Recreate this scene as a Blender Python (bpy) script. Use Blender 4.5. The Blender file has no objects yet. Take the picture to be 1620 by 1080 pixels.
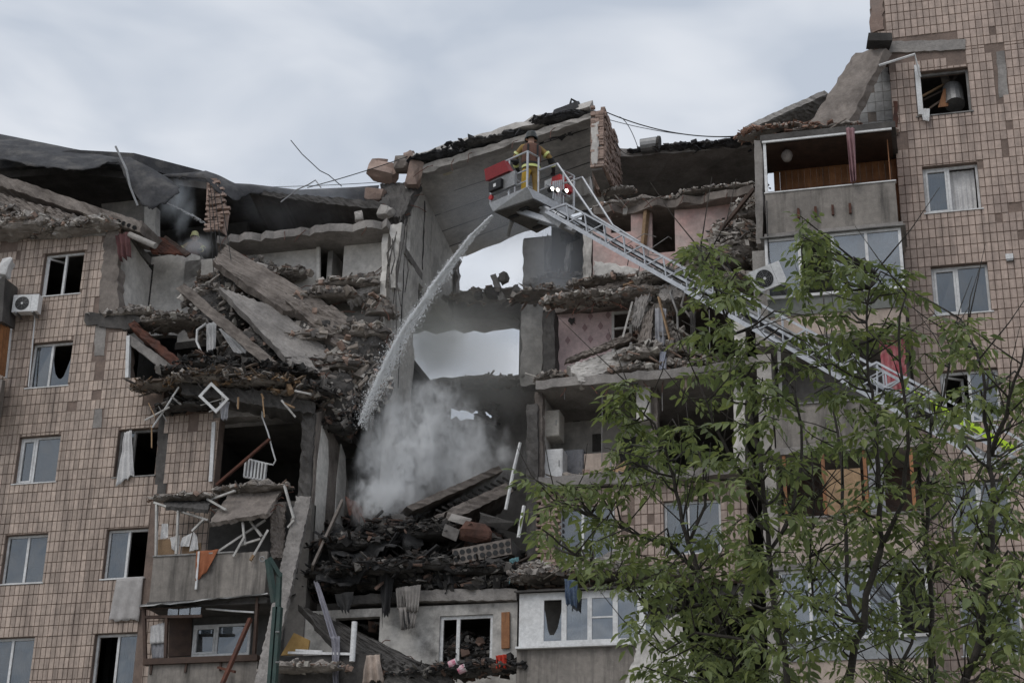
import bpy, bmesh, math, random
from mathutils import Vector as V, Matrix, Euler, noise

# ------------------------------------------------------------------ camera, sky, sun, exposure
SC = bpy.context.scene
COL = SC.collection
YAW, PIT, ROL, DST, FPX = -0.256472, 0.398886, 0.0204586, 39.4769, 2690.0
CAM = V((0, -DST, 1.6))
FW = V((math.sin(YAW)*math.cos(PIT), math.cos(YAW)*math.cos(PIT), math.sin(PIT)))
_rt = V((math.cos(YAW), -math.sin(YAW), 0)); _up = _rt.cross(FW)
RT = _rt*math.cos(ROL) + _up*math.sin(ROL)
UP = -_rt*math.sin(ROL) + _up*math.cos(ROL)
cd = bpy.data.cameras.new('camera'); cam = bpy.data.objects.new('camera', cd); COL.objects.link(cam)
cd.sensor_fit = 'HORIZONTAL'; cd.sensor_width = 36; cd.lens = FPX/1620*36
cd.clip_start = 0.1; cd.clip_end = 3000
cam.matrix_world = Matrix(((RT.x, UP.x, -FW.x, CAM.x), (RT.y, UP.y, -FW.y, CAM.y), (RT.z, UP.z, -FW.z, CAM.z), (0, 0, 0, 1)))
SC.camera = cam
SUN_AZ, SUN_EL = math.radians(-150), math.radians(48)      # behind the photographer, veiled by cloud
world = bpy.data.worlds.new('World'); SC.world = world; world.use_nodes = True
nt = world.node_tree; N = nt.nodes; L = nt.links; N.clear()
wo = N.new('ShaderNodeOutputWorld'); sky = N.new('ShaderNodeTexSky'); sky.sky_type = 'NISHITA'; sky.sun_disc = False
sky.sun_elevation = SUN_EL; sky.sun_rotation = SUN_AZ; sky.dust_density = 3.0; sky.air_density = 1.0
tc = N.new('ShaderNodeTexCoord'); sx = N.new('ShaderNodeSeparateXYZ'); L.new(tc.outputs['Generated'], sx.inputs[0])
mx = N.new('ShaderNodeMath'); mx.operation = 'MAXIMUM'; mx.inputs[1].default_value = 0.06; L.new(sx.outputs[2], mx.inputs[0])
dv1 = N.new('ShaderNodeMath'); dv1.operation = 'DIVIDE'; L.new(sx.outputs[0], dv1.inputs[0]); L.new(mx.outputs[0], dv1.inputs[1])
dv2 = N.new('ShaderNodeMath'); dv2.operation = 'DIVIDE'; L.new(sx.outputs[1], dv2.inputs[0]); L.new(mx.outputs[0], dv2.inputs[1])
cx = N.new('ShaderNodeCombineXYZ'); L.new(dv1.outputs[0], cx.inputs[0]); L.new(dv2.outputs[0], cx.inputs[1])
n1 = N.new('ShaderNodeTexNoise'); n1.inputs['Scale'].default_value = 3.2; n1.inputs['Detail'].default_value = 4; n1.inputs['Roughness'].default_value = .45
n1.inputs['Distortion'].default_value = .35; L.new(cx.outputs[0], n1.inputs['Vector'])
cr = N.new('ShaderNodeValToRGB'); L.new(n1.outputs['Fac'], cr.inputs[0])
cr.color_ramp.elements[0].position = .38; cr.color_ramp.elements[0].color = (.55, .61, .705, 1)
cr.color_ramp.elements[1].position = .64; cr.color_ramp.elements[1].color = (.82, .855, .915, 1)
bs = N.new('ShaderNodeBackground'); bs.inputs[1].default_value = .06; L.new(sky.outputs[0], bs.inputs[0])
bc = N.new('ShaderNodeBackground'); bc.inputs[1].default_value = 1.0; L.new(cr.outputs[0], bc.inputs[0])
ms = N.new('ShaderNodeMixShader'); ms.inputs[0].default_value = .93; L.new(bs.outputs[0], ms.inputs[1]); L.new(bc.outputs[0], ms.inputs[2])
L.new(ms.outputs[0], wo.inputs[0])
sd = bpy.data.lights.new('sun', 'SUN'); sd.energy = 0.95; sd.angle = math.radians(35); sd.color = (1, .96, .9)
sun = bpy.data.objects.new('sun', sd); COL.objects.link(sun); sun.location = (0, -30, 60)
_sd = V((math.sin(SUN_AZ)*math.cos(SUN_EL), math.cos(SUN_AZ)*math.cos(SUN_EL), math.sin(SUN_EL)))
sun.rotation_euler = (-_sd).to_track_quat('-Z', 'Y').to_euler()
SC.view_settings.view_transform = 'Standard'; SC.view_settings.look = 'None'; SC.view_settings.gamma = 1
SC.view_settings.exposure = 0.0; SC.view_settings.use_curve_mapping = False
SC.render.engine = 'CYCLES'
cy = SC.cycles
cy.use_denoising = True; cy.max_bounces = 8; cy.diffuse_bounces = 4; cy.glossy_bounces = 2; cy.transmission_bounces = 4
cy.transparent_max_bounces = 12; cy.volume_bounces = 5; cy.volume_step_rate = 1.0; cy.volume_max_steps = 96
cy.sample_clamp_indirect = 4; cy.use_adaptive_sampling = True; cy.adaptive_threshold = 0.02
cy.caustics_reflective = False; cy.caustics_refractive = False

# ------------------------------------------------------------------ geometry helpers
def ray(px, py): return FW*FPX + RT*(px-810) + UP*(540-py)
def P(px, py, y):                      # photograph pixel -> point on the upright plane y (facade is y = 0)
    d = ray(px, py); return CAM + d*((y+DST)/d.y)
def PZ(px, py, z):                     # pixel -> point on a floor level z
    d = ray(px, py); return CAM + d*((z-1.6)/d.z)
def PX(px, py, x):                     # pixel -> point on a cross-wall plane x
    d = ray(px, py); return CAM + d*(x/d.x)
def F(n): return 20.53 + 2.8*(n-8)     # top of floor n
def SILL(n): return 21.376 + 2.8*(n-8)

class MB:
    def __init__(s): s.v = []; s.f = []; s.m = []
    def add(s, vs, fs, mi=0):
        b = len(s.v); s.v += [V(q) for q in vs]
        for f in fs: s.f.append([b+i for i in f]); s.m.append(mi)
        return s
    def box(s, x0, x1, y0, y1, z0, z1, mi=0):
        return s.hexa([(x0,y0,z0),(x1,y0,z0),(x1,y1,z0),(x0,y1,z0),(x0,y0,z1),(x1,y0,z1),(x1,y1,z1),(x0,y1,z1)], mi)
    def hexa(s, p, mi=0):
        return s.add(p, [(3,2,1,0),(4,5,6,7),(0,1,5,4),(1,2,6,5),(2,3,7,6),(3,0,4,7)], mi)
    def prism(s, pts, vec, mi=0):
        n = len(pts); vec = V(vec); p = [V(q) for q in pts]
        return s.add(p+[q+vec for q in p], [list(range(n)), list(range(2*n-1, n-1, -1))]+[((i+1)%n, i, n+i, n+(i+1)%n) for i in range(n)], mi)
    def tube(s, pts, r, n=6, r1=None, mi=0):
        pts = [V(q) for q in pts]; k = len(pts); r1 = r if r1 is None else r1; vs = []
        a0 = None
        for i, p in enumerate(pts):
            t = (pts[min(i+1, k-1)]-pts[max(i-1, 0)])
            t = t.normalized() if t.length > 1e-9 else V((0, 0, 1))
            if a0 is None: a0 = t.orthogonal().normalized()
            a0 = (a0 - t*a0.dot(t)); a0 = a0.normalized() if a0.length > 1e-6 else t.orthogonal().normalized()
            b = t.cross(a0); rr = r+(r1-r)*i/max(1, k-1)
            vs += [p+(a0*math.cos(2*math.pi*j/n)+b*math.sin(2*math.pi*j/n))*rr for j in range(n)]
        fs = [(i*n+j, i*n+(j+1)%n, (i+1)*n+(j+1)%n, (i+1)*n+j) for i in range(k-1) for j in range(n)]
        fs += [list(range(n-1, -1, -1)), [(k-1)*n+j for j in range(n)]]
        return s.add(vs, fs, mi)
    def bar(s, a, b, w, h, up=(0, 0, 1), mi=0):     # rectangular bar
        a, b = V(a), V(b); t = (b-a).normalized(); u = V(up); l = t.cross(u)
        if l.length < 1e-4: l = t.orthogonal()
        l = l.normalized(); u = l.cross(t); l = l*w/2; u = u*h/2
        return s.hexa([a-l-u, a+l-u, b+l-u, b-l-u, a-l+u, a+l+u, b+l+u, b-l+u], mi)
    def chunk(s, c, sz, rg, jit=.28, mi=0, rot=None):
        R = (Euler((rg.uniform(-3, 3), rg.uniform(-3, 3), rg.uniform(-3, 3))) if rot is None else rot).to_matrix()
        p = []
        for dz in (-1, 1):
            for dx, dy in ((-1, -1), (1, -1), (1, 1), (-1, 1)):
                p.append(V(c)+R @ V((dx*sz[0]*(1+rg.uniform(-jit, jit)*1.6)/2, dy*sz[1]*(1+rg.uniform(-jit, jit)*1.6)/2, dz*sz[2]*(1+rg.uniform(-jit, jit)*1.6)/2)))
        return s.hexa(p, mi)
    def rslab(s, c, th, nu=6, nv=4, ej=.06, sj=.015, rg=None, mi=0, sag=0):
        # slab with broken edges: c = 4 corners of the face towards the camera
        rg = rg or random.Random(len(s.v)); c = [V(q) for q in c]
        n = (c[1]-c[0]).cross(c[3]-c[0]).normalized()
        if n.dot(CAM-c[0]) < 0: n = -n
        u = (c[1]-c[0]).normalized(); v = (c[3]-c[0]).normalized(); A = []; B = []
        for j in range(nv+1):
            for i in range(nu+1):
                a, b = i/nu, j/nv
                q = (c[0]*(1-a)+c[1]*a)*(1-b)+(c[3]*(1-a)+c[2]*a)*b
                e = V((0, 0, 0)); e2 = V((0, 0, 0))
                if i in (0, nu): k = (1 if i == 0 else -1); e += u*k*rg.uniform(-.2, 1)*ej; e2 += u*k*rg.uniform(-.4, .8)*ej
                if j in (0, nv): k = (1 if j == 0 else -1); e += v*k*rg.uniform(-.2, 1)*ej; e2 += v*k*rg.uniform(-.4, .8)*ej
                d = n*rg.uniform(-1, 1)*sj - V((0, 0, sag*4*a*(1-a)))
                A.append(q+e+d); B.append(q+e2+d-n*th*(1+rg.uniform(-.06, .06)))
        return s.grid2(A, B, nu, nv, mi)
    def grid2(s, A, B, nu, nv, mi=0):
        w = nu+1; o = len(A); fs = []
        for j in range(nv):
            for i in range(nu):
                k = j*w+i; fs.append((k, k+1, k+w+1, k+w)); fs.append((o+k+w, o+k+w+1, o+k+1, o+k))
        for i in range(nu):
            fs.append((i+1, i, o+i, o+i+1)); k = nv*w+i; fs.append((k, k+1, o+k+1, o+k))
        for j in range(nv):
            k = j*w; fs.append((k, k+w, o+k+w, o+k)); k += nu; fs.append((k+w, k, o+k, o+k+w))
        return s.add(A+B, fs, mi)
    def cloth(s, c, nu, nv, amp, rg, th=.006, mi=0, folds=3.0, ragged=.0):
        c = [V(q) for q in c]; n = (c[1]-c[0]).cross(c[3]-c[0]).normalized()
        if n.dot(CAM-c[0]) < 0: n = -n
        ph = rg.uniform(0, 6); A = []; B = []; dn = (c[3]-c[0]).normalized()
        for j in range(nv+1):
            for i in range(nu+1):
                a, b = i/nu, j/nv
                q = (c[0]*(1-a)+c[1]*a)*(1-b)+(c[3]*(1-a)+c[2]*a)*b
                w = math.sin(a*folds*6.283+ph+1.7*math.sin(b*2+ph))*amp*(.35+.65*b)+noise.noise(q*3+V((ph, 0, 0)))*amp
                if j == nv: q = q+dn*rg.uniform(-1, 1)*ragged
                A.append(q+n*w); B.append(q+n*(w-th))
        return s.grid2(A, B, nu, nv, mi)

def mesh_of(mb, name, mats, smooth=False, fix=True):
    me = bpy.data.meshes.new(name); me.from_pydata([tuple(q) for q in mb.v], [], mb.f)
    for m in (mats if isinstance(mats, (list, tuple)) else [mats]): me.materials.append(m)
    if any(mb.m): me.polygons.foreach_set('material_index', mb.m)
    if fix:
        b = bmesh.new(); b.from_mesh(me); bmesh.ops.recalc_face_normals(b, faces=b.faces); b.to_mesh(me); b.free()
    if smooth: me.polygons.foreach_set('use_smooth', [True]*len(me.polygons))
    return me
def wloc(o):
    q = V(o.location)
    while o.parent: o = o.parent; q = q+V(o.location)
    return q
def tag(o, label=None, cat=None, group=None, kind=None):
    if label: o['label'] = label
    if cat: o['category'] = cat
    if group: o['group'] = group
    if kind: o['kind'] = kind
    return o
def obj(name, mb, mat, parent=None, label=None, cat=None, group=None, kind=None, smooth=False, fix=True):
    lo = V([min(q[i] for q in mb.v) for i in range(3)]); hi = V([max(q[i] for q in mb.v) for i in range(3)])
    o0 = V(((lo.x+hi.x)/2, (lo.y+hi.y)/2, lo.z))
    mb.v = [q-o0 for q in mb.v]
    ob = bpy.data.objects.new(name, mesh_of(mb, name, mat, smooth, fix)); COL.objects.link(ob)
    if parent: ob.parent = parent; ob.location = o0-wloc(parent)
    else: ob.location = o0
    return tag(ob, label, cat, group, kind)
def thing(name, label, cat, loc, group=None, kind=None):
    e = bpy.data.objects.new(name, None); COL.objects.link(e); e.location = loc; e.empty_display_size = .3
    return tag(e, label, cat, group, kind)
def inst(name, me, loc, rot, parent, scale=None):
    o = bpy.data.objects.new(name, me); COL.objects.link(o); o.parent = parent
    o.location = V(loc)-(wloc(parent) if parent else V((0, 0, 0))); o.rotation_euler = rot
    if scale: o.scale = scale
    return o
def ragged(pts, rg, step=.25, amp=.05, skip=()):
    out = []; n = len(pts)
    for i in range(n):
        a, b = V(pts[i]), V(pts[(i+1) % n]); out.append(a)
        if i in skip: continue
        d = b-a; k = int(d.length/step); t = d.normalized(); pr = V((-t.z, 0, t.x))
        for j in range(1, k):
            out.append(a+d*((j+rg.uniform(-.3, .3))/k)+pr*rg.uniform(-amp, amp))
    return out
def pp(pts, y): return [P(a, b, y) for a, b in pts]
def p3(*pts): return [P(*q) for q in pts]

# ------------------------------------------------------------------ materials
def M(name, c1, c2=None, scale=2.0, rough=.85, bump=.25, bscale=30, dirt=None, damt=.5, dscale=.7, streak=False, metal=0, island=0, spec=.35, fine=.22):
    m = bpy.data.materials.new(name); m.use_nodes = True; t = m.node_tree; n = t.nodes; l = t.links
    b = n['Principled BSDF']; b.inputs['Roughness'].default_value = rough; b.inputs['Metallic'].default_value = metal
    b.inputs['Specular IOR Level'].default_value = spec
    g = n.new('ShaderNodeNewGeometry'); pos = g.outputs['Position']
    def nz(sc, det=5, vec=pos, ro=.6):
        q = n.new('ShaderNodeTexNoise'); q.inputs['Scale'].default_value = sc; q.inputs['Detail'].default_value = det; q.inputs['Roughness'].default_value = ro; l.new(vec, q.inputs['Vector']); return q.outputs['Fac']
    def ramp(f, a, z):
        q = n.new('ShaderNodeMapRange'); q.inputs['From Min'].default_value = a; q.inputs['From Max'].default_value = z; l.new(f, q.inputs['Value']); return q.outputs[0]
    def mix(f, A, B):
        q = n.new('ShaderNodeMix'); q.data_type = 'RGBA'; l.new(f, q.inputs[0])
        for k, X in ((6, A), (7, B)):
            if isinstance(X, tuple): q.inputs[k].default_value = (*X, 1)
            else: l.new(X, q.inputs[k])
        return q.outputs[2]
    col = mix(ramp(nz(scale), .32, .68), c1, c2 or tuple(x*.72 for x in c1))
    if fine:
        hf = n.new('ShaderNodeHueSaturation'); vf = n.new('ShaderNodeMapRange'); vf.inputs['From Min'].default_value = .3; vf.inputs['From Max'].default_value = .7; vf.inputs['To Min'].default_value = 1-fine; vf.inputs['To Max'].default_value = 1+fine*.8
        l.new(nz(scale*7, 8, pos, .7), vf.inputs['Value']); l.new(vf.outputs[0], hf.inputs['Value']); l.new(col, hf.inputs['Color']); col = hf.outputs[0]
    if island:
        h = n.new('ShaderNodeHueSaturation'); v = n.new('ShaderNodeMapRange'); v.inputs['To Min'].default_value = 1-island; v.inputs['To Max'].default_value = 1+island
        oi = n.new('ShaderNodeObjectInfo'); ad = n.new('ShaderNodeMath'); ad.operation = 'ADD'; l.new(g.outputs['Random Per Island'], ad.inputs[0]); l.new(oi.outputs['Random'], ad.inputs[1])
        fr = n.new('ShaderNodeMath'); fr.operation = 'FRACT'; l.new(ad.outputs[0], fr.inputs[0])
        l.new(fr.outputs[0], v.inputs['Value']); l.new(v.outputs[0], h.inputs['Value']); l.new(col, h.inputs['Color']); col = h.outputs[0]
    if dirt:
        vec = pos
        if streak:
            mp = n.new('ShaderNodeMapping'); mp.inputs['Scale'].default_value = (5, 5, .45); l.new(pos, mp.inputs[0]); vec = mp.outputs[0]
        f1 = ramp(nz(dscale, 6, vec, .65), .48, .72)
        ml = n.new('ShaderNodeMath'); ml.operation = 'MULTIPLY'; ml.inputs[1].default_value = damt; l.new(f1, ml.inputs[0])
        col = mix(ml.outputs[0], col, dirt)
    l.new(col, b.inputs['Base Color'])
    if bump:
        bp = n.new('ShaderNodeBump'); bp.inputs['Strength'].default_value = bump; bp.inputs['Distance'].default_value = .03; l.new(nz(bscale, 4), bp.inputs['Height']); l.new(bp.outputs[0], b.inputs['Normal'])
    return m
def ramp_mat(name, cols, rough=.9, bump=.3):          # each loose piece picks its own colour
    m = bpy.data.materials.new(name); m.use_nodes = True; t = m.node_tree; n = t.nodes; l = t.links; b = n['Principled BSDF']
    b.inputs['Roughness'].default_value = rough; b.inputs['Specular IOR Level'].default_value = .25
    g = n.new('ShaderNodeNewGeometry'); r = n.new('ShaderNodeValToRGB'); r.color_ramp.interpolation = 'CONSTANT'; l.new(g.outputs['Random Per Island'], r.inputs[0])
    e = r.color_ramp.elements; e[0].color = (*cols[0], 1); e[0].position = 0; e[1].color = (*cols[1], 1); e[1].position = 1/len(cols)
    for i, c in enumerate(cols[2:], 2): q = e.new(i/len(cols)); q.color = (*c, 1)
    z = n.new('ShaderNodeTexNoise'); z.inputs['Scale'].default_value = 6; z.inputs['Detail'].default_value = 6; l.new(g.outputs['Position'], z.inputs['Vector'])
    mr = n.new('ShaderNodeMapRange'); mr.inputs['From Min'].default_value = .3; mr.inputs['From Max'].default_value = .7; mr.inputs['To Min'].default_value = .6; mr.inputs['To Max'].default_value = 1.2; l.new(z.outputs[0], mr.inputs[0])
    h = n.new('ShaderNodeHueSaturation'); l.new(r.outputs[0], h.inputs['Color']); l.new(mr.outputs[0], h.inputs['Value']); l.new(h.outputs[0], b.inputs['Base Color'])
    bp = n.new('ShaderNodeBump'); bp.inputs['Strength'].default_value = bump; bp.inputs['Distance'].default_value = .03
    z2 = n.new('ShaderNodeTexNoise'); z2.inputs['Scale'].default_value = 35; l.new(g.outputs['Position'], z2.inputs['Vector']); l.new(z2.outputs[0], bp.inputs['Height']); l.new(bp.outputs[0], b.inputs['Normal'])
    return m
def glass_mat(name, tint, refl):
    m = bpy.data.materials.new(name); m.use_nodes = True; t = m.node_tree; n = t.nodes; l = t.links; n.clear()
    o = n.new('ShaderNodeOutputMaterial'); a = n.new('ShaderNodeBsdfTransparent'); a.inputs[0].default_value = (*tint, 1)
    gl = n.new('ShaderNodeBsdfGlossy'); gl.inputs['Roughness'].default_value = .02; gl.inputs[0].default_value = (.9, .95, 1, 1)
    z = n.new('ShaderNodeTexNoise'); z.inputs['Scale'].default_value = .9; z.inputs['Detail'].default_value = 1
    g = n.new('ShaderNodeNewGeometry'); l.new(g.outputs['Position'], z.inputs['Vector'])
    bp = n.new('ShaderNodeBump'); bp.inputs['Strength'].default_value = .12; bp.inputs['Distance'].default_value = .05; l.new(z.outputs[0], bp.inputs['Height']); l.new(bp.outputs[0], gl.inputs['Normal'])
    x = n.new('ShaderNodeMixShader'); x.inputs[0].default_value = refl; l.new(a.outputs[0], x.inputs[1]); l.new(gl.outputs[0], x.inputs[2])
    df = n.new('ShaderNodeBsdfDiffuse'); df.inputs[0].default_value = (.3, .3, .3, 1); z3 = n.new('ShaderNodeTexNoise'); z3.inputs['Scale'].default_value = 2.2; z3.inputs['Detail'].default_value = 7; z3.inputs['Roughness'].default_value = .7; l.new(g.outputs['Position'], z3.inputs['Vector'])
    mr = n.new('ShaderNodeMapRange'); mr.inputs['From Min'].default_value = .42; mr.inputs['From Max'].default_value = .75; mr.inputs['To Min'].default_value = .03; mr.inputs['To Max'].default_value = .4; l.new(z3.outputs[0], mr.inputs[0])
    x2 = n.new('ShaderNodeMixShader'); l.new(mr.outputs[0], x2.inputs[0]); l.new(x.outputs[0], x2.inputs[1]); l.new(df.outputs[0], x2.inputs[2]); l.new(x2.outputs[0], o.inputs[0])
    return m
SOOT = (.03, .028, .027)
m_tile = M('facade_tile', (.475, .38, .317), (.375, .297, .25), 1.2, .6, .12, 60, (.12, .092, .078), .8, .8, True, island=.17, spec=.4)
m_tile_b = M('pale_facade_tile', (.475, .372, .312), (.385, .297, .254), 1.0, .6, .12, 60, (.13, .1, .088), .65, .8, True, island=.14, spec=.4)
m_joint = M('tile_bedding', (.24, .18, .15), (.15, .115, .098), 3, .95, .4, 25)
m_conc = M('concrete', (.34, .315, .295), (.21, .195, .185), 1.6, .92, .5, 22, (.06, .055, .05), .75, .55)
m_concl = M('pale_concrete', (.47, .44, .41), (.32, .3, .28), 1.6, .92, .5, 22, (.1, .09, .085), .7, .6)
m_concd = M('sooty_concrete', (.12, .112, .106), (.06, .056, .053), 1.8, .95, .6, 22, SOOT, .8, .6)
m_concb = M('brown_concrete', (.275, .238, .212), (.175, .152, .136), 1.5, .94, .6, 26, (.075, .062, .055), .9, 1.3)
m_parap = M('balcony_concrete', (.29, .262, .235), (.185, .168, .152), 1.1, .9, .3, 30, (.05, .046, .042), .9, .7, True)
m_plast = M('grey_plaster', (.60, .57, .535), (.45, .425, .40), .9, .9, .25, 18, (.1, .095, .09), .8, .6)
m_plastw = M('white_plaster', (.74, .71, .67), (.58, .555, .52), .9, .9, .2, 18, (.15, .14, .13), .75, .7)
m_pink = M('pink_plaster', (.55, .345, .315), (.52, .43, .40), 1.1, .9, .3, 18, (.27, .225, .21), .9, 1.0)
m_pinkp = M('pink_wallpaper', (.70, .54, .53), (.6, .46, .45), 1.2, .9, .15, 20, (.2, .16, .15), .45, .9)
m_brick = M('brick', (.4, .3, .255), (.27, .185, .15), 3, .92, .5, 30, (.3, .27, .25), .5, 1.5, island=.25)
m_brickd = M('sooty_brick', (.16, .085, .065), (.09, .05, .04), 3, .95, .5, 30, SOOT, .5, 1.5, island=.3)
m_bitum = M('bitumen_sheet', (.06, .06, .065), (.03, .03, .033), 2.5, .75, .5, 14, (.15, .14, .13), .75, 1.6)
m_char = M('charred_sheet', (.03, .029, .03), (.014, .014, .014), 2, .75, .6, 10, (.075, .072, .07), .6, 1.5)
m_pvc = M('white_frame_plastic', (.74, .74, .74), (.62, .62, .62), 2, .45, .05, 20, (.3, .28, .26), .5, 1.5)
m_pvcs = M('broken_frame_paint', (.56, .545, .52), (.4, .385, .365), 4, .6, .2, 20, (.15, .135, .12), .8, 2.5)
m_pvcd = M('sooty_frame', (.3, .29, .28), (.17, .165, .16), 3, .6, .2, 20, SOOT, .6, 2)
m_glass = glass_mat('window_glass', (.45, .49, .51), .15)
m_glassl = glass_mat('balcony_glass', (.5, .53, .55), .22)
m_dark = M('dark_interior', (.1, .095, .09), (.06, .058, .055), 1, .95, 0)  # dark interior colour; the gloom of the rooms is put into it
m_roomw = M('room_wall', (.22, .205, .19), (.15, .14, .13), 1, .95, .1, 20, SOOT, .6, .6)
m_curt = M('white_curtain', (.66, .65, .64), (.5, .49, .49), 4, .9, .1, 40)
m_curtg = M('grey_curtain', (.33, .33, .35), (.22, .22, .235), 5, .9, .1, 40)
m_woodp = M('varnished_boards', (.34, .155, .065), (.24, .1, .04), 5, .55, .15, 30, (.07, .04, .025), .6, 1.6, True, island=.18)
m_woodd = M('dark_wood', (.09, .055, .04), (.05, .032, .025), 5, .7, .3, 30)
m_wood = M('raw_wood', (.36, .24, .14), (.24, .155, .09), 6, .8, .3, 30, (.1, .07, .05), .5, 2, island=.2)
m_alu = M('ladder_aluminium', (.5, .51, .53), (.38, .39, .41), 3, .42, .05, 40, (.35, .35, .35), .4, 3, metal=.55)
m_steel = M('grey_steel', (.3, .3, .3), (.2, .2, .2), 3, .5, .1, 30, metal=.6)
m_black = M('black_rubber', (.02, .02, .021), (.012, .012, .013), 3, .6, .1, 30)
m_red = M('red_paint', (.42, .025, .025), (.33, .02, .02), 3, .45, .05, 30)
m_greenp = M('green_paint', (.035, .07, .06), (.025, .05, .045), 3, .5, .15, 30, (.1, .1, .09), .4, 2)
m_rust = M('rusty_steel', (.14, .055, .035), (.07, .035, .028), 5, .9, .4, 30, SOOT, .5, 1.5)
m_wire = M('cable', (.03, .03, .032), (.02, .02, .02), 2, .7, 0)
m_rub = ramp_mat('rubble', [(.40, .37, .34), (.32, .29, .265), (.24, .215, .195), (.48, .45, .41), (.33, .235, .19), (.17, .155, .145), (.3, .26, .225)])
m_dust = M('mortar_dust', (.36, .325, .295), (.2, .178, .16), 2.5, .95, .9, 14, (.1, .088, .08), .7, 1.2)
m_ash = M('ash', (.075, .07, .067), (.03, .028, .027), 2.0, .95, .9, 10, (.16, .15, .14), .6, 1.4)
m_rubd = ramp_mat('charred_rubble', [(.035, .033, .032), (.06, .056, .053), (.022, .021, .021), (.095, .088, .082), (.05, .04, .035), (.03, .03, .03), (.2, .185, .17), (.15, .1, .08), (.04, .038, .036)])
m_splin = ramp_mat('splintered_boards', [(.2, .15, .11), (.13, .1, .08), (.34, .31, .28), (.08, .065, .055), (.3, .2, .12), (.16, .14, .125), (.11, .1, .095)])
m_sootw = M('sooted_white_plaster', (.6, .575, .54), (.46, .44, .415), .9, .9, .25, 18, (.05, .047, .045), .95, 1.1)
m_ground = M('ground_soil', (.33, .31, .28), (.24, .235, .2), .4, .95, .2, 6)
# ------------------------------------------------------------------ ground
g = MB(); g.add([(-400, -400, 0), (400, -400, 0), (400, 600, 0), (-400, 600, 0)], [(0, 1, 2, 3)])
obj('ground', g, m_ground, kind='structure')
# ------------------------------------------------------------------ walls, tiles, windows
def holewall(mb, a0, a1, b0, b1, c0, c1, holes=(), axis='x', mi=0):
    # wall spanning a (along) x c (height), thickness b0..b1, with rectangular holes (a0,a1,c0,c1); one connected mesh
    A = sorted({a0, a1, *[min(max(h[i], a0), a1) for h in holes for i in (0, 1)]})
    C = sorted({c0, c1, *[min(max(h[i], c0), c1) for h in holes for i in (2, 3)]})
    def solid(i, j):
        if i < 0 or j < 0 or i >= len(A)-1 or j >= len(C)-1: return False
        x, z = (A[i]+A[i+1])/2, (C[j]+C[j+1])/2
        return not any(h[0] < x < h[1] and h[2] < z < h[3] for h in holes)
    vs = []; ix = {}; fs = []
    def vt(i, j, k):
        if (i, j, k) not in ix:
            b = (b0, b1)[k]; ix[(i, j, k)] = len(vs); vs.append((A[i], b, C[j]) if axis == 'x' else (b, A[i], C[j]))
        return ix[(i, j, k)]
    for i in range(len(A)-1):
        for j in range(len(C)-1):
            if not solid(i, j): continue
            fs.append([vt(i, j, 0), vt(i+1, j, 0), vt(i+1, j+1, 0), vt(i, j+1, 0)])
            fs.append([vt(i, j+1, 1), vt(i+1, j+1, 1), vt(i+1, j, 1), vt(i, j, 1)])
            for (di, dj, p, q) in ((-1, 0, (i, j), (i, j+1)), (1, 0, (i+1, j), (i+1, j+1)), (0, -1, (i, j), (i+1, j)), (0, 1, (i, j+1), (i+1, j+1))):
                if not solid(i+di, j+dj): fs.append([vt(*p, 0), vt(*q, 0), vt(*q, 1), vt(*p, 1)])
    return mb.add(vs, fs, mi)

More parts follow.
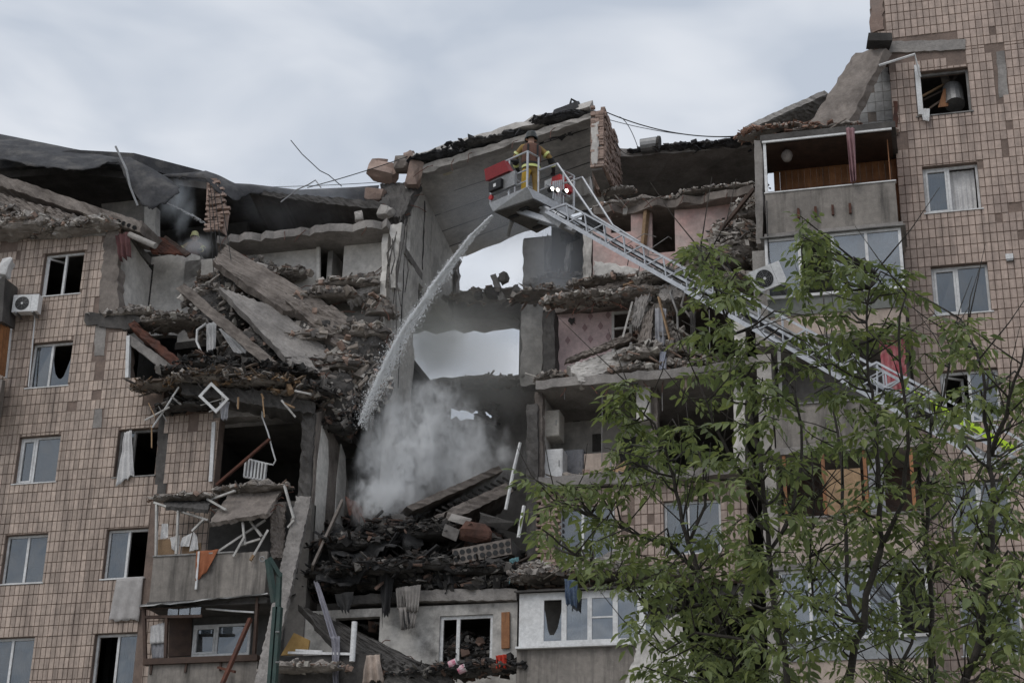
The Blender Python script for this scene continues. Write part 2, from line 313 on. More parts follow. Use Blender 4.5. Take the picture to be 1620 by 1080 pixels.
def tile_shape(mb, x0, x1, z0, z1, y, d=.024, e=.006, tilt=0):
    return mb.add([(x0, y, z0), (x1, y, z0), (x1, y, z1), (x0, y, z1), (x0+e, y-d-tilt, z0+e), (x1-e, y-d-tilt, z0+e), (x1-e, y-d, z1-e), (x0+e, y-d, z1-e)],
                  [(4, 5, 6, 7), (0, 1, 5, 4), (1, 2, 6, 5), (2, 3, 7, 6), (3, 0, 4, 7)])
def in_px(q, rects):
    d = q-CAM; k = d.dot(FW); px = 810+FPX*d.dot(RT)/k; py = 540-FPX*d.dot(UP)/k
    return any(r[0] < px < r[2] and r[1] < py < r[3] for r in rects), px, py
def tiles(parent, rects, holes, missing, tw, thh, mat, rg, lost=.0015, prefer=None, y=0.0, phase=(0, 0), nmax=300):
    gap = .011; cand = []; rest = MB()
    me = mesh_of(tile_shape(MB(), -(tw-gap)/2, (tw-gap)/2, -(thh-gap)/2, (thh-gap)/2, 0), 'tile', mat, fix=False)
    for (x0, x1, z0, z1) in rects:
        i0, i1 = math.floor((x0-phase[0])/tw), math.ceil((x1-phase[0])/tw); j0, j1 = math.floor((z0-phase[1])/thh), math.ceil((z1-phase[1])/thh)
        for j in range(j0, j1):
            for i in range(i0, i1):
                a0, a1 = max(x0, phase[0]+i*tw), min(x1, phase[0]+(i+1)*tw); c0, c1 = max(z0, phase[1]+j*thh), min(z1, phase[1]+(j+1)*thh); cut = False
                for h in holes:
                    if a0 < h[1] and a1 > h[0] and c0 < h[3] and c1 > h[2]:
                        opts = [(a0, min(a1, h[0]), c0, c1), (max(a0, h[1]), a1, c0, c1), (a0, a1, c0, min(c1, h[2])), (a0, a1, max(c0, h[3]), c1)]
                        a0, a1, c0, c1 = max(opts, key=lambda o: max(0, o[1]-o[0])*max(0, o[3]-o[2])); cut = True
                if a1-a0 < .03 or c1-c0 < .03: continue
                ctr = V(((a0+a1)/2, y, (c0+c1)/2)); hit, px, py = in_px(ctr, missing)
                if hit or rg.random() < lost: continue
                full = a1-a0 > tw*.98 and c1-c0 > thh*.98
                vis = -10 < px < 1630 and -10 < py < 1090
                if full and vis and (prefer is None or prefer(px, py)): cand.append((ctr, (ctr-CAM).length))
                else: tile_shape(rest, a0+gap/2, a1-gap/2, c0+gap/2, c1-gap/2, y, .024, .006, rg.uniform(-.003, .004))
    cand.sort(key=lambda q: q[1])
    for ctr, _ in cand[:nmax]:
        inst('tile', me, ctr+V((rg.uniform(-.002, .002), rg.uniform(-.003, .001), rg.uniform(-.002, .002))), (rg.uniform(-.012, .012), rg.uniform(-.008, .008), rg.uniform(-.012, .012)), parent)
    for ctr, _ in cand[nmax:]:
        dx, dz = rg.uniform(-.002, .002), rg.uniform(-.002, .002)
        tile_shape(rest, ctr.x-(tw-gap)/2+dx, ctr.x+(tw-gap)/2+dx, ctr.z-(thh-gap)/2+dz, ctr.z+(thh-gap)/2+dz, y, .024, .006, rg.uniform(-.004, .004))
    if rest.v: obj('tile_field', rest, mat, parent, kind='stuff', fix=False)

def frame_mb(x0, x1, z0, z1, y, w=.06, d=.07, mull=None, trans=None):
    h = [(x0+w, x1-w, z0+w, z1-w)]
    if mull is not None:
        xm = x0+(x1-x0)*mull; h = [(x0+w, xm-w*.55, z0+w, z1-w), (xm+w*.55, x1-w, z0+w, z1-w)]
    if trans is not None:
        zt = z0+(z1-z0)*trans; h2 = []
        for q in h: h2 += [(q[0], q[1], q[2], zt-w*.4), (q[0], q[1], zt+w*.4, q[3])]
        h = h2
    return holewall(MB(), x0, x1, y, y+d, z0, z1, h), h
def shard(mb, x0, x1, z0, z1, y, rg, keep='bottom'):
    k = 9; pts = [(x0, y, z0)]
    for i in range(k+1):
        a = i/k; hh = (abs(a-.5)*1.7)**1.6*.85+rg.uniform(.02, .16)
        pts.append((x0+(x1-x0)*a, y, z0+(z1-z0)*min(.95, hh)))
    pts.append((x1, y, z0)); mb.prism(pts, (0, .006, 0)); return mb
def window(parent, x0, x1, z0, z1, y=.13, mull=.5, panes=('glass', 'glass'), sash=None, mat=None, sill=True, seed=0, label=None, glass=None, w=.06):
    rg = random.Random(int(x0*100)+int(z0*37)+seed); mat = mat or m_pvc
    fm, hs = frame_mb(x0, x1, z0, z1, y, w=w, mull=mull); wn = obj('window', fm, mat, parent, label=label)
    for k, (h, st) in enumerate(zip(hs, panes)):
        a, b, c, d = h
        if st in ('glass', 'curtain', 'sash', 'crack'):
            if st == 'sash' or sash == k:
                sm, sh = frame_mb(a+.004, b-.004, c+.004, d-.004, y-.015, w=.05, d=.05); obj('sash', sm, mat, wn); a, b, c, d = sh[0]
            tl = rg.uniform(-.004, .004)
            obj('pane', MB().hexa([(a-.005, y+.03+tl, c-.005), (b+.005, y+.03-tl, c-.005), (b+.005, y+.036-tl, c-.005), (a-.005, y+.036+tl, c-.005), (a-.005, y+.03, d+.005), (b+.005, y+.03, d+.005), (b+.005, y+.036, d+.005), (a-.005, y+.036, d+.005)]), glass or m_glass, wn)
        if st in ('curtain', 'drape'):
            obj('curtain', MB().cloth([(a, y+.16, d), (b-.02, y+.16, d), (b-.04, y+.16, c), (a, y+.16, c)], 24, 6, .025, rg, folds=5), m_curtg if (k+seed) % 2 else m_curt, wn)
        if st == 'broken':
            obj('pane', shard(MB(), a, b, c, d, y+.03, rg), glass or m_glass, wn)
        if st == 'open':
            sm, sh = frame_mb(a, b, c, d, 0, w=.05, d=.05)
            an = math.radians(rg.uniform(25, 50)); R = Matrix.Rotation(an, 3, 'Z')
            sm.v = [V((a, y, 0))+R @ (q-V((a, 0, 0))) for q in sm.v]; obj('sash', sm, mat, wn)
    if sill: obj('sill', MB().box(x0-.05, x1+.05, -.05, y+.02, z0-.035, z0-.005), mat, wn)
    return wn
def rod(name, pts, r, mat, label, cat, parent=None, n=6): return obj(name, MB().tube(pts, r, n), mat, parent, label, cat)

# ================================================================== LEFT WING
rg = random.Random(11)
LB = thing('apartment_block', 'tan tiled left wing of the apartment block with two columns of windows', 'building', (-23, 0, 0))
AX0, AX1, BX0, BX1, WH = -24.33, -23.07, -21.34, -20.15, 1.35
holesL = [(AX0, AX1, SILL(n), SILL(n)+WH) for n in range(1, 9)]+[(BX0, BX1, SILL(n), SILL(n)+WH) for n in range(1, 7)]
TOPA = P(100, 372, 0).z
obj('wall', holewall(MB(), -32, -22.0, 0, .35, 0, TOPA, holesL), m_joint, LB)
w2 = holewall(MB(), -22.0, -20.12, 0, .35, 0, SILL(7)-.12, holesL); obj('wall', w2, m_joint, LB)
wl = [P(a, b, 0) for a, b in ((166, 500), (190, 505), (196, 528), (203, 531), (203, 600), (164, 597))]
obj('wall', MB().prism(ragged(wl, rg, .2, .05), (0, .35, 0)), m_joint, LB)                  # jamb beside the smashed opening
obj('wall', holewall(MB(), -20.12, -18.4, 0.0, .35, 0, F(7)-.25, ()), m_joint, LB)
obj('wall', holewall(MB(), -18.4, -15.6, .0, .3, 0, F(6)-.2, [(-18.2, -16.6, F(4)+.75, F(4)+2.2), (-18.3, -17.4, F(5)+.1, F(5)+2.1)]), m_roomw, LB)
# missing patches of tile, as rectangles of the photograph
missL = [(148, 512, 168, 600), (165, 370, 300, 520), (150, 470, 200, 515), (148, 612, 163, 634), (108, 636, 120, 650), (146, 646, 162, 676), (50, 355, 170, 374), (185, 490, 260, 530), (203, 525, 340, 604), (225, 596, 345, 640), (0, 378, 30, 405),
         (248, 636, 262, 790), (240, 640, 345, 652), (56, 584, 64, 590), (300, 660, 312, 690)]
tiles(LB, [(-32, -22.0, 9.2, TOPA), (-22.0, -20.12, 9.2, F(8)), (-20.12, -18.4, 9.2, F(7)-.3)], holesL+[(-20.1, -19.9, 9, 15)], missL, .142, .285, m_tile, rg, prefer=lambda x, y: y > 390, phase=(.02, .11))
# concrete showing where panels meet and where tiles are gone
def patch(parent, pts, y, th, mat, amp=.03, name='concrete_edge', seed=1):
    return obj(name, MB().prism(ragged(pp(pts, y), random.Random(seed), .15, amp), (0, th, 0)), mat, parent)
patch(LB, [(166, 366), (188, 364), (186, 505), (154, 502), (158, 470)], -.03, .4, m_concb, .04, 'panel_edge', 3)
patch(LB, [(57, 366), (168, 358), (167, 372), (56, 378)], -.06, .4, m_conc, .02, 'lintel_beam', 4)
patch(LB, [(150, 514), (167, 513), (165, 562), (149, 563)], -.012, .05, m_conc, .02, 'mortar_patch', 5)
patch(LB, [(146, 646), (162, 645), (160, 676), (145, 677)], -.012, .05, m_conc, .02, 'mortar_patch', 6)
patch(LB, [(252, 650), (268, 650), (262, 785), (244, 785)], -.02, .06, m_concd, .03, 'panel_edge', 7)
patch(LB, [(134, 496), (200, 492), (226, 503), (205, 520), (136, 514)], -.07, .3, m_concd, .05, 'broken_floor_edge', 8)
# windows: n = storey
WA = {8: (.5, ('open', 'none'), 0), 7: (.46, ('glass', 'broken'), 1), 6: (.38, ('sash', 'glass'), 2), 5: (.5, ('glass', 'glass'), 3), 4: (.45, ('crack', 'curtain'), 4), 3: (.5, ('glass', 'glass'), 5)}
for n_, (mu, st, sd_) in WA.items(): window(LB, AX0, AX1, SILL(n_), SILL(n_)+WH, mull=mu, panes=st, seed=sd_)
WB = {6: (.36, ('glass', 'none'), 6), 5: (.5, ('curtain', 'none'), 8), 4: (.52, ('none', 'curtain'), 9), 3: (.5, ('glass', 'glass'), 5)}
for n_, (mu, st, sd_) in WB.items(): window(LB, BX0, BX1, SILL(n_), SILL(n_)+WH, mull=mu, panes=st, seed=sd_, mat=m_pvcd if n_ == 6 else None)
jm = MB().bar(P(204, 532, -.02), P(202, 598, -.02), .13, .1); obj('window_jamb', jm, m_pvc, LB)
jm = MB().bar(P(339, 668, -.02), P(334, 762, -.02), .1, .1); obj('window_jamb', jm, m_pvc, LB)
# floors, rear wall and partitions
for n_ in range(3, 10):
    fs = MB().box(-32, -22.0, .36, 8, F(n_)-.22, F(n_)); obj('floor_slab', fs, m_roomw, LB)
for n_ in range(3, 8):
    y0 = {7: -.25}.get(n_, .36)
    fs = MB().box(-21.98, -15.75, y0 if n_ != 7 else 1.4, 8, F(n_)-.22, F(n_)); obj('floor_slab', fs, m_roomw, LB)
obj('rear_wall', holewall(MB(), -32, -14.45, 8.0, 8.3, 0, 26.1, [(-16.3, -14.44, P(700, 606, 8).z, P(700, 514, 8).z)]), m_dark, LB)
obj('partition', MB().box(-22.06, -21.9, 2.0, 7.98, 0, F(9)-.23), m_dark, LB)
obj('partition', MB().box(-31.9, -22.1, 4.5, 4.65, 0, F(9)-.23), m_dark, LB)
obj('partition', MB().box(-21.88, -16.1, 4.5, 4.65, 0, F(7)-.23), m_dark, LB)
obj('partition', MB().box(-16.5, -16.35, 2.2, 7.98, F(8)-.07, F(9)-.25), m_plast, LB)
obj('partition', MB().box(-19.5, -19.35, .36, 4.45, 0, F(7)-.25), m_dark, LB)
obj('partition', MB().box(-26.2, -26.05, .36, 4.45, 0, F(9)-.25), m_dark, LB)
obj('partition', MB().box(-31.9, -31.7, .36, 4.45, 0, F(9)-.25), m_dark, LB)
# ninth storey: rear and side walls left standing under the torn roof
obj('partition', MB().box(-31.9, -20.4, 5.0, 5.2, F(9), 25.85), m_dark, LB)
obj('partition', MB().prism(ragged(pp([(160, 296), (236, 318), (236, 396), (160, 345)], 3.0), rg, .3, .03), (0, .18, 0)), m_plast, LB)
obj('pilaster', MB().prism(ragged(pp([(229, 322), (246, 326), (246, 398), (228, 398)], 2.6), rg, .3, .02), (0, .35, 0)), m_plastw, LB)
rf = MB().prism([(-32, .35, 25.9), (-24.2, 1.0, 25.9), (-20.6, 2.9, 25.9), (-15.9, 5.1, 25.9), (-14.5, 5.3, 25.9), (-14.5, 8.3, 25.9), (-32, 8.3, 25.9)], (0, 0, .23))
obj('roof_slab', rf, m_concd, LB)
obj('roof_felt', MB().prism([(-32, .3, 26.132), (-24.2, .75, 26.132), (-22.6, 1.3, 26.132), (-20.9, 2.9, 26.132), (-20.9, 8.3, 26.132), (-32, 8.3, 26.132)], (0, 0, .42)), m_bitum, LB)
# wall stubs of the opened eighth-storey room
pw = MB().prism([(-21.95, .15, F(8)-.1), (-21.95, 2.1, F(8)-.1), (-21.95, 2.1, F(8)+2.35), (-21.95, 1.2, F(8)+2.5), (-21.95, .15, F(8)+2.75)], (-.14, 0, 0)); obj('partition', pw, m_plastw, LB)
obj('partition', MB().prism(ragged(pp([(233, 408), (300, 400), (316, 405), (322, 470), (318, 530), (233, 530)], 2.0), rg, .25, .04), (0, .25, 0)), m_plastw, LB)
sid = MB().prism([P(318, 404, 2.0), P(323, 409, 2.2), P(322, 530, 2.2), P(317, 530, 2.0)], (0, .3, 0)); obj('partition', sid, m_plast, LB)
# eighth storey: rear wall of the opened rooms with a doorway
dw = pp([(504, 384), (545, 383), (546, 450), (504, 452)], 2.0)
hx0, hx1, hz0, hz1 = dw[0].x, dw[1].x, dw[2].z, dw[0].z
bw = holewall(MB(), -20.9, -14.75, 2.0, 2.15, F(8)-.1, F(9)-.23, [(hx0, hx1, hz0, hz1)]); obj('partition', bw, m_plastw, LB)
obj('door_jamb', MB().bar(P(504, 384, 1.95), P(504, 452, 1.95), .1, .1), m_plastw, LB)
# floor of the ninth storey over it, and the ceiling slab of the seventh
e9 = MB().rslab([PZ(345, 368, F(9)), PZ(612, 342, F(9)), PZ(612, 352, F(9)-.25)+V((0, -.0, 0)), PZ(345, 380, F(9)-.25)], 4.0, 22, 1, .05, .02, random.Random(5))
f9 = MB(); a, b = PZ(345, 374, F(9)), PZ(614, 347, F(9))
rr = random.Random(8); front = [a.lerp(b, i/24)+V((0, rr.uniform(-.12, .12), 0)) for i in range(25)]
f9.prism(front+[V((-14.5, 7.9, F(9))), V((-21.8, 7.9, F(9)))], (0, 0, -.24)); obj('floor_slab', f9, m_conc, LB)
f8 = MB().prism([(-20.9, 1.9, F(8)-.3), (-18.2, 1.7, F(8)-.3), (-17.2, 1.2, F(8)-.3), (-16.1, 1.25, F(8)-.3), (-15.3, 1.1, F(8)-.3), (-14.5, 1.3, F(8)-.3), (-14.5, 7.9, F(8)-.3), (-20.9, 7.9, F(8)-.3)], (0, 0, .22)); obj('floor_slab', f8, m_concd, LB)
# seventh storey: pinkish room walls seen over the rubble
obj('partition', MB().prism(ragged(pp([(530, 485), (612, 470), (618, 530), (596, 560), (520, 540)], 2.8), rg, .3, .05), (0, .2, 0)), m_plastw, LB)
obj('partition', MB().prism(pp([(280, 530), (480, 520), (520, 640), (280, 600)], 2.5), (0, .2, 0)), m_roomw, LB)
# piers between the rooms and the gap
c1_ = MB().rslab(p3((617, 356, 1.3), (637, 350, 1.3), (630, 455, 1.3), (614, 456, 1.3)), .3, 4, 14, .05, .03, random.Random(3)); obj('pier', c1_, m_plastw, LB)
xg = -14.42
gw = [(xg, 1.5, F(8)-.1), (xg, 1.5, F(9)-.2), (xg, 3.4, F(9)+.1), (xg, 3.3, 25.9), (xg, 8, 25.9), (xg, 8, F(9)-.24), (xg, 4.4, F(9)-.45), (xg, 4.1, F(8)+.4), (xg, 4.3, F(8)-.5), (xg, 3.7, F(6)), (xg, 2.2, F(6)), (xg, 2.4, F(7)+.6), (xg, 1.7, F(7)+1.6)]
gwr = []
rr = random.Random(21)
for i in range(len(gw)):
    p_, q_ = V(gw[i]), V(gw[(i+1) % len(gw)]); gwr.append(p_)
    if i in (0, 2, 6, 7, 8, 10, 11):
        k = 7
        for j in range(1, k): gwr.append(p_.lerp(q_, j/k)+V((0, rr.uniform(-.08, .12), rr.uniform(-.05, .05))))
obj('cross_wall', MB().prism(gwr, (-.18, 0, 0)), m_plastw, LB)
# lower cross wall with peeling plaster, its broken column and the room beside it
xl = -15.62
lw = [(xl, .05, F(4)), (xl, .05, F(7)-.5), (xl, .5, F(7)-.25), (xl, 1.1, F(7)-.6), (xl, 1.9, F(7)-.9), (xl, 2.6, F(7)-1.6), (xl, 3.0, F(6)+.6), (xl, 3.4, F(5)+1), (xl, 3.4, F(4))]
obj('cross_wall', MB().prism(lw, (-.2, 0, 0)), m_concb, LB)
for (ya, yb) in ((.25, .95), (1.75, 2.35)):
    q = MB().prism([(xl+.02, ya, F(5)+.8), (xl+.02, yb, F(5)+.9), (xl+.02, yb+.05, F(6)+1.2), (xl+.02, yb-.1, F(7)-1.0), (xl+.02, ya+.1, F(7)-.75), (xl+.02, ya-.05, F(6)+1)], (-.03, 0, 0)); obj('plaster_strip', q, m_plastw, LB)
obj('column', MB().rslab(p3((478, 646, -.05), (499, 650, -.05), (490, 800, -.05), (470, 795, -.05)), .4, 4, 18, .04, .04, random.Random(9)), m_concd, LB)
# ceiling edge over the dark room
obj('floor_edge', MB().rslab(p3((336, 643, -.05), (482, 636, .0), (482, 654, .0), (336, 661, -.05)), .5, 14, 2, .03, .02, random.Random(4)), m_conc, LB)
# ================================================================== RIGHT WING
rg = random.Random(31)
RB = thing('apartment_block', 'taller tiled right wing with a stack of balconies beside the windows', 'building', (1.5, 0, 0))
CX0, CX1, CH = .35, 1.70, 1.317
RX0 = -.28
holesR = [(CX0, CX1, SILL(n), SILL(n)+CH) for n in range(1, 10)]+[(CX0+4.2, CX1+4.2, SILL(n), SILL(n)+CH) for n in range(1, 10)]
TOPR = 29.6
obj('wall', holewall(MB(), RX0, 8, 0, .35, 0, 26.0, holesR), m_joint, RB)
uw = pp([(1377, -60), (1379, 20), (1383, 55)], 0)
lx = P(1380, 30, 0).x
obj('wall', MB().prism(ragged([V((lx, 0, 26.0)), V((lx-.03, 0, TOPR)), V((8, 0, TOPR)), V((8, 0, 26.0))], rg, .2, .04, (1, 2, 3)), (0, .4, 0)), m_joint, RB)
missR = [(1400, 56, 1530, 98), (1376, 60, 1412, 240), (1566, 40, 1580, 62), (1553, 66, 1590, 82), (1574, 78, 1592, 135), (1578, 125, 1597, 156), (1579, 155, 1590, 170), (1592, 185, 1604, 200), (1586, 228, 1598, 246),
         (1596, 318, 1616, 334), (1612, 362, 1625, 378), (1415, 205, 1432, 234), (1376, 0, 1398, 46), (1547, 250, 1560, 262)]
tiles(RB, [(RX0, 8, 9.0, 26.0), (lx+.1, 8, 26.0, TOPR)], holesR, missR, .163, .258, m_tile_b, rg, prefer=lambda x, y: 20 < y < 560 and x > 1425, phase=(.05, .03))
patch(RB, [(1405, 66), (1528, 62), (1527, 78), (1405, 84)], -.06, .4, m_conc, .02, 'lintel_beam', 14)
patch(RB, [(1410, 84), (1526, 80), (1524, 99), (1408, 102)], .03, .2, m_concb, .03, 'brick_course', 15)
patch(RB, [(1576, 82), (1589, 80), (1596, 150), (1581, 155)], -.012, .05, m_conc, .02, 'mortar_patch', 16)
patch(RB, [(1376, 0), (1397, 0), (1399, 46), (1380, 52)], -.05, .4, m_brick, .06, 'broken_brick_edge', 17)
obj('beam_stub', MB().hexa(p3((1372, 64, -.9), (1412, 64, -.9), (1405, 84, .2), (1370, 78, .2), (1374, 52, -.9), (1411, 52, -.9), (1406, 66, .2), (1374, 60, .2))), m_concd, RB)
# crack running down the tiles
window(RB, CX0, CX1, SILL(9), SILL(9)+CH, mull=None, panes=('none',), mat=m_pvcd, seed=2, label='wrecked top window without glass')
WR = {8: (.46, ('curtain', 'drape'), 1, 0), 7: (.45, ('sash', 'glass'), 2, None), 6: (.5, ('open', 'glass'), 3, None), 5: (.5, ('curtain', 'glass'), 4, 0), 4: (.5, ('glass', 'glass'), 5, None)}
for n_, (mu, st, sd_, sa) in WR.items(): window(RB, CX0, CX1, SILL(n_), SILL(n_)+CH, mull=mu, panes=st, seed=sd_, sash=sa)
# bent casement of the top window and the wreckage inside
b = MB().tube([P(1390, 104, -.75), P(1447, 86, -.45), P(1456, 122, -.2)], .035, 5); obj('torn_sash', b, m_pvc, RB)
b = MB().bar(P(1450, 104, -.08), P(1457, 182, -.12), .13, .08); obj('torn_sash', b, m_pvc, RB)
obj('torn_sash', MB().cloth(p3((1457, 172, -.14), (1471, 172, -.14), (1470, 192, -.15), (1460, 190, -.15)), 6, 4, .02, rg), m_pvc, RB)
tr = MB()
for (a_, b_, c_, d_, w_, y_) in ((1455, 155, 1495, 133, .08, .5), (1458, 160, 1500, 140, .05, .6), (1488, 118, 1512, 135, .1, .5), (1508, 126, 1527, 108, .08, .5), (1470, 172, 1502, 150, .05, .4), (1494, 120, 1500, 145, .2, .55), (1508, 132, 1512, 170, .1, .6)):
    tr.bar(P(a_, b_, y_), P(c_, d_, y_+.2), w_, .05)
obj('wreckage', tr, m_splin, RB, kind='stuff')
obj('boiler_tank', MB().tube([P(1507, 140, .7), P(1511, 166, .5)], .26, 14), m_steel, RB)
obj('torn_board', MB().prism(p3((1493, 140, .45), (1503, 142, .5), (1500, 168, .4), (1484, 170, .35)), (0, .03, 0)), m_woodp, RB)
# small white box on the wall
# floors, rear wall, partitions
for n_ in range(3, 10):
    obj('floor_slab', MB().box(-.3, 8, .36, 8, F(n_)-.22, F(n_)), m_roomw, RB)
obj('roof_slab', MB().box(lx+.3, 8, .42, 8, 25.9, 26.13), m_concd, RB)
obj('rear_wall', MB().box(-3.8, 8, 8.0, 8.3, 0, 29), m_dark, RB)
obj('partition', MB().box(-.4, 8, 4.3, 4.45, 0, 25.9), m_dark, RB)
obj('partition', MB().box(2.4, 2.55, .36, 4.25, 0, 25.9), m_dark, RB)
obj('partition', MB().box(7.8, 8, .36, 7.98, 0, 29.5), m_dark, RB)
# ------------------------------------------------------------------ balcony stack
BX0_, BX1_, BY = -3.52, -.34, -1.36
def parapet(parent, x0, x1, z0, z1, mat, th=.1, yb=-.02, name='parapet', BY=BY):
    m = MB(); pts = [(x0, yb), (x0, BY), (x1, BY), (x1, yb)]; inn = [(x0+th, yb), (x0+th, BY+th), (x1-th, BY+th), (x1-th, yb)]
    v = [(a, b, z) for z in (z0, z1) for (a, b) in pts+inn]
    f = []
    for i in range(3): f += [(i, i+1, 9+i-0, 8+i), (4+i+1, 4+i, 12+i, 13+i), (8+i, 9+i, 13+i, 12+i), (i+1, i, 4+i, 5+i)]
    f += [(0, 8, 12, 4), (3, 7, 15, 11)]
    m.add(v, f); return obj(name, m, mat, parent)
# storey 8: open, lined with varnished boards
z8 = F(8)
for n_ in range(3, 10):
    obj('balcony_slab', MB().box(BX0_-.06, BX1_+.12, BY-.05, .34, F(n_)-.18, F(n_)-.01), m_concd if n_ == 9 else m_conc, RB)
obj('side_pier', MB().rslab(p3((1192, 222, -.9), (1207, 222, -.9), (1207, 385, -.9), (1196, 385, -.9)), 1.2, 2, 14, .02, .01, random.Random(2)), m_conc, RB)
for n_ in range(3, 8): obj('side_pier', MB().box(-3.95, -3.6, -.9, .3, F(n_), F(n_+1)-.2), m_concl, RB)
parapet(RB, BX0_, BX1_, z8, z8+1.13, m_parap)
for k in range(20):                                     # varnished boards, one by one
    x = BX0_+.1+k*.158; hh = 2.35
    if -1.15 > x > -2.62 and False: continue
    zb = z8+.1 if not (-2.55 < x < -1.05) else z8+2.02
    obj('board', MB().box(x, x+.152, .2+rg.uniform(0, .006), .23, zb, F(9)-.19), m_woodp, RB)
for k in range(8): obj('board', MB().box(BX1_-.12, BX1_-.1, BY+.35+k*.158, BY+.35+k*.158+.152, z8+.1, F(9)-.3), m_woodp, RB)
window(RB, -2.52, -1.03, z8+.75, z8+2.0, y=.22, mull=.58, panes=('glass', 'none'), seed=4, sill=False)
obj('soffit', MB().box(BX0_, BX1_, BY+.1, .2, F(9)-.22, F(9)-.19), m_woodd, RB)
obj('post', MB().box(BX0_, BX0_+.07, BY, BY+.07, z8+1.14, F(9)-.19), m_pvc, RB)
obj('rail', MB().box(BX0_-.02, BX1_+.02, BY-.06, BY-.01, F(9)-.24, F(9)-.19), m_pvc, RB)
obj('rail', MB().box(BX0_-.02, BX1_+.03, BY-.03, BY+.12, z8+1.131, z8+1.16), m_pvc, RB)
for k in range(4): obj('steel_lug', MB().box(-2.75+k*.42, -2.69+k*.42, BY-.06, BY-.001, z8+.35, z8+.62), m_rust, RB)
# glazed balconies
def glazed(n_, mat, pmat, pane_states, x0=BX0_-.06, x1=BX1_+.05, par=1.0, lower=None):
    z = F(n_); zt = F(n_+1)-.19; zb = z+par; k = len(pane_states)
    parapet(RB, BX0_, BX1_, z, zb-.02, pmat)
    if lower: parapet(RB, BX0_-.05, BX1_+.03, z+par*.55, zb-.001, lower, name='fascia_panel', th=.04, BY=BY-.04)
    w = .07; hs = [(x0+w+(x1-x0-w)*i/k, x0+(x1-x0-w)*(i+1)/k, zb+w, zt-w) for i in range(k)]
    fr = obj('balcony_glazing', holewall(MB(), x0, x1, BY-.1, BY-.03, zb, zt, hs), mat, RB)
    for (a, b, c, d), st in zip(hs, pane_states):
        if st != 'none': obj('pane', MB().box(a, b, BY-.07, BY-.064, c, d), m_glassl, fr)
        if st == 'curtain': obj('curtain', MB().cloth([(a, BY+.1, d), (b, BY+.1, d), (b-.2, BY+.15, c), (a, BY+.1, c)], 20, 6, .03, rg, folds=4), m_curtg, fr)
    for xx in (x0, x1-.06):
        sg = obj('balcony_glazing', holewall(MB(), BY-.03, -.03, xx, xx+.06, zb, zt, [(BY+.05, -.1, zb+w, zt-w)], 'y'), mat, RB)
        obj('pane', MB().box(xx+.027, xx+.033, BY+.05, -.1, zb+w, zt-w), m_glassl, sg)
    obj('sheet_roof', MB().hexa([(x0-.1, BY-.22, zt+.0), (x1+.12, BY-.22, zt+.0), (x1+.12, -.02, zt+.16), (x0-.1, -.02, zt+.16), (x0-.1, BY-.22, zt+.02), (x1+.12, BY-.22, zt+.02), (x1+.12, -.02, zt+.18), (x0-.1, -.02, zt+.18)]), m_pvcd, RB)
    obj('partition', MB().box(BX0_, BX1_, .05, .25, z, zt), m_roomw, RB)
m_fasg = M('grey_green_panel', (.17, .175, .16), (.13, .135, .125), 2, .7, .1)
m_beige = M('beige_render', (.48, .39, .33), (.38, .31, .265), 1.2, .9, .25, 25, (.2, .17, .15), .75, .8, True)
m_corr = M('corrugated_siding', (.3, .31, .32), (.24, .25, .26), 2, .6, .1)
glazed(7, m_pvc, m_beige, ('glass', 'none', 'glass', 'curtain'), lower=m_fasg)
glazed(4, m_pvc, m_beige, ('glass', 'curtain', 'glass', 'glass', 'none'), lower=m_corr)
for n_, mt in ((6, m_parap), (5, m_beige), (3, m_beige)):
    parapet(RB, BX0_, BX1_, F(n_), F(n_)+1.05, mt)
    obj('partition', MB().box(BX0_, BX1_, .05, .25, F(n_), F(n_+1)-.19), m_woodd if n_ == 5 else m_roomw, RB)
    obj('rail', MB().box(BX0_-.02, BX1_+.02, BY-.04, BY+.12, F(n_)+1.051, F(n_)+1.09), m_pvcd, RB)
for x in (-3.4, -2.5, -1.55, -.5): obj('post', MB().box(x, x+.08, BY, BY+.08, F(5)+1.09, F(6)-.19), m_woodp, RB)
obj('cladding', MB().box(-2.42, -1.62, BY+.02, BY+.05, F(5)+1.1, F(6)-.6), m_wood, RB)
obj('cladding', MB().box(-1.45, -1.1, BY+.02, BY+.05, F(5)+1.1, F(6)-.4), m_curtg, RB)
obj('post', MB().box(-3.4, -3.32, BY, BY+.08, F(6)+1.09, F(7)-.19), m_pvcd, RB)
m_pinkc = M('pink_curtain', (.36, .07, .09), (.42, .2, .2), 6, .9, .1)
obj('curtain', MB().cloth([(-1.0, BY+.15, F(7)-.22), (-.4, BY+.15, F(7)-.22), (-.42, BY+.2, F(6)+1.15), (-.95, BY+.1, F(6)+1.1)], 24, 8, .05, rg, folds=4), m_pinkc, RB)
# ninth storey ruin above the balconies: white-tiled bathroom wall, tile by tile
bt = pp([(1354, 108), (1416, 104), (1418, 210), (1352, 212)], .6)
obj('bathroom_wall', MB().box(bt[0].x, bt[1].x+.1, .62, .8, F(9), bt[0].z), m_concb, RB)
m_wtile = M('white_glazed_tile', (.55, .55, .55), (.42, .42, .42), 1.5, .35, .03, 20, (.15, .14, .13), .7, 1.2, island=.08)
k = 0; z = F(9)+.02
while z < bt[0].z-.2:
    x = bt[0].x+.02
    while x < bt[1].x:
        if rg.random() > .05 and not (z > bt[0].z-.9 and x < bt[0].x+.35): obj('wall_tile', tile_shape(MB(), x, x+.205, z, z+.285, .62, .012, .003), m_wtile, RB, fix=False)
        x += .213
    z += .293
obj('door_frame', MB().bar(P(1353, 168, .3), P(1366, 217, -.3), .07, .05), m_pvcd, RB)
patch(RB, [(1413, 160), (1420, 160), (1420, 212), (1414, 212)], -.1, .3, m_rust, .03, 'torn_edge', 33)
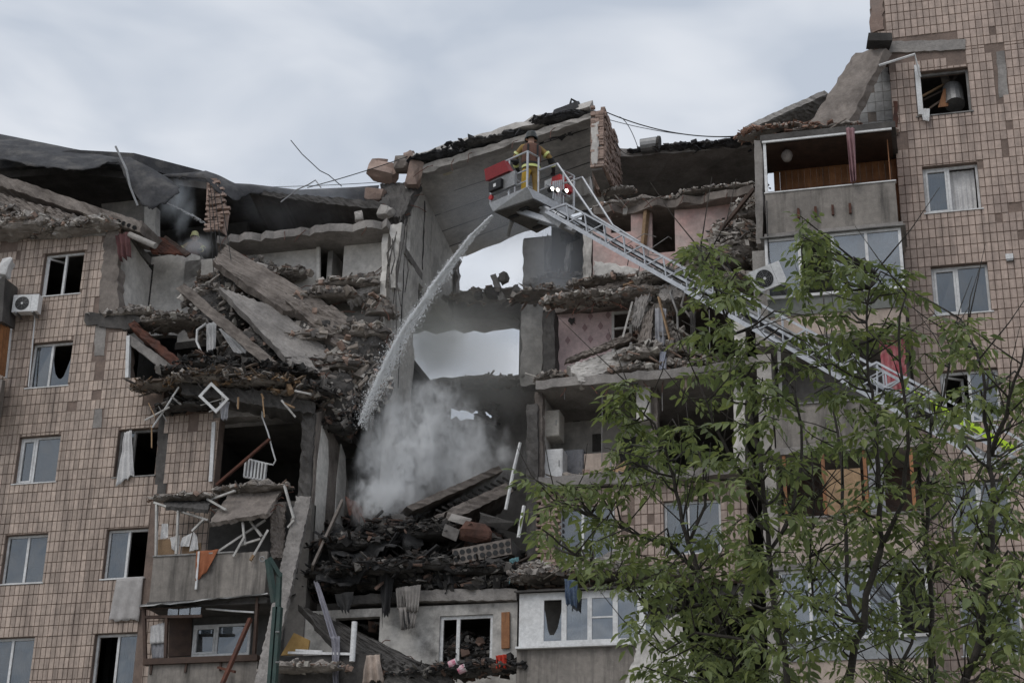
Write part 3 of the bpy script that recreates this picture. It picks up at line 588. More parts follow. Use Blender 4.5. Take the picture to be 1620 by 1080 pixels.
# ================================================================== GUTTED MIDDLE SECTION
rg = random.Random(41)
CB = thing('apartment_block', 'gutted middle section torn open down to the lower floors', 'building', (-9, 2, 0))
def zslab(pts_px, z, back, th, mat, name='floor_slab', parent=CB, amp=.1, seed=1, ny=None):
    # horizontal slab whose broken front edge follows photograph points lying at height z
    r_ = random.Random(seed); fr = []; q = [PZ(a, b, z) for a, b in pts_px]
    for i in range(len(q)-1):
        k = max(2, int((q[i+1]-q[i]).length/.22))
        for j in range(k): fr.append(q[i].lerp(q[i+1], j/k)+V((0, r_.uniform(-amp, amp), r_.uniform(-.03, .03))))
    fr.append(q[-1])
    return obj(name, MB().prism(fr+[V((q[-1].x, back, z)), V((q[0].x, back, z))], (0, 0, -th)), mat, parent)
# roof over the gap: one long hollow slab sagging to the left
sg = MB().rslab([P(648, 254, 3.1), P(936, 166, 1.3), P(965, 318, 8.2), P(672, 430, 8.2)], .24, 22, 8, .10, .012, random.Random(6)); obj('roof_slab', sg, m_plast, CB, label='sagging roof slab over the gap')
ed = MB().rslab([P(664, 262, 3.0), P(936, 178, 1.2), P(936, 188, 1.25), P(668, 276, 3.05)], .5, 26, 2, .05, .03, random.Random(7)); obj('roof_edge', ed, m_concl, CB)
cA, cB, cC, cD = P(662, 250, 3.1), P(936, 166, 1.3), P(965, 318, 8.2), P(690, 425, 8.2); nrm_ = (cB-cA).cross(cD-cA).normalized(); nrm_ = nrm_ if nrm_.z < 0 else -nrm_
for k in range(5):                                    # joints between the planks of the ceiling
    f_ = .2+.16*k; a_, b_ = cA.lerp(cD, f_)+nrm_*.012, cB.lerp(cC, f_)+nrm_*.012; obj('ceiling_joint', MB().bar(a_.lerp(b_, .04), a_.lerp(b_, .96), .03, .01, nrm_), m_concd, CB)
pt_ = [cA.lerp(cB, u).lerp(cD.lerp(cC, u), v)+nrm_*.014 for u, v in ((.06, .09), (.4, .09), (.36, .2), (.1, .2))]
obj('plaster_patch', MB().prism(ragged(pt_, random.Random(5), .3, .04), nrm_*.012), M('yellowed_plaster', (.6, .54, .38), (.5, .46, .36), 1.2, .9, .2), CB)
for (y0_, y1_, z0_, z1_) in ((2.0, 2.35, F(8)+.2, F(9)-.4), (3.6, 3.9, F(8)+.4, 25.6), (5.4, 5.7, F(9)+.1, 25.6), (4.6, 4.66, F(9)+.1, 25.7), (2.9, 2.95, F(7)+1.2, F(9)-.3)):
    rr_ = random.Random(int(y0_*10)); le = [(-14.40, y0_+rr_.uniform(-.05, .05), z0_+(z1_-z0_)*i/9) for i in range(10)]; ri = [(-14.40, y1_+rr_.uniform(-.05, .05), z0_+(z1_-z0_)*i/9) for i in range(9, -1, -1)]
    obj('plaster_strip', MB().prism(le+ri, (-.015, 0, 0)), m_plastw if y1_-y0_ > .1 else m_concd, CB)
# roof and floors of the right-hand rooms
zslab([(934, 252), (1040, 243), (1192, 232)], 25.88, 8, -.26, m_conc, 'roof_slab', amp=.06, seed=3)
zslab([(940, 340), (1000, 334), (1095, 320), (1192, 303)], F(9)-.2, 8, -.22, m_concb, amp=.2, seed=4)
zslab([(862, 497), (930, 488), (1000, 480), (1190, 455)], F(8)-.24, 8, -.26, m_concb, amp=.12, seed=5)
zslab([(847, 616), (930, 608), (1120, 592), (1200, 575)], F(7)-.22, 8, -.24, m_conc, amp=.04, seed=6)
zslab([(852, 768), (1000, 764), (1190, 745)], F(6)-.22, 8, -.24, m_conc, amp=.05, seed=7)
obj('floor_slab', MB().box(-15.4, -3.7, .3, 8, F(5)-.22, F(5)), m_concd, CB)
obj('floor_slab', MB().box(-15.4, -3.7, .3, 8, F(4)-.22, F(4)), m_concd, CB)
# rear wall with the two holes that show sky
h1 = pp([(722, 372), (829, 372), (829, 470), (722, 470)], 8.0); h2 = pp([(690, 514), (822, 512), (822, 604), (690, 606)], 8.0); h2[0].x = -14.46; h3 = pp([(708, 640), (780, 640), (780, 668), (708, 668)], 8.0)
hh = [(h[0].x, h[1].x, h[2].z, h[0].z) for h in (h1, h2, h3)]
s4 = pp([(906, 395), (912, 408)], 8.0); s5 = pp([(893, 430), (900, 440)], 8.0); s6 = pp([(914, 428), (924, 442)], 8.0)
hh += [(a.x, b.x, b.z, a.z) for a, b in (s4, s5, s6)]
obj('rear_wall', holewall(MB(), -14.45, -3.8, 8.0, 8.25, 0, 25.85, hh), m_roomw, CB)
# broken edges round the sky holes
for k, (pts, y_) in enumerate((([(716, 380), (727, 378), (724, 470), (716, 472)], 7.9), ([(722, 462), (832, 455), (832, 474), (720, 476)], 7.85), ([(640, 598), (824, 590), (824, 612), (640, 620)], 7.85), ([(640, 506), (824, 500), (824, 517), (640, 522)], 7.85), ([(700, 634), (786, 630), (784, 648), (702, 646)], 7.9), ([(700, 660), (786, 656), (786, 674), (700, 676)], 7.9), ([(752, 640), (764, 640), (770, 670), (748, 670)], 7.9), ([(776, 636), (790, 636), (790, 672), (774, 672)], 7.9))):
    obj('broken_edge', MB().rslab(p3(*[(a, b, y_) for a, b in pts]), .3, 12 if pts[1][0]-pts[0][0] > 40 else 3, 2 if pts[1][0]-pts[0][0] > 40 else 12, .16, .05, random.Random(60+k)), m_conc, CB)
# column of rough masonry left between the holes, right pier of the gap
obj('column', MB().rslab(p3((827, 378, 6.6), (861, 374, 6.6), (858, 610, 6.6), (822, 612, 6.6)), .5, 4, 20, .06, .05, random.Random(8)), m_plast, CB)
obj('partition', MB().box(P(860, 500, 6.6).x, -9.9, 7.5, 7.65, F(6), 26.0), m_roomw, CB)
for (pts, y_, th_, mt, sd_) in (([(859, 492), (878, 490), (878, 596), (858, 602)], 1.2, .5, m_concd, 1), ([(832, 640), (851, 636), (851, 905), (832, 910)], .35, .5, m_concd, 2), ([(1029, 600), (1041, 600), (1041, 745), (1029, 748)], .75, .25, m_concb, 3), ([(922, 365), (938, 363), (936, 442), (922, 444)], 2.6, .4, m_plastw, 4), ([(1160, 480), (1180, 478), (1180, 760), (1160, 762)], .4, .4, m_plastw, 5), ([(1160, 770), (1182, 768), (1190, 960), (1168, 962)], .3, .4, m_concl, 6)):
    obj('column', MB().rslab(p3(*[(a, b, y_) for a, b in pts]), th_, 3, max(6, int((pts[2][1]-pts[0][1])/9)), .035, .03, random.Random(sd_)), mt, CB)
patch(CB, [(846, 620), (858, 618), (858, 770), (846, 770)], .5, .3, m_concb, .02, 'wall_edge', 9)
for k, (pts, y_) in enumerate((([(858, 372), (872, 370), (866, 452), (856, 456)], 6.9), ([(884, 352), (930, 344), (926, 372), (888, 384)], 6.2), ([(866, 440), (926, 425), (926, 452), (866, 462)], 5.6), ([(896, 384), (904, 382), (898, 440), (890, 442)], 6.4))):
    obj('broken_edge', MB().rslab(p3(*[(a, b, y_) for a, b in pts]), .25, 8, 8, .14, .05, random.Random(160+k)), (m_plast, m_concd, m_conc, m_plastw)[k], CB)
# eighth storey: pink wall with the doorway and the hole
dr = pp([(1031, 331), (1067, 329), (1064, 398), (1031, 398)], 1.85); ho = pp([(966, 340), (998, 340), (998, 366), (966, 366)], 1.85)
x0_ = P(938, 400, 1.85).x
obj('partition', holewall(MB(), x0_, -3.7, 1.85, 2.0, F(8)-.25, F(9)-.1, [(dr[0].x, dr[1].x, dr[2].z, dr[0].z), (ho[0].x, ho[1].x, ho[2].z, ho[0].z)]), m_pink, CB, label='pink plastered room wall with a dark doorway')
lin = MB().rslab(p3((968, 322, 1.81), (1068, 309, 1.81), (1068, 330, 1.81), (968, 341, 1.81)), .1, 16, 3, .03, .012, random.Random(12)); obj('lintel', lin, m_plast, CB)
lin = MB().rslab(p3((1070, 312, 1.81), (1130, 303, 1.81), (1120, 322, 1.81), (1070, 322, 1.81)), .1, 12, 3, .06, .012, random.Random(13)); obj('lintel', lin, m_plast, CB)
low = MB().rslab(p3((940, 410, 1.8), (1010, 425, 1.8), (1000, 448, 1.8), (938, 442, 1.8)), .06, 12, 5, .08, .01, random.Random(14)); obj('plaster_strip', low, m_plastw, CB)
obj('door_jamb', MB().bar(P(1024, 325, 1.7), P(1018, 390, 1.75), .16, .1), m_wood, CB)
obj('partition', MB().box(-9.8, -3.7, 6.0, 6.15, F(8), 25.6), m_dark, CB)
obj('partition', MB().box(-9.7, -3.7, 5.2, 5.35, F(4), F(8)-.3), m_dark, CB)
# ninth storey far wall, pale
obj('partition', MB().rslab(p3((893, 292, 5.5), (935, 278, 5.5), (935, 306, 5.5), (893, 320, 5.5)), .2, 8, 3, .06, .02, random.Random(15)), m_plastw, CB)
obj('brick_heap', MB().rslab(p3((935, 268, 2.6), (960, 266, 2.6), (958, 300, 2.6), (938, 300, 2.6)), .4, 5, 5, .12, .06, random.Random(16)), m_brick, CB)
# seventh storey: pale pink papered room
pw_ = pp([(875, 490), (970, 486), (970, 592), (875, 596)], 1.9)
obj('partition', MB().prism(pw_, (0, .15, 0)), m_pinkp, CB, label='pale pink papered wall with a faded diamond pattern')
for (a_, b_) in ((906, 508), (934, 500), (962, 498), (934, 536), (962, 532), (898, 538), (925, 518), (950, 515)):
    c_ = P(a_, b_, 1.885); obj('wall_ornament', MB().prism([c_+V((-.075, 0, 0)), c_+V((0, 0, -.12)), c_+V((.075, 0, 0)), c_+V((0, 0, .12))], (0, .012, 0)), M('ornament', (.36, .24, .24), (.42, .3, .3), 6, .9, 0) if 'ornament' not in bpy.data.materials else bpy.data.materials['ornament'], CB)
c_ = P(905, 508, 1.88); obj('wall_hole_dark', MB().rslab([c_+V((-.1, -.005, .1)), c_+V((.1, -.005, .1)), c_+V((.1, -.005, -.1)), c_+V((-.1, -.005, -.1))], .02, 4, 4, .06, .004, random.Random(3)), m_dark, CB)  # dark patch stands in for the shade inside a hole
fm, _ = frame_mb(P(968, 500, 1.85).x, P(1000, 500, 1.85).x, P(985, 560, 1.85).z, P(985, 493, 1.85).z, 1.8, w=.07, trans=.6); obj('door_frame', fm, m_plastw, CB)
# sixth storey: kitchen
kb = pp([(858, 640), (1030, 632), (1030, 768), (858, 768)], 2.8); obj('partition', MB().prism(kb, (0, .15, 0)), m_plast, CB)
obj('partition', MB().box(P(858, 700, .6).x-.12, P(858, 700, .6).x, .65, 2.8, F(6), F(7)-.24), m_plast, CB)
c_ = P(912, 660, 2.79); obj('vent_hole_dark', MB().box(c_.x-.1, c_.x+.1, 2.775, 2.8, c_.z-.12, c_.z+.12), m_black, CB)  # black plate in place of the dark inside the vent
c_ = P(944, 700, 2.79); obj('wall_poster', MB().box(c_.x-.12, c_.x+.12, 2.78, 2.8, c_.z-.25, c_.z+.25), m_concd, CB)
dk = pp([(975, 690), (1025, 690), (1025, 768), (975, 768)], 2.78); obj('doorway', MB().prism(dk, (0, .01, 0)), m_dark, CB)  # thin dark panel stands in for the shade inside a doorway
# fifth storey: tiled spandrel, window and brick jamb beside the burnt column
obj('wall', holewall(MB(), P(872, 800, .05).x, P(1182, 800, .05).x, .05, .35, F(5)+.05, F(6)-.25, [(P(884, 800, .05).x, P(972, 800, .05).x, F(5)+.75, F(5)+2.1), (P(1050, 800, .05).x, P(1140, 800, .05).x, F(5)+.75, F(5)+2.1)]), m_joint, CB)
hw = [(P(884, 800, .05).x, P(972, 800, .05).x, F(5)+.75, F(5)+2.1), (P(1050, 800, .05).x, P(1140, 800, .05).x, F(5)+.75, F(5)+2.1)]
tiles(CB, [(P(905, 800, .05).x, P(1182, 800, .05).x, F(5)+.05, F(6)-.25)], hw, [(990, 790, 1000, 830)], .163, .258, m_tile_b, rg, .03, y=.05)
for h_, sd_ in zip(hw, (1, 2)): window(CB, *h_, y=.15, mull=.42, panes=('curtain', 'glass'), seed=sd_, sill=False)
bk = MB(); me_b = mesh_of(MB().box(-.12, .12, -.06, .06, -.034, .034), 'brick', m_brick, fix=False)
bx0, bx1 = P(853, 830, .0).x, P(876, 830, .0).x; z = F(5)+.1; j = 0
while z < F(6)-.3:
    x = bx0+(.13 if j % 2 else 0)
    while x < bx1+(.02 if rg.random() < .7 else .2):
        inst('brick', me_b, (x+.05, .0+rg.uniform(-.03, .02), z), (0, 0, rg.uniform(-.06, .06)), CB); x += .255
    z += .078; j += 1
# ------------------------------------------------------------------ brick pier on the roof, brick by brick
me_b2 = mesh_of(MB().box(-.06, .06, -.12, .12, -.034, .034), 'brick', m_brick, fix=False)
px0 = P(934, 220, 1.0).x; px1 = P(955, 220, 1.0).x
zb, zt_ = 25.9, P(940, 168, 1.0).z
obj('pier_core', MB().box(px0+.02, px1-.055, 1.075, 3.0, 24.2, zt_-.25), m_conc, CB)
obj('plaster_strip', MB().rslab(p3((935, 196, .98), (948, 192, .98), (946, 258, .98), (935, 262, .98)), .03, 4, 10, .05, .006, random.Random(77)), m_plast, CB)
z = P(944, 262, 1.0).z; j = 0
while z < zt_:
    x = px0; first = j % 2 == 0
    while x < px1-.05:
        w_ = min(.125 if first else .245, px1-x); first = False
        if (z < zt_-.15 or rg.random() < .5) and rg.random() > .12: inst('brick', me_b, (x+w_/2, 1.06+rg.uniform(-.025, .03), z), (rg.uniform(-.04, .04), 0, rg.uniform(-.07, .07)), CB, (w_/.25, 1, 1))
        x += w_+.006
    y = 1.1; first = j % 2 == 1; ym = 3.3-(max(0, z-zb)*1.4)+rg.uniform(-.15, .15)
    while y < ym:
        w_ = .125 if first else .245; first = False
        if rg.random() > .14: inst('brick', me_b2, (px1-.03+rg.uniform(-.025, .025), y+w_/2, z), (0, 0, rg.uniform(-.06, .06)), CB, (1, w_/.25, 1))
        y += w_+.006
    z += .078; j += 1
# ------------------------------------------------------------------ storey below the burnt heap
obj('floor_edge', MB().rslab(p3((655, 932, -.1), (818, 930, -.1), (818, 949, -.1), (655, 951, -.1)), .5, 18, 2, .03, .02, random.Random(17)), m_conc, CB)
obj('floor_edge', MB().rslab(p3((534, 941, -.05), (656, 934, -.05), (656, 952, -.05), (534, 958, -.05)), .5, 14, 2, .04, .03, random.Random(18)), m_concd, CB)
wz = pp([(696, 974), (780, 972), (780, 1042), (696, 1044)], .05)
hole5 = (wz[0].x, wz[1].x, wz[2].z-.3, wz[0].z); hole6 = (P(530, 1000, .05).x, P(600, 1000, .05).x, F(4)+.6, P(560, 976, .05).z)
obj('wall', holewall(MB(), P(480, 1000, .05).x, P(818, 1000, .05).x, .05, .3, 0, F(5)-.24, [hole5, hole6]), m_sootw, CB, label='white plastered wall with a smashed window')
fm, hs = frame_mb(hole5[0], hole5[1], hole5[2], hole5[3], .12, mull=.34, w=.08); wn = obj('window', fm, m_pvc, CB)
obj('partition', MB().box(-15.3, -9.9, 2.6, 2.75, 0, F(5)-.23), m_dark, CB)
obj('door', MB().prism(pp([(793, 968), (806, 967), (806, 1024), (793, 1025)], -.02), (0, .05, 0)), m_woodp, CB)
# glazed balcony on the fourth storey
gx0, gx1 = P(822, 980, -1.2).x, P(1056, 980, -1.2).x; gz0, gz1 = P(900, 1021, -1.2).z, P(900, 936, -1.2).z
xs = [P(a, 980, -1.2).x for a in (859, 891, 931, 940, 972, 978, 1010, 1020, 1052)]
hs = [(P(861, 980, -1.2).x, P(889, 980, -1.2).x), (P(897, 980, -1.2).x, P(930, 980, -1.2).x), (P(937, 980, -1.2).x, P(970, 980, -1.2).x), (P(978, 980, -1.2).x, P(1009, 980, -1.2).x), (P(1022, 980, -1.2).x, P(1053, 980, -1.2).x)]
gh = [(a, b, gz0+.12, gz1-.18) for a, b in hs]
gl = obj('balcony_glazing', holewall(MB(), gx0, gx1, -1.25, -1.18, gz0, gz1, gh), m_pvc, CB, label='white framed balcony glazing with cracked panes')
for k, (a, b, c, d) in enumerate(gh):
    if k in (0, 4): obj('pane', shard(MB(), a, b, c, d, -1.22, random.Random(k+2)), m_glassl, gl)
    else: obj('pane', MB().box(a, b, -1.222, -1.216, c, d), m_glassl, gl)
obj('transom', MB().box(gh[2][0], gh[2][1], -1.245, -1.19, gz0+.62, gz0+.66), m_pvc, gl)
obj('loose_sash', frame_mb(P(905, 960, -1.0).x, P(922, 960, -1.0).x, P(912, 1012, -1.0).z, P(912, 962, -1.0).z, -1.0, w=.04)[0], m_pvc, gl)
obj('sheet_roof', MB().hexa([(gx0-.1, -1.4, gz1), (gx1+.1, -1.4, gz1), (gx1+.1, 0, gz1+.22), (gx0-.1, 0, gz1+.22), (gx0-.1, -1.4, gz1+.04), (gx1+.1, -1.4, gz1+.04), (gx1+.1, 0, gz1+.26), (gx0-.1, 0, gz1+.26)]), m_concd, CB)
obj('sill', MB().box(gx0-.06, gx1+.05, -1.34, -1.15, gz0-.05, gz0), m_pvc, CB)
obj('balcony_glazing', MB().box(gx1-.03, gx1+.03, -1.17, 0, gz0, gz1), m_pvcd, CB)
obj('balcony_back', MB().box(gx0, gx1, -.05, .04, F(4)-.2, F(5)-.3), m_roomw, CB)
obj('parapet', MB().box(gx0-.05, gx1, -1.2, -1.08, F(4)-.6, gz0-.06), m_parap, CB)
obj('balcony_slab', MB().box(gx0-.05, gx1, -1.15, .0, F(4)-.2, F(4)-.02), m_conc, CB)
# ================================================================== LOOSE SLABS, SHEETS AND RUBBLE
def curtain_sheet(cols, th, rg, amp=.035, sub=6, rows=14):
    # cols: (px, py_top, y_top, py_bottom, y_bottom); a bent sheet with thickness
    A = []; full = []
    for i in range(len(cols)-1):
        for k in range(sub):
            t = k/sub; full.append([a+(b-a)*t for a, b in zip(cols[i], cols[i+1])])
    full.append(list(cols[-1])); nu = len(full)-1
    B = []
    for j in range(rows+1):
        b = j/rows
        for c in full:
            p0, p1 = P(c[0], c[1], c[2]), P(c[0]+(c[5] if len(c) > 5 else 0), c[3], c[4])
            q = p0.lerp(p1, b)+V((0, -math.sin(b*3.14)*.12, 0)); w = noise.noise(q*1.7)*amp*2+noise.noise(q*5)*amp+noise.noise(q*13)*amp*.35
            if j == rows: q = q+V((0, 0, noise.noise(q*6)*.09+noise.noise(q*17)*.05))
            A.append(q+V((0, w, w*.5))); B.append(q+V((0, w+th, w*.5)))
    return MB().grid2(A, B, nu, rows)
rg = random.Random(51)
obj('roofing_sheet', curtain_sheet([(-30, 205, 1.2, 246, -.3), (0, 212, 1.2, 252, -.3), (50, 222, 1.2, 262, -.3), (104, 233, 1.2, 269, -.3), (145, 241, 1.1, 268, -.2), (171, 247, .9, 258, .1), (188, 249, .7, 256, .3), (205, 248, .6, 296, .1), (226, 259, .6, 326, .0), (241, 267, .6, 329, .0), (262, 279, .7, 320, .2), (284, 297, .9, 304, .6)], .03, rg),
    m_bitum, label='dark roofing sheet curling over the torn edge of the left roof', cat='roofing', smooth=True)
obj('roofing_sheet', curtain_sheet([(259, 277, 1.6, 281, 1.3), (290, 275, 1.5, 280, 1.2), (326, 270, 1.3, 283, .9), (345, 277, 1.4, 305, .9), (372, 290, 1.6, 318, 1.2), (395, 291, 2.0, 305, 1.7), (420, 294, 2.4, 305, 2.0), (470, 300, 3.0, 310, 2.8), (520, 298, 3.6, 315, 3.4), (560, 296, 4.2, 318, 4.0), (600, 293, 4.9, 322, 4.7)], .03, rg),
    m_bitum, label='ragged roofing sheet on the sagging roof behind the hanging brick stub', cat='roofing', smooth=True)
def slab(name, corners, th, mat, label, cat, nu=10, nv=5, ej=.06, sj=.015, seed=0, sag=0, smooth=False, group=None):
    o_ = obj(name, MB().rslab(p3(*corners), th, nu*2, nv*2, ej, sj*.8, random.Random(seed), 0, sag), mat, None, label, cat, group)
    if cat == 'concrete slab' and seed < 90:          # torn reinforcing bars at one end
        r_ = random.Random(seed+7); c = p3(*corners); e0, e1 = (c[1], c[2]); dr = ((c[1]+c[2])-(c[0]+c[3])).normalized()
        for k in range(4):
            a_ = e0.lerp(e1, (k+.5)/4)-V((0, -.08, .02)); b_ = a_+dr*r_.uniform(.15, .45)+V((r_.uniform(-.1, .1), r_.uniform(-.1, .05), r_.uniform(-.25, .1)))
            obj('rebar', MB().tube([a_-dr*.1, a_, a_.lerp(b_, .5)+V((0, 0, r_.uniform(-.02, .06))), b_], .011, 5), m_rust, o_)
    return o_
# hollow-core roof slab fallen across the left roof
hs_ = thing('slab_fragment', 'long hollow-core slab sloping down over the left rubble to an end with round holes', 'concrete slab', P(110, 330, .2))
obj('slab_body', MB().rslab(p3((-20, 268, -.2), (226, 350, -.2), (222, 368, -.2), (-20, 288, -.2)), 1.6, 30, 3, .04, .03, random.Random(1)), m_concb, hs_)
for k in range(4): obj('core_hole_dark', MB().tube([P(187+k*8.5, 350+k*3.3, -.24), P(187+k*8.5, 350+k*3.3, -.16)], .062, 12), m_black, hs_)  # black discs paint the dark inside the hollow cores
slab('beam_fragment', [(-20, 298, -.3), (118, 338, -.35), (124, 356, -.35), (-20, 322, -.3)], .5, m_concb, 'broken concrete beam lying under the fallen slab at far left', 'concrete beam', 18, 4, .07, .04, 2)
slab('beam_fragment', [(88, 346, -.4), (160, 336, -.3), (166, 352, -.3), (82, 372, -.4)], .4, m_concl, 'short pale broken beam resting on the left wall head', 'concrete beam', 10, 4, .08, .04, 3)
# brick stub hanging from the roof
bs_ = thing('brick_stub', 'narrow brick stub hanging below the roof sheet with dangling wires', 'brick pillar', P(342, 368, 1.0))
obj('core', MB().prism(pp([(327, 288), (344, 296), (357, 330), (352, 366), (331, 352), (326, 330)], 1.1), (0, .3, 0)), m_brick, bs_)
z = P(340, 362, 1.0).z; j = 0
while z < P(335, 284, 1.0).z:
    f_ = (z-P(340, 362, 1.0).z)/1.5; x = P(327, 330, 1.0).x+(.1 if j % 2 else 0); xe = P(352, 330, 1.0).x-max(0, f_-.45)*.5-max(0, .3-f_)*.4
    while x < xe:
        if rg.random() > .08: inst('brick', me_b, (x+.1, 1.02+rg.uniform(-.04, .04), z), (rg.uniform(-.05, .05), rg.uniform(-.1, .1), rg.uniform(-.15, .15)), bs_)
        x += .25
    z += .082; j += 1
# ---- big slabs in the opened left rooms
slab('slab_fragment', [(336, 412, .4), (358, 386, .9), (545, 496, 1.2), (448, 492, .5)], .22, m_concb, 'broad brown floor slab leaning down through the opened left room', 'concrete slab', 14, 8, .10, .03, 11)
slab('slab_fragment', [(446, 474, .55), (528, 482, 1.0), (612, 548, 1.1), (560, 574, .6)], .25, m_concb, 'dark broken slab end below the broad leaning slab', 'concrete slab', 10, 8, .16, .05, 12)
slab('slab_fragment', [(344, 452, .2), (442, 488, .7), (536, 566, .7), (452, 566, .0)], .2, m_conc, 'cracked grey slab lying under the broad leaning slab', 'concrete slab', 12, 8, .08, .025, 13)
slab('slab_fragment', [(452, 566, -.1), (486, 560, .2), (516, 602, .2), (490, 612, -.1)], .2, m_conc, 'squarish slab piece at the foot of the cracked slab', 'concrete slab', 8, 8, .06, .02, 14)
slab('slab_fragment', [(528, 568, .6), (560, 560, .8), (552, 590, .8), (530, 596, .6)], .2, m_concb, 'small slab fragment right of the cracked slab', 'concrete slab', 6, 5, .1, .03, 15)
slab('slab_fragment', [(545, 470, 1.4), (606, 430, 1.6), (612, 446, 1.5), (550, 480, 1.3)], .25, m_concl, 'pale slab piece propped below the doorway of the left room', 'concrete slab', 10, 4, .06, .03, 16)
slab('slab_fragment', [(540, 455, 1.7), (590, 428, 1.9), (596, 438, 1.8), (548, 466, 1.6)], .2, m_concb, 'brown slab piece stacked behind the pale propped one', 'concrete slab', 8, 4, .08, .03, 17)
obj('beam_fragment', MB().rslab(p3((277, 456, -.5), (292, 447, -.5), (488, 614, -.3), (468, 622, -.3)), .25, 4, 30, .03, .012, random.Random(18)), m_concb, None, 'long straight concrete beam leaning diagonally across the left ruin', 'concrete beam')
obj('beam_fragment', MB().rslab(p3((200, 512, -.15), (212, 506, -.1), (292, 572, -.1), (282, 588, -.15)), .2, 4, 14, .06, .04, random.Random(19)), m_rust, None, 'reddish splintered lintel hanging across the smashed left window', 'lintel')
obj('beam_fragment', MB().rslab(p3((205, 527, -.05), (284, 586, -.05), (276, 600, -.05), (205, 545, -.05)), .15, 14, 3, .03, .02, random.Random(20)), m_conc, None, 'grey beam just below the splintered lintel', 'concrete beam')
obj('floor_fragment', MB().rslab(p3((286, 604, -.9), (400, 616, -.7), (490, 628, -.2), (486, 652, -.2), (286, 628, -.9))[:2]+p3((400, 640, -.7), (286, 624, -.9)), .8, 16, 3, .05, .04, random.Random(21)), m_concd, None, 'sagging broken floor edge under the splintered wood heap', 'concrete slab')
obj('floor_fragment', MB().rslab(p3((395, 612, -.7), (500, 636, -.1), (500, 656, -.1), (395, 640, -.7)), .8, 16, 3, .06, .04, random.Random(22)), m_concd, None, 'broken floor edge ending at the burnt column', 'concrete slab')
# pale plaster piece beyond the gap, standing pier remnants
slab('wall_fragment', [(577, 576, 2.2), (588, 574, 2.2), (586, 702, 2.2), (576, 706, 2.2)], .3, m_plast, 'thin pale wall remnant standing behind the water jet', 'wall', 3, 14, .03, .02, 23)
# masonry heads on the wall left of the gap
def lump(name, px, py, y, sz, label, cat, mat, seed, rot=None):
    r_ = random.Random(seed); m = MB(); c = P(px, py, y)
    b_ = bmesh.new(); bmesh.ops.create_icosphere(b_, subdivisions=2, radius=1)
    R = Euler(rot or (r_.uniform(-.3, .3), r_.uniform(-.3, .3), r_.uniform(-.5, .5))).to_matrix(); o_ = V((seed*3.7, seed*1.3, 0))
    vs = []
    for v in b_.verts:
        q = v.co; q = V([math.copysign(abs(t)**.38, t) for t in q]); q = q*(.86+.3*noise.noise(q*1.3+o_)+.2*noise.noise(q*3.5+o_))
        vs.append(c+R @ V((q.x*sz[0]/2, q.y*sz[1]/2, q.z*sz[2]/2)))
    fs = [[v.index for v in f.verts] for f in b_.faces]; b_.free()
    m.add(vs, fs); return obj(name, m, mat, None, label, cat)
lump('masonry_block', 606, 271, 3.4, (1.0, .6, .62), 'largest brick masonry block perched left of the gap', 'masonry', m_brick, 1)
lump('masonry_block', 600, 259, 3.5, (.45, .4, .35), 'small masonry lump on top of the largest perched block', 'masonry', m_brick, 2)
lump('masonry_block', 637, 262, 3.3, (.5, .5, .5), 'dark masonry lump between the perched block and the roof slab', 'masonry', m_concb, 3)
lump('masonry_block', 648, 250, 3.3, (.4, .4, .4), 'topmost masonry lump at the left end of the roof slab', 'masonry', m_brick, 4)
lump('masonry_block', 655, 278, 3.1, (.5, .5, .9), 'tall masonry lump under the left end of the roof slab', 'masonry', m_brick, 5)
lump('masonry_block', 594, 309, 3.2, (.75, .5, .45), 'rounded masonry lump lying on the sagging roof edge', 'masonry', m_brick, 6)
lump('masonry_block', 568, 343, 2.0, (.28, .3, .35), 'small pale lump hanging under the sagging roof', 'masonry', m_concl, 7)
lump('masonry_block', 610, 336, 2.4, (.5, .4, .4), 'pale broken lump at the corner of the sagging roof', 'masonry', m_concl, 8)
slab('roof_fragment', [(395, 300, 1.9), (604, 318, 2.6), (612, 334, 2.6), (395, 308, 1.9)], 2.2, m_concd, 'sagging roof slab edge left of the gap', 'concrete slab', 22, 2, .05, .03, 24)
slab('roof_fragment', [(600, 290, 3.6), (665, 285, 3.4), (640, 345, 2.4), (600, 340, 2.4)], .25, m_concd, 'tilted dark roof piece under the perched masonry', 'concrete slab', 8, 6, .12, .04, 25)
# debris on the sill of the sky hole
obj('leaning_post', MB().rslab(p3((775, 435, 6.3), (784, 432, 6.3), (799, 472, 6.2), (789, 475, 6.2)), .2, 3, 8, .02, .02, random.Random(4)), m_concl, None, 'pale short post leaning in the upper sky opening', 'concrete post')
lump('masonry_block', 797, 440, 6.5, (.35, .35, .35), 'round lump behind the leaning post in the sky opening', 'masonry', m_conc, 9)
lump('masonry_block', 757, 466, 6.3, (.3, .3, .3), 'small dark lump on the sill of the upper sky opening', 'masonry', m_concd, 10)
lump('masonry_block', 779, 463, 6.3, (.5, .4, .4), 'lump at the foot of the leaning post in the sky opening', 'masonry', m_concd, 11)
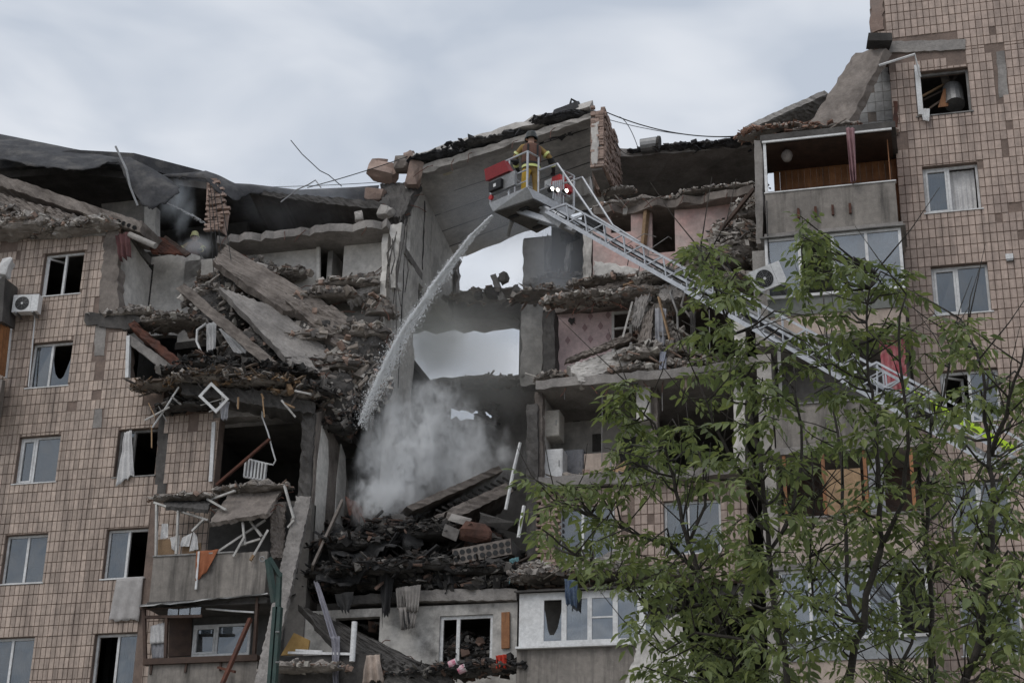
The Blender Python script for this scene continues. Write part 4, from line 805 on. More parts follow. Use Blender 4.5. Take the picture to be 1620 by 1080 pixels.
# ---- burnt heap in the gap
sl1 = thing('slab_fragment', 'upper ribbed slab lying aslant on the burnt heap', 'concrete slab', P(720, 775, 1.0))
obj('slab_body', MB().rslab(p3((643, 800, .2), (790, 735, 1.4), (797, 745, 1.5), (654, 808, .3)), 1.3, 24, 2, .03, .02, random.Random(31)), m_concb, sl1)
sl2 = thing('slab_fragment', 'lower ribbed slab sandwiched beneath the upper slab on the burnt heap', 'concrete slab', P(750, 790, 1.2))
obj('slab_body', MB().rslab(p3((686, 816, .5), (800, 762, 1.6), (814, 776, 1.7), (702, 830, .6)), 1.4, 20, 3, .03, .02, random.Random(32)), m_concb, sl2)
for k in range(12):
    a_ = P(690+k*9.6, 806-k*4.6, .75+.09*k); obj('rib', MB().bar(a_, a_+V((.28, .9, .02)), .04, .05), m_concd, sl2)
hc = thing('hollow_block', 'hollow-core block end with two rows of round holes on the burnt heap', 'concrete block', P(765, 890, -.2))
a, b, c, d = p3((715, 868, -.3), (808, 851, -.1), (810, 876, -.1), (718, 893, -.3))
nrm = (b-a).cross(d-a).normalized(); nrm = -nrm if nrm.dot(CAM-a) < 0 else nrm
bd = MB().rslab([a, b, c, d], .5, 10, 4, .015, .008, random.Random(33)); obj('block_body', bd, m_concb, hc)
for r_ in range(2):
    for k in range(9):
        q = a.lerp(b, (k+.5)/9).lerp(d.lerp(c, (k+.5)/9), .3+.42*r_); obj('core_hole_dark', MB().tube([q+nrm*.012, q-nrm*.03], .066, 12), m_black, hc)  # each black disc is painted for the dark depth of a core
obj('block_side', MB().hexa([b-nrm*.02, P(823, 869, .4), P(822, 885, .4), c-nrm*.02]+[q-V((0, -.12, 0)) for q in (b, P(823, 869, .4), P(822, 885, .4), c)]), m_concd, hc)
lump('brick_lump', 755, 842, .2, (.85, .6, .5), 'reddish-brown brick lump above the hollow block', 'masonry', m_brickd, 12)
obj('concrete_chunk', MB().chunk(P(729, 823, .3), (.5, .35, .2), random.Random(2), .12, rot=Euler((.2, .25, .2))), m_concl, None, 'flat pale chunk beside the slabs on the burnt heap', 'concrete chunk')
obj('concrete_chunk', MB().chunk(P(713, 843, .1), (.4, .35, .3), random.Random(3), .12, rot=Euler((.3, .4, .4))), m_conc, None, 'grey chunk left of the reddish brick lump', 'concrete chunk')
obj('concrete_chunk', MB().chunk(P(783, 826, .5), (.9, .5, .25), random.Random(4), .2, rot=Euler((.3, .25, .2))), m_concd, None, 'dark long chunk under the lower ribbed slab', 'concrete chunk')
def bent(name, pts, y0, y1, mat, label, cat, seed, th=.02, n=10, amp=.1):
    c = [P(px, py, y0 if i < 2 else y1) for i, (px, py) in enumerate(pts)]
    return obj(name, MB().cloth(c, n, n, amp, random.Random(seed), th, folds=1.3, ragged=.16), mat, None, label, cat)
bent('metal_sheet', [(546, 784), (572, 800), (580, 826), (552, 812)], .6, .5, m_rust, 'rusty torn metal sheet standing on the burnt heap', 'metal sheet', 1)
bent('metal_sheet', [(570, 804), (592, 792), (600, 836), (578, 836)], .7, .4, m_concd, 'grey bent metal sheet beside the rusty one', 'metal sheet', 2)
bent('charred_sheet', [(520, 850), (610, 826), (640, 872), (530, 890)], .3, -.3, m_char, 'large charred sheet draped over the left of the burnt heap', 'charred sheet', 3, .03, 18, .2)
bent('charred_sheet', [(508, 895), (600, 868), (625, 900), (505, 930)], .0, -.5, m_char, 'charred sheet folded along the floor edge', 'charred sheet', 4, .03, 18, .18)
bent('charred_sheet', [(590, 855), (650, 812), (668, 860), (622, 905)], .3, .0, m_char, 'crumpled black sheet in the middle of the burnt heap', 'charred sheet', 5, .03, 16, .22)
bent('charred_sheet', [(600, 890), (624, 888), (618, 960), (604, 985)], -.2, -.35, m_char, 'narrow black strip hanging over the white wall', 'charred sheet', 6, .02, 10, .08)
bent('charred_sheet', [(500, 862), (540, 832), (552, 880), (498, 905)], .2, .0, m_char, 'small black sheet beside the leaning plank', 'charred sheet', 7, .02, 10, .12)
obj('plank', MB().bar(P(494, 898, -.4), P(541, 794, .3), .3, .06, (1, .4, 0)), m_concb, None, 'broad plank leaning against the cross wall by the burnt heap', 'plank')
# corrugated asbestos sheets hanging over the white wall
for k, (pts, y_) in enumerate((([(626, 930), (645, 926), (650, 962), (628, 964)], -.35), ([(640, 928), (666, 924), (662, 968), (642, 966)], -.45), ([(630, 960), (662, 958), (656, 992), (634, 996)], -.4))):
    q = [P(a_, b_, y_) for a_, b_ in pts]
    obj('corrugated_sheet', MB().cloth(q, 30, 4, .035, random.Random(0), .02, folds=4.5), m_conc, None, ('left upper corrugated sheet hanging over the white wall', 'right upper corrugated sheet hanging over the white wall', 'lowest corrugated sheet hanging over the white wall')[k], 'corrugated sheet', smooth=True)
# slabs slumped in front of the lower storey
slab('slab_fragment', [(470, 955, -1.0), (540, 985, -.8), (705, 1066, -.9), (560, 1060, -1.2)], .2, m_concd, 'dark slab slumping diagonally in front of the white wall', 'concrete slab', 16, 6, .1, .04, 41)
slab('slab_fragment', [(600, 1040, -1.2), (700, 1052, -1.1), (735, 1095, -1.2), (610, 1095, -1.3)], .2, m_concd, 'dark layered slab at the bottom under the white wall', 'concrete slab', 12, 6, .12, .06, 42)
slab('wall_fragment', [(468, 784, -.5), (493, 784, -.45), (424, 1095, -2.2), (399, 1095, -2.2)], .16, m_conc, 'tall narrow wall panel leaning against the left balconies', 'wall panel', 4, 40, .03, .02, 43)
slab('wall_fragment', [(426, 800, -.6), (452, 790, -.5), (450, 882, -.5), (428, 884, -.6)], .15, m_concb, 'upright broken wall stub at the right end of the left balcony', 'wall', 5, 12, .05, .03, 44)
# right rooms
slab('slab_fragment', [(896, 578, .2), (1002, 543, .9), (1018, 566, .8), (918, 606, .1)], .3, m_plast, 'pale fallen slab sloping in the pink-papered room', 'concrete slab', 14, 6, .06, .03, 51)
slab('slab_fragment', [(896, 566, .5), (998, 524, 1.0), (1004, 536, 1.0), (894, 574, .5)], .25, m_concb, 'thin brown slab resting above the pale fallen slab', 'concrete slab', 14, 3, .04, .03, 52)
obj('concrete_chunk', MB().rslab(p3((1052, 558, .4), (1078, 532, .4), (1087, 542, .4), (1060, 572, .4)), .3, 6, 4, .04, .03, random.Random(5)), m_concb, None, 'long chunk standing aslant on the floor right of the pale fallen slab', 'concrete chunk')
slab('slab_fragment', [(908, 462, .9), (1000, 438, 1.4), (1010, 446, 1.4), (912, 476, .9)], .3, m_concb, 'brown slab end lying on the floor edge under the pink wall', 'concrete slab', 14, 3, .05, .04, 53)
slab('beam_fragment', [(916, 896, -.5), (994, 858, -.3), (1000, 880, -.3), (932, 914, -.5)], .3, m_concl, 'pale square beam fallen on the debris above the glazed balcony', 'concrete beam', 10, 4, .03, .02, 54)
slab('wall_fragment', [(1010, 1010, -1.6), (1075, 965, -1.5), (1110, 1095, -1.8), (985, 1095, -1.8)], .15, m_plast, 'white panel leaning at the right end of the glazed balcony', 'wall panel', 10, 8, .08, .02, 55)
obj('plank', MB().bar(P(1193, 299, .2), P(1136, 369, .4), .1, .08), m_woodd, None, 'dark pole leaning on the rubble slope by the balconies', 'pole')
# leaning slab and roof of the right wing
obj('slab_fragment', MB().rslab(p3((1352, 84, -.3), (1404, 74, -.7), (1334, 213, -1.15), (1272, 206, -.6)), .24, 8, 18, .05, .025, random.Random(56)), m_concb, None, 'big concrete slab leaning from the right wing down onto the top balcony', 'concrete slab')
slab('roof_fragment', [(1182, 206, -.3), (1310, 148, 1.8), (1300, 196, 2.6), (1200, 222, 1.2)], .14, m_concl, 'thin pale roof slab tilting up left of the leaning slab', 'concrete slab', 14, 6, .05, .02, 57)
# ---- rubble heaps
def mound(m, c, r, seed, mi=0, flat=None):
    big = max(r); b_ = bmesh.new(); bmesh.ops.create_icosphere(b_, subdivisions=5 if big > .7 else (4 if big > .3 else 3), radius=1); o_ = V((seed*3.7, seed*1.3, seed)); vs = []
    for v in b_.verts:
        vz = v.co.z if v.co.z > 0 or flat is None else v.co.z*flat; q = V(c)+V((v.co.x*r[0], v.co.y*r[1], vz*r[2])); k = min(1, big)*(.5 if v.co.z < 0 else 1)
        d = .22*noise.noise(q*1.6+o_)+.13*noise.noise(q*4.5+o_)+.07*abs(noise.noise(q*11+o_))+.03*noise.noise(q*24+o_)
        vs.append(q+v.co*d*k)
    m.add(vs, [[v.index for v in f.verts] for f in b_.faces], mi); b_.free()
def heap(name, blobs, mat, label, seed, sticks=0, flat=.5, smin=.03, smax=.3, parent=None, dens=2.0, core=0):
    r_ = random.Random(seed); m = MB()
    for (px, py, y, rx, ry, rz, n_) in blobs:
        c = P(px, py, y)
        mound(m, c, (rx*.86, ry*.7, rz*(core or .4)), seed+px, 1, .12)
        for k in range(int(n_*dens)):
            th = r_.uniform(0, 6.283); rad = r_.random()**.5; h = r_.random()**(.25 if core else .8)
            hz = ((1-rad*rad)**.5)*rz*(.75+.5*noise.noise(V((math.cos(th)*rad*rx, math.sin(th)*rad*ry, seed))*1.6))
            q = c+V((math.cos(th)*rad*rx, math.sin(th)*rad*ry, h*hz))
            s_ = smin*(smax*.8/smin)**(r_.random()**1.5)
            ro = Euler((r_.gauss(0, .3), r_.gauss(0, .3), r_.uniform(-3, 3)))
            if r_.random() < sticks*.55: m.chunk(q, (s_*r_.uniform(2, 4.5), s_*.3, s_*.16), r_, .15, rot=ro)
            elif r_.random() < flat: m.chunk(q, (s_*1.2, s_*1.0, s_*.3), r_, .25, rot=ro)
            else: m.chunk(q, (s_*.9, s_*.8, s_*.6), r_, .3)
    return obj(name, m, [mat, m_ash if mat == m_rubd else (m_bitum if mat == m_bitum else m_dust)], parent, label, 'rubble', kind='stuff', fix=False)
heap('rubble', [(30, 372, -.2, 1.5, .7, .75, 420), (110, 370, -.15, 1.2, .5, .4, 240), (155, 362, -.2, .7, .4, .3, 120), (0, 350, -.1, 1.0, .6, .5, 140)], m_rub, 'grey broken rubble heaped on the left wall head', 1, .25, core=.7)
heap('rubble', [(208, 505, .3, 1.0, .6, .45, 170), (262, 515, .4, 1.2, .6, .4, 180)], m_rub, 'pale rubble on the floor of the opened eighth-storey room', 2, .3, smax=.25)
heap('splintered_wood', [(330, 603, -.8, 1.2, .6, .35, 420), (400, 610, -.6, 1.3, .5, .28, 320), (255, 612, -.5, .9, .4, .2, 180), (460, 628, -.2, .8, .5, .2, 120)], m_splin, 'splintered boards and wood scraps heaped on the sagging floor', 3, .9, smax=.28)
heap('rubble', [(330, 590, -.4, 1.5, .8, .6, 220), (430, 600, -.1, 1.4, .8, .5, 200), (500, 630, .2, .8, .8, .5, 160), (290, 645, -.4, .8, .4, .3, 90), (540, 680, .8, .4, .6, .6, 90)], m_rubd, 'dark rubble under the splintered boards', 4, .25)
heap('rubble', [(545, 456, 1.5, 1.0, .5, .3, 180), (520, 474, 1.3, .9, .5, .4, 150), (575, 540, 1.3, .9, .8, .6, 220), (600, 500, 1.5, .5, .5, .8, 90), (380, 445, 1.5, 1.4, .5, .4, 200), (430, 440, 1.6, 1.2, .4, .4, 130), (340, 480, 1.2, 1.0, .8, .6, 160), (490, 545, .9, .8, .6, .4, 120), (540, 590, .9, .7, .7, .6, 150)], m_rub, 'broken concrete filling the opened left rooms between the slabs', 5, .25, smax=.32, core=.5, dens=1.8)
heap('rubble', [(560, 925, 1.2, 1.3, .9, 1.2, 420), (640, 915, 1.5, 1.6, 1.0, 1.5, 600), (740, 915, 1.5, 1.6, 1.0, 1.3, 600), (800, 925, 1.0, .8, .7, .9, 260), (600, 930, .3, 2.0, .4, .35, 500), (750, 932, .3, 1.6, .35, .35, 500), (660, 870, 3.0, 2.6, 1.8, 1.5, 400), (520, 900, 1.2, .6, .6, 1.4, 160)], m_rubd, 'charred black rubble heaped in the gap', 6, .3, smin=.04, smax=.42, core=.9, dens=1.6)
heap('rubble', [(600, 1000, 1.0, 1.0, .6, .4, 120), (740, 1040, .6, 1.0, .5, .9, 300), (760, 1062, -.9, 1.4, .5, .45, 300), (680, 1070, -.9, 1.4, .5, .35, 200)], m_rubd, 'dark debris spilling from the smashed lower window', 7, .3)
heap('rubble', [(880, 915, -.6, 1.2, .6, .35, 300), (960, 912, -.6, 1.3, .6, .4, 240), (1040, 915, -.6, 1.0, .5, .4, 200), (850, 905, -.3, .5, .5, .3, 100)], m_rub, 'mixed debris lying on the roof of the white glazed balcony', 8, .4, smax=.25)
heap('rubble', [(1175, 410, 1.0, .9, .7, 1.5, 700), (1130, 425, .9, 1.1, .7, .7, 450), (1190, 345, 1.2, .5, .5, .9, 200), (1070, 445, .9, 1.1, .6, .35, 300), (1150, 455, .7, 1.3, .6, .4, 300)], m_rub, 'brown rubble slope spilling from the pink room beside the balconies', 9, .35, smax=.3, core=.8)
heap('rubble', [(930, 474, 1.1, 1.2, .5, .2, 260), (1010, 470, 1.0, 1.0, .5, .28, 260), (960, 446, 1.4, 1.1, .4, .12, 160), (890, 478, 1.2, .6, .4, .12, 110)], m_rub, 'crushed brick and mortar along the floor edge under the pink wall', 10, .3, smax=.25)
heap('rubble', [(1040, 570, .8, 1.2, .6, .6, 300), (1100, 585, .7, 1.2, .5, .35, 220), (880, 600, .8, .6, .4, .2, 120), (1010, 590, .7, .9, .5, .25, 150)], m_rub, 'rubble on the floor of the pink-papered room', 11, .35, smax=.24)
heap('rubble', [(1020, 325, 1.9, 1.6, .4, .14, 130), (1140, 304, 1.7, 1.4, .4, .14, 140), (980, 305, 2.4, .5, .3, .2, 60)], m_rub, 'crumbs of brick along the ninth floor edge', 12, .2, smax=.16)
heap('rubble', [(1235, 212, -.7, 1.2, .5, .25, 200), (1300, 210, -.8, 1.2, .4, .2, 160), (1390, 214, -.6, .5, .4, .15, 50)], ramp_mat('brick_rubble', [(.33, .2, .15), (.28, .24, .21), (.22, .13, .1), (.4, .34, .3), (.3, .18, .13)]), 'reddish brick rubble on top of the uppermost balcony', 13, .2, smax=.2)
heap('rubble', [(770, 470, 6.6, 1.4, .5, .25, 150), (760, 608, 6.9, 1.6, .5, .2, 120), (880, 450, 6.0, 1.0, .6, .4, 160), (860, 470, 4.0, 1.0, .7, .3, 100)], m_rub, 'rubble left on the floor edges at the back of the gap', 14, .25, smax=.28)
heap('rubble', [(480, 1060, -1.5, 1.2, .5, .3, 80), (940, 760, .4, 1.2, .5, .2, 150), (1080, 755, .4, 1.2, .5, .25, 150), (290, 790, -.7, 1.0, .4, .15, 100), (400, 775, -.4, 1.1, .4, .2, 140)], m_rub, 'small debris scattered on the floors of the sixth storey', 15, .45, smax=.2)
heap('rubble', [(800, 222, 2.4, 2.0, .35, .1, 60), (890, 188, 1.7, 1.0, .3, .15, 40), (700, 248, 2.9, 1.0, .3, .12, 60)], m_bitum, 'black roofing scraps along the sagging roof slab', 16, .0, .95, smax=.22, dens=4)
heap('rubble', [(1080, 236, 3.6, 2.2, .3, .12, 90), (1160, 230, 3.6, 1.2, .3, .12, 60)], m_bitum, 'black roofing scraps along the right roof edge', 17, .0, .95, smax=.26, dens=4)

# broken slab pieces, boards and bars tangled in the debris below the pink wall
for k, (c_, lab) in enumerate((([(1004, 470, .6), (1030, 462, .6), (1012, 520, .4), (998, 516, .4)], 'upright grey slab piece hanging into the pink-papered room'), ([(1016, 500, .5), (1036, 478, .6), (1030, 540, .4), (1008, 548, .4)], 'brown slab piece dangling beside the curtain of the pink-papered room'), ([(1040, 452, .7), (1085, 446, .7), (1080, 470, .5), (1044, 476, .5)], 'flat slab piece on the debris under the ladder'), ([(1060, 410, 1.0), (1100, 396, 1.1), (1104, 408, 1.0), (1068, 424, .9)], 'slab piece lying at the foot of the pink wall'), ([(1120, 378, 1.0), (1160, 350, 1.1), (1168, 362, 1.0), (1128, 392, .9)], 'slab piece on the rubble slope by the balconies'))):
    slab('slab_fragment', c_, .14, (m_conc, m_concb)[k % 2], lab, 'concrete slab', 8, 6, .09, .03, 90+k)
for k, (a_, b_, w_, lab) in enumerate((((986, 452, .8), (1056, 430, .9), .12, 'board end lying under the ladder'), ((1000, 478, .5), (985, 534, .4), .1, 'pale board hanging over the pink-papered room'), ((1042, 470, .5), (1062, 545, .4), .09, 'board hanging beside the grey beige curtain'), ((1090, 430, .8), (1150, 400, .8), .08, 'thin board on the rubble slope'), ((1095, 470, .6), (1060, 440, .7), .07, 'short board crossing the debris under the ladder'))):
    obj('plank', MB().bar(P(*a_), P(*b_), w_, .04), (m_wood, m_plast)[k % 2], None, lab, 'board')
# bent reinforcing bars sticking out of the broken edges
r_ = random.Random(99)
for k, (px_, py_, y_, own) in enumerate([(900+18*i, 480-i*2, 1.2, CB) for i in range(6)]+[(865+26*i, 610-i*2, .5, CB) for i in range(8)]+[(960+30*i, 322-i*4, 1.6, CB) for i in range(7)]+[(360+32*i, 374-i*3, 1.2, LB) for i in range(8)]+[(690+32*i, 262-i*10, 2.6-.2*i, CB) for i in range(7)]+[(610+5*i, 470+18*i, 1.2, LB) for i in range(5)]):
    if r_.random() < .25: continue
    a_ = P(px_+r_.uniform(-8, 8), py_, y_); pts = [a_]; d_ = V((r_.uniform(-.3, .3), -.25, -.1))
    for i in range(4): d_ = d_+V((r_.uniform(-.16, .16), r_.uniform(-.05, .05), -.09)); pts.append(pts[-1]+d_*.42)
    obj('rebar', MB().tube(pts, .011, 5), m_rust, own)
slab('loose_board', [(256, 378, 1.2), (262, 372, 1.4), (302, 400, 1.1), (294, 405, 1.0)], .06, m_woodd, 'dark roof board above the plastered stub wall', 'board', 6, 4, .02, .01, 98)
slab('loose_board', [(228, 372, 1.0), (262, 376, 1.2), (290, 402, .9), (240, 400, .8)], .06, m_rust, 'reddish roof sheet under the dark board', 'board', 8, 5, .05, .02, 99)
obj('fallen_pipe', MB().tube(p3((205, 371, -.1), (246, 389, -.2)), .09, 10), m_concl, None, 'pale rolled pipe lying at the broken corner of the left wall', 'pipe')

def cascade(blobs, mat, core_mat, label, seed, n_):
    r_ = random.Random(seed); m = MB()
    for (px, py, y, rx, ry, rz) in blobs:
        c = P(px, py, y); mound(m, c, (rx, ry, rz), seed+px, 1)
        for k in range(n_):
            d = V((r_.gauss(0, 1), -abs(r_.gauss(0, 1))*.8, r_.gauss(0, 1))).normalized(); q = c+V((d.x*rx, d.y*ry, d.z*rz))*r_.uniform(.85, 1.12); s_ = .03*(8)**(r_.random()**1.6)
            m.chunk(q, (s_*r_.uniform(.8, 2.2), s_*.8, s_*.4), r_, .28, rot=Euler((r_.gauss(0, .4), r_.gauss(.5, .4), r_.uniform(-3, 3))))
    return obj('rubble', m, [mat, core_mat], None, label, 'rubble', kind='stuff', fix=False)
cascade([(390, 450, 1.5, 1.0, .5, .7), (450, 500, 1.3, .9, .5, .7), (500, 540, 1.2, .9, .5, .7), (545, 575, 1.1, .8, .5, .7), (350, 500, 1.0, .9, .5, .7), (400, 560, .8, .9, .5, .6), (585, 560, 1.4, .6, .5, .8), (590, 610, 1.2, .5, .5, .8), (480, 600, .7, .8, .5, .5), (535, 630, .8, .5, .5, .7)], m_rub, m_concd, 'crushed debris cascading behind the leaning slabs of the left ruin', 201, 260)
cascade([(1030, 500, 1.2, .5, .4, .6), (1050, 545, 1.0, .6, .4, .5), (1085, 470, 1.1, .8, .4, .4)], m_rub, m_dust, 'crushed debris spilling down into the pink-papered room', 202, 200)
bent('charred_sheet', [(636, 930), (652, 930), (648, 985), (640, 990)], -.3, -.4, m_char, 'short black strip beside the corrugated sheets', 'charred sheet', 8, .02, 8, .06)
bent('charred_sheet', [(530, 940), (560, 936), (552, 968), (536, 962)], -.4, -.5, m_char, 'black rag hanging above the left end of the white wall', 'charred sheet', 9, .02, 8, .06)
bent('charred_sheet', [(690, 900), (720, 896), (716, 925), (694, 930)], .1, -.2, m_char, 'crumpled black sheet below the hollow block', 'charred sheet', 10, .02, 10, .1)

heap('rubble', [(560, 868, .1, 1.2, .5, .5, 260), (620, 850, .3, 1.0, .5, .6, 240), (530, 910, .0, .8, .4, .4, 200), (690, 850, .4, .8, .5, .5, 200), (660, 900, .0, 1.2, .4, .5, 260), (770, 905, -.1, 1.0, .3, .3, 200), (590, 905, -.3, 1.2, .4, .35, 260)], m_rubd, 'charred scraps strewn over the black sheets of the burnt heap', 18, .7, smin=.03, smax=.3, core=.8)
r_ = random.Random(303)
for k in range(14):
    a_ = P(r_.uniform(515, 700), r_.uniform(820, 915), r_.uniform(-.3, .3)); b_ = a_+V((r_.uniform(-.7, .7), r_.uniform(-.3, .3), r_.uniform(-.15, .6)))
    obj('charred_plank', MB().bar(a_, b_, r_.uniform(.05, .16), r_.uniform(.03, .06)), m_char if k % 3 else m_concd, None, 'charred plank sticking out of the burnt heap', 'plank', 'charred planks in the burnt heap')
# ================================================================== LEFT BALCONIES AND LOOSE THINGS
rg = random.Random(61)
# sixth-storey left balcony (wrecked), front plane y = -1.1
LY = -1.1
BB = thing('wrecked_balcony', 'wrecked concrete balcony with splintered white frames and an orange rag on the left wing', 'balcony', P(333, 945, LY))
q = p3((243, 881, LY), (424, 864, LY), (424, 930, LY), (240, 951, LY))
x0b, x1b = q[0].x, q[1].x; zt0 = q[0].z; zb0 = q[3].z-.02
obj('parapet', MB().box(x0b, x1b, LY, LY+.09, zb0, zt0), m_parap, BB)
obj('parapet', MB().box(x0b, x0b+.09, LY+.092, -.02, zb0, zt0-.002), m_parap, BB)
obj('balcony_slab', MB().box(x0b-.03, x1b+.1, LY-.04, -.01, zb0-.16, zb0-.002), m_concd, BB)
obj('rail', MB().box(x0b-.02, x1b-.9, LY-.03, LY+.11, zt0+.002, zt0+.04), m_pvcd, BB)
def stick(parent, a, b, w, h, mat, name='frame_piece'): return obj(name, MB().bar(P(*a), P(*b), w, h), mat, parent)
for a_, b_, w_ in (((248, 798, LY), (247, 880, LY), .13), ((282, 806, LY), (279, 876, LY), .1), ((244, 795, LY), (330, 823, LY+.1), .16), ((322, 822, LY), (304, 840, LY), .1), ((345, 872, LY), (420, 822, LY+.3), .09), ((384, 826, LY), (388, 862, LY), .1), ((386, 850, LY-.05), (369, 880, LY-.1), .09), ((424, 838, LY), (398, 884, LY-.1), .09), ((396, 824, LY+.2), (414, 848, LY), .08), ((380, 862, LY), (412, 852, LY), .08), ((328, 789, LY+.3), (358, 806, LY), .08), ((334, 790, LY+.4), (372, 776, LY+.2), .09), ((450, 768, -.7), (465, 820, -.8), .08), ((465, 822, -.8), (455, 834, -.8), .05)):
    stick(BB, a_, b_, w_*.72, .05, m_pvcs)
stick(BB, (401, 878, LY-.12), (396, 886, LY-.14), .1, .06, m_wood)
stick(BB, (315, 872, LY-.06), (310, 932, LY-.06), .05, .05, m_pvc)
m_oran = M('orange_cloth', (.34, .125, .06), (.27, .095, .045), 8, .9, .2)
obj('rag', MB().cloth(p3((311, 872, LY-.05), (346, 868, LY-.04), (330, 900, LY-.1), (310, 919, LY-.06)), 10, 12, .04, rg, folds=2), m_oran, BB, label='orange rag hanging over the parapet', smooth=True)
obj('chipboard', MB().prism(pp([(250, 853), (276, 852), (275, 878), (249, 879)], LY+.14), (0, .02, 0)), m_wood, BB)
obj('chipboard', MB().prism(pp([(288, 862), (318, 858), (318, 876), (288, 878)], LY+.2), (0, .02, 0)), m_wood, BB)
for a_, b_, c_, d_ in (((268, 850), (284, 846), (282, 874), (272, 868)), ((288, 850), (304, 842), (300, 864), (286, 864)), ((306, 840), (312, 848), (314, 868), (300, 872)), ((256, 828), (266, 828), (266, 850), (254, 852))):
    obj('torn_paper', MB().cloth([P(*a_, LY+.1), P(*b_, LY+.1), P(*c_, LY+.12), P(*d_, LY+.1)], 5, 5, .03, rg), m_curt, BB)
# thin dark sheet standing in for the shaded room behind it
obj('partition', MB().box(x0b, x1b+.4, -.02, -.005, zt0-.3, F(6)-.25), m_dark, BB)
# roof slabs that slid onto it
slab('slab_fragment', [(366, 776, -.3), (447, 772, -.3), (424, 812, -1.3), (328, 828, -1.3)], .12, m_concb, 'tilted flat slab lying on top of the wrecked left balcony', 'concrete slab', 12, 6, .05, .02, 71)
slab('slab_fragment', [(256, 786, -.4), (340, 784, -.4), (330, 806, -1.2), (262, 800, -1.2)], .1, m_concd, 'dark flat slab left of the tilted slab on the wrecked balcony', 'concrete slab', 10, 4, .05, .02, 72)
# fifth-storey balcony with dark frame
B5 = thing('enclosed_balcony', 'dark framed enclosed balcony with a white curtain below the wrecked one', 'balcony', P(320, 1060, LY))
q = p3((236, 1046, LY), (408, 1036, LY), (408, 1080, LY), (232, 1100, LY)); xa, xb = q[0].x, q[1].x; zs = q[0].z
obj('parapet', MB().box(xa, xb, LY, LY+.09, zs-1.05, zs-.09), m_parap, B5)
obj('rail', MB().box(xa-.12, xb+.02, LY-.1, LY+.12, zs-.088, zs+.06), m_woodd, B5)
ztop = P(320, 955, LY).z
obj('sheet_roof', MB().rslab(p3((218, 958, LY-.25), (424, 938, LY-.25), (440, 944, 0), (240, 950, 0)), .03, 16, 4, .03, .02, random.Random(2)), m_steel, B5)
for a_, b_, w_ in (((228, 962, LY), (230, 1042, LY), .09), ((264, 978, LY), (262, 1040, LY), .1), ((408, 944, LY), (402, 1038, LY), .12), ((222, 962, LY), (412, 950, LY), .08), ((226, 976, LY), (320, 974, LY), .08)):
    stick(B5, a_, b_, w_, .07, m_woodd, 'post')
for k in range(3): obj('pane', MB().prism(pp([(266+k*18, 962-k), (282+k*18, 961-k), (281+k*18, 975-k), (265+k*18, 976-k)], LY+.01), (0, .006, 0)), m_glassl, B5)
obj('curtain', MB().cloth(p3((238, 990, LY+.1), (267, 982, LY+.1), (264, 1016, LY+.1), (238, 1018, LY+.1)), 20, 8, .03, rg, folds=4), m_curt, B5, smooth=True)
obj('curtain', MB().cloth(p3((239, 1014, LY+.15), (265, 1014, LY+.15), (262, 1042, LY+.15), (240, 1042, LY+.15)), 16, 6, .02, rg, folds=4), m_curtg, B5, smooth=True)
stick(B5, (396, 978, LY-.1), (350, 1085, LY-.9), .1, .08, m_rust, 'strut'); stick(B5, (345, 1055, LY-.1), (372, 1062, LY-.3), .06, .06, m_rust, 'strut')
obj('curtain_rail', MB().tube(p3((326, 962, LY+.2), (370, 966, LY+.1), (402, 968, LY)), .025, 6), m_pvc, B5)
for k in range(3): obj('bracket', MB().bar(P(240+k*55, 1052-k*3, LY-.02), P(238+k*55, 1066-k*3, LY-.02), .05, .05), m_woodd, B5)
window(B5, P(308, 1000, -.02).x, P(398, 1000, -.02).x, P(350, 1038, -.02).z, P(350, 988, -.02).z, y=-.1, mull=.42, panes=('sash', 'glass'), sill=False)
obj('door', MB().prism(pp([(268, 978), (304, 976), (302, 1036), (266, 1038)], -.06), (0, .03, 0)), m_woodd, B5)
obj('partition', MB().box(xa, xb+.2, -.03, -.005, zs-1, ztop+.3), m_dark, B5)
# lower middle balcony, dark parapet
B6 = thing('burnt_balcony', 'burnt balcony front with a yellow board under the slumped dark slab', 'balcony', P(540, 1075, -1.2))
q = p3((446, 1038, -1.2), (602, 1034, -1.2)); obj('parapet', MB().box(q[0].x, q[1].x, -1.2, -1.1, q[0].z-1.2, q[0].z), m_concd, B6)
obj('board', MB().prism(pp([(444, 1036), (465, 1000), (490, 1012), (486, 1034)], -1.0), (0, .05, 0)), M('yellow_board', (.42, .27, .1), (.33, .2, .07), 6, .8, .2), B6)
stick(B6, (456, 1032, -1.25), (556, 1034, -1.25), .06, .06, m_pvc)
stick(B6, (468, 1028, -1.25), (510, 1030, -1.25), .05, .05, m_pvc)
# far left balcony
B7 = thing('balcony', 'dark corner balcony at the far left edge with wooden boards beneath', 'balcony', P(5, 590, -.9))
obj('side_panel', MB().prism(p3((8, 440, -.95), (28, 455, -.05), (23, 520, -.05), (3, 508, -.95)), (-1.6, 0, 0)), m_concd, B7)
for k in range(5):
    obj('board', MB().prism(p3((16-k*5, 520-k*2, -.3-k*.14), (12-k*5, 516-k*2, -.42-k*.14), (3-k*5, 592-k*2, -.42-k*.14), (8-k*5, 596-k*2, -.3-k*.14)), (-.02, 0, 0)), m_woodp, B7)
stick(B7, (17, 520, -.25), (9, 598, -.25), .07, .06, m_pvc, 'post')
obj('parapet', MB().prism(p3((4, 600, -.9), (9, 602, -.2), (2, 660, -.2), (-8, 660, -.9)), (-1.5, 0, 0)), m_parap, B7)
lump('plastic_bundle', 8, 425, -.7, (.42, .4, .65), 'bundle of clear plastic film on the far left balcony', 'plastic bundle', m_curt, 21)
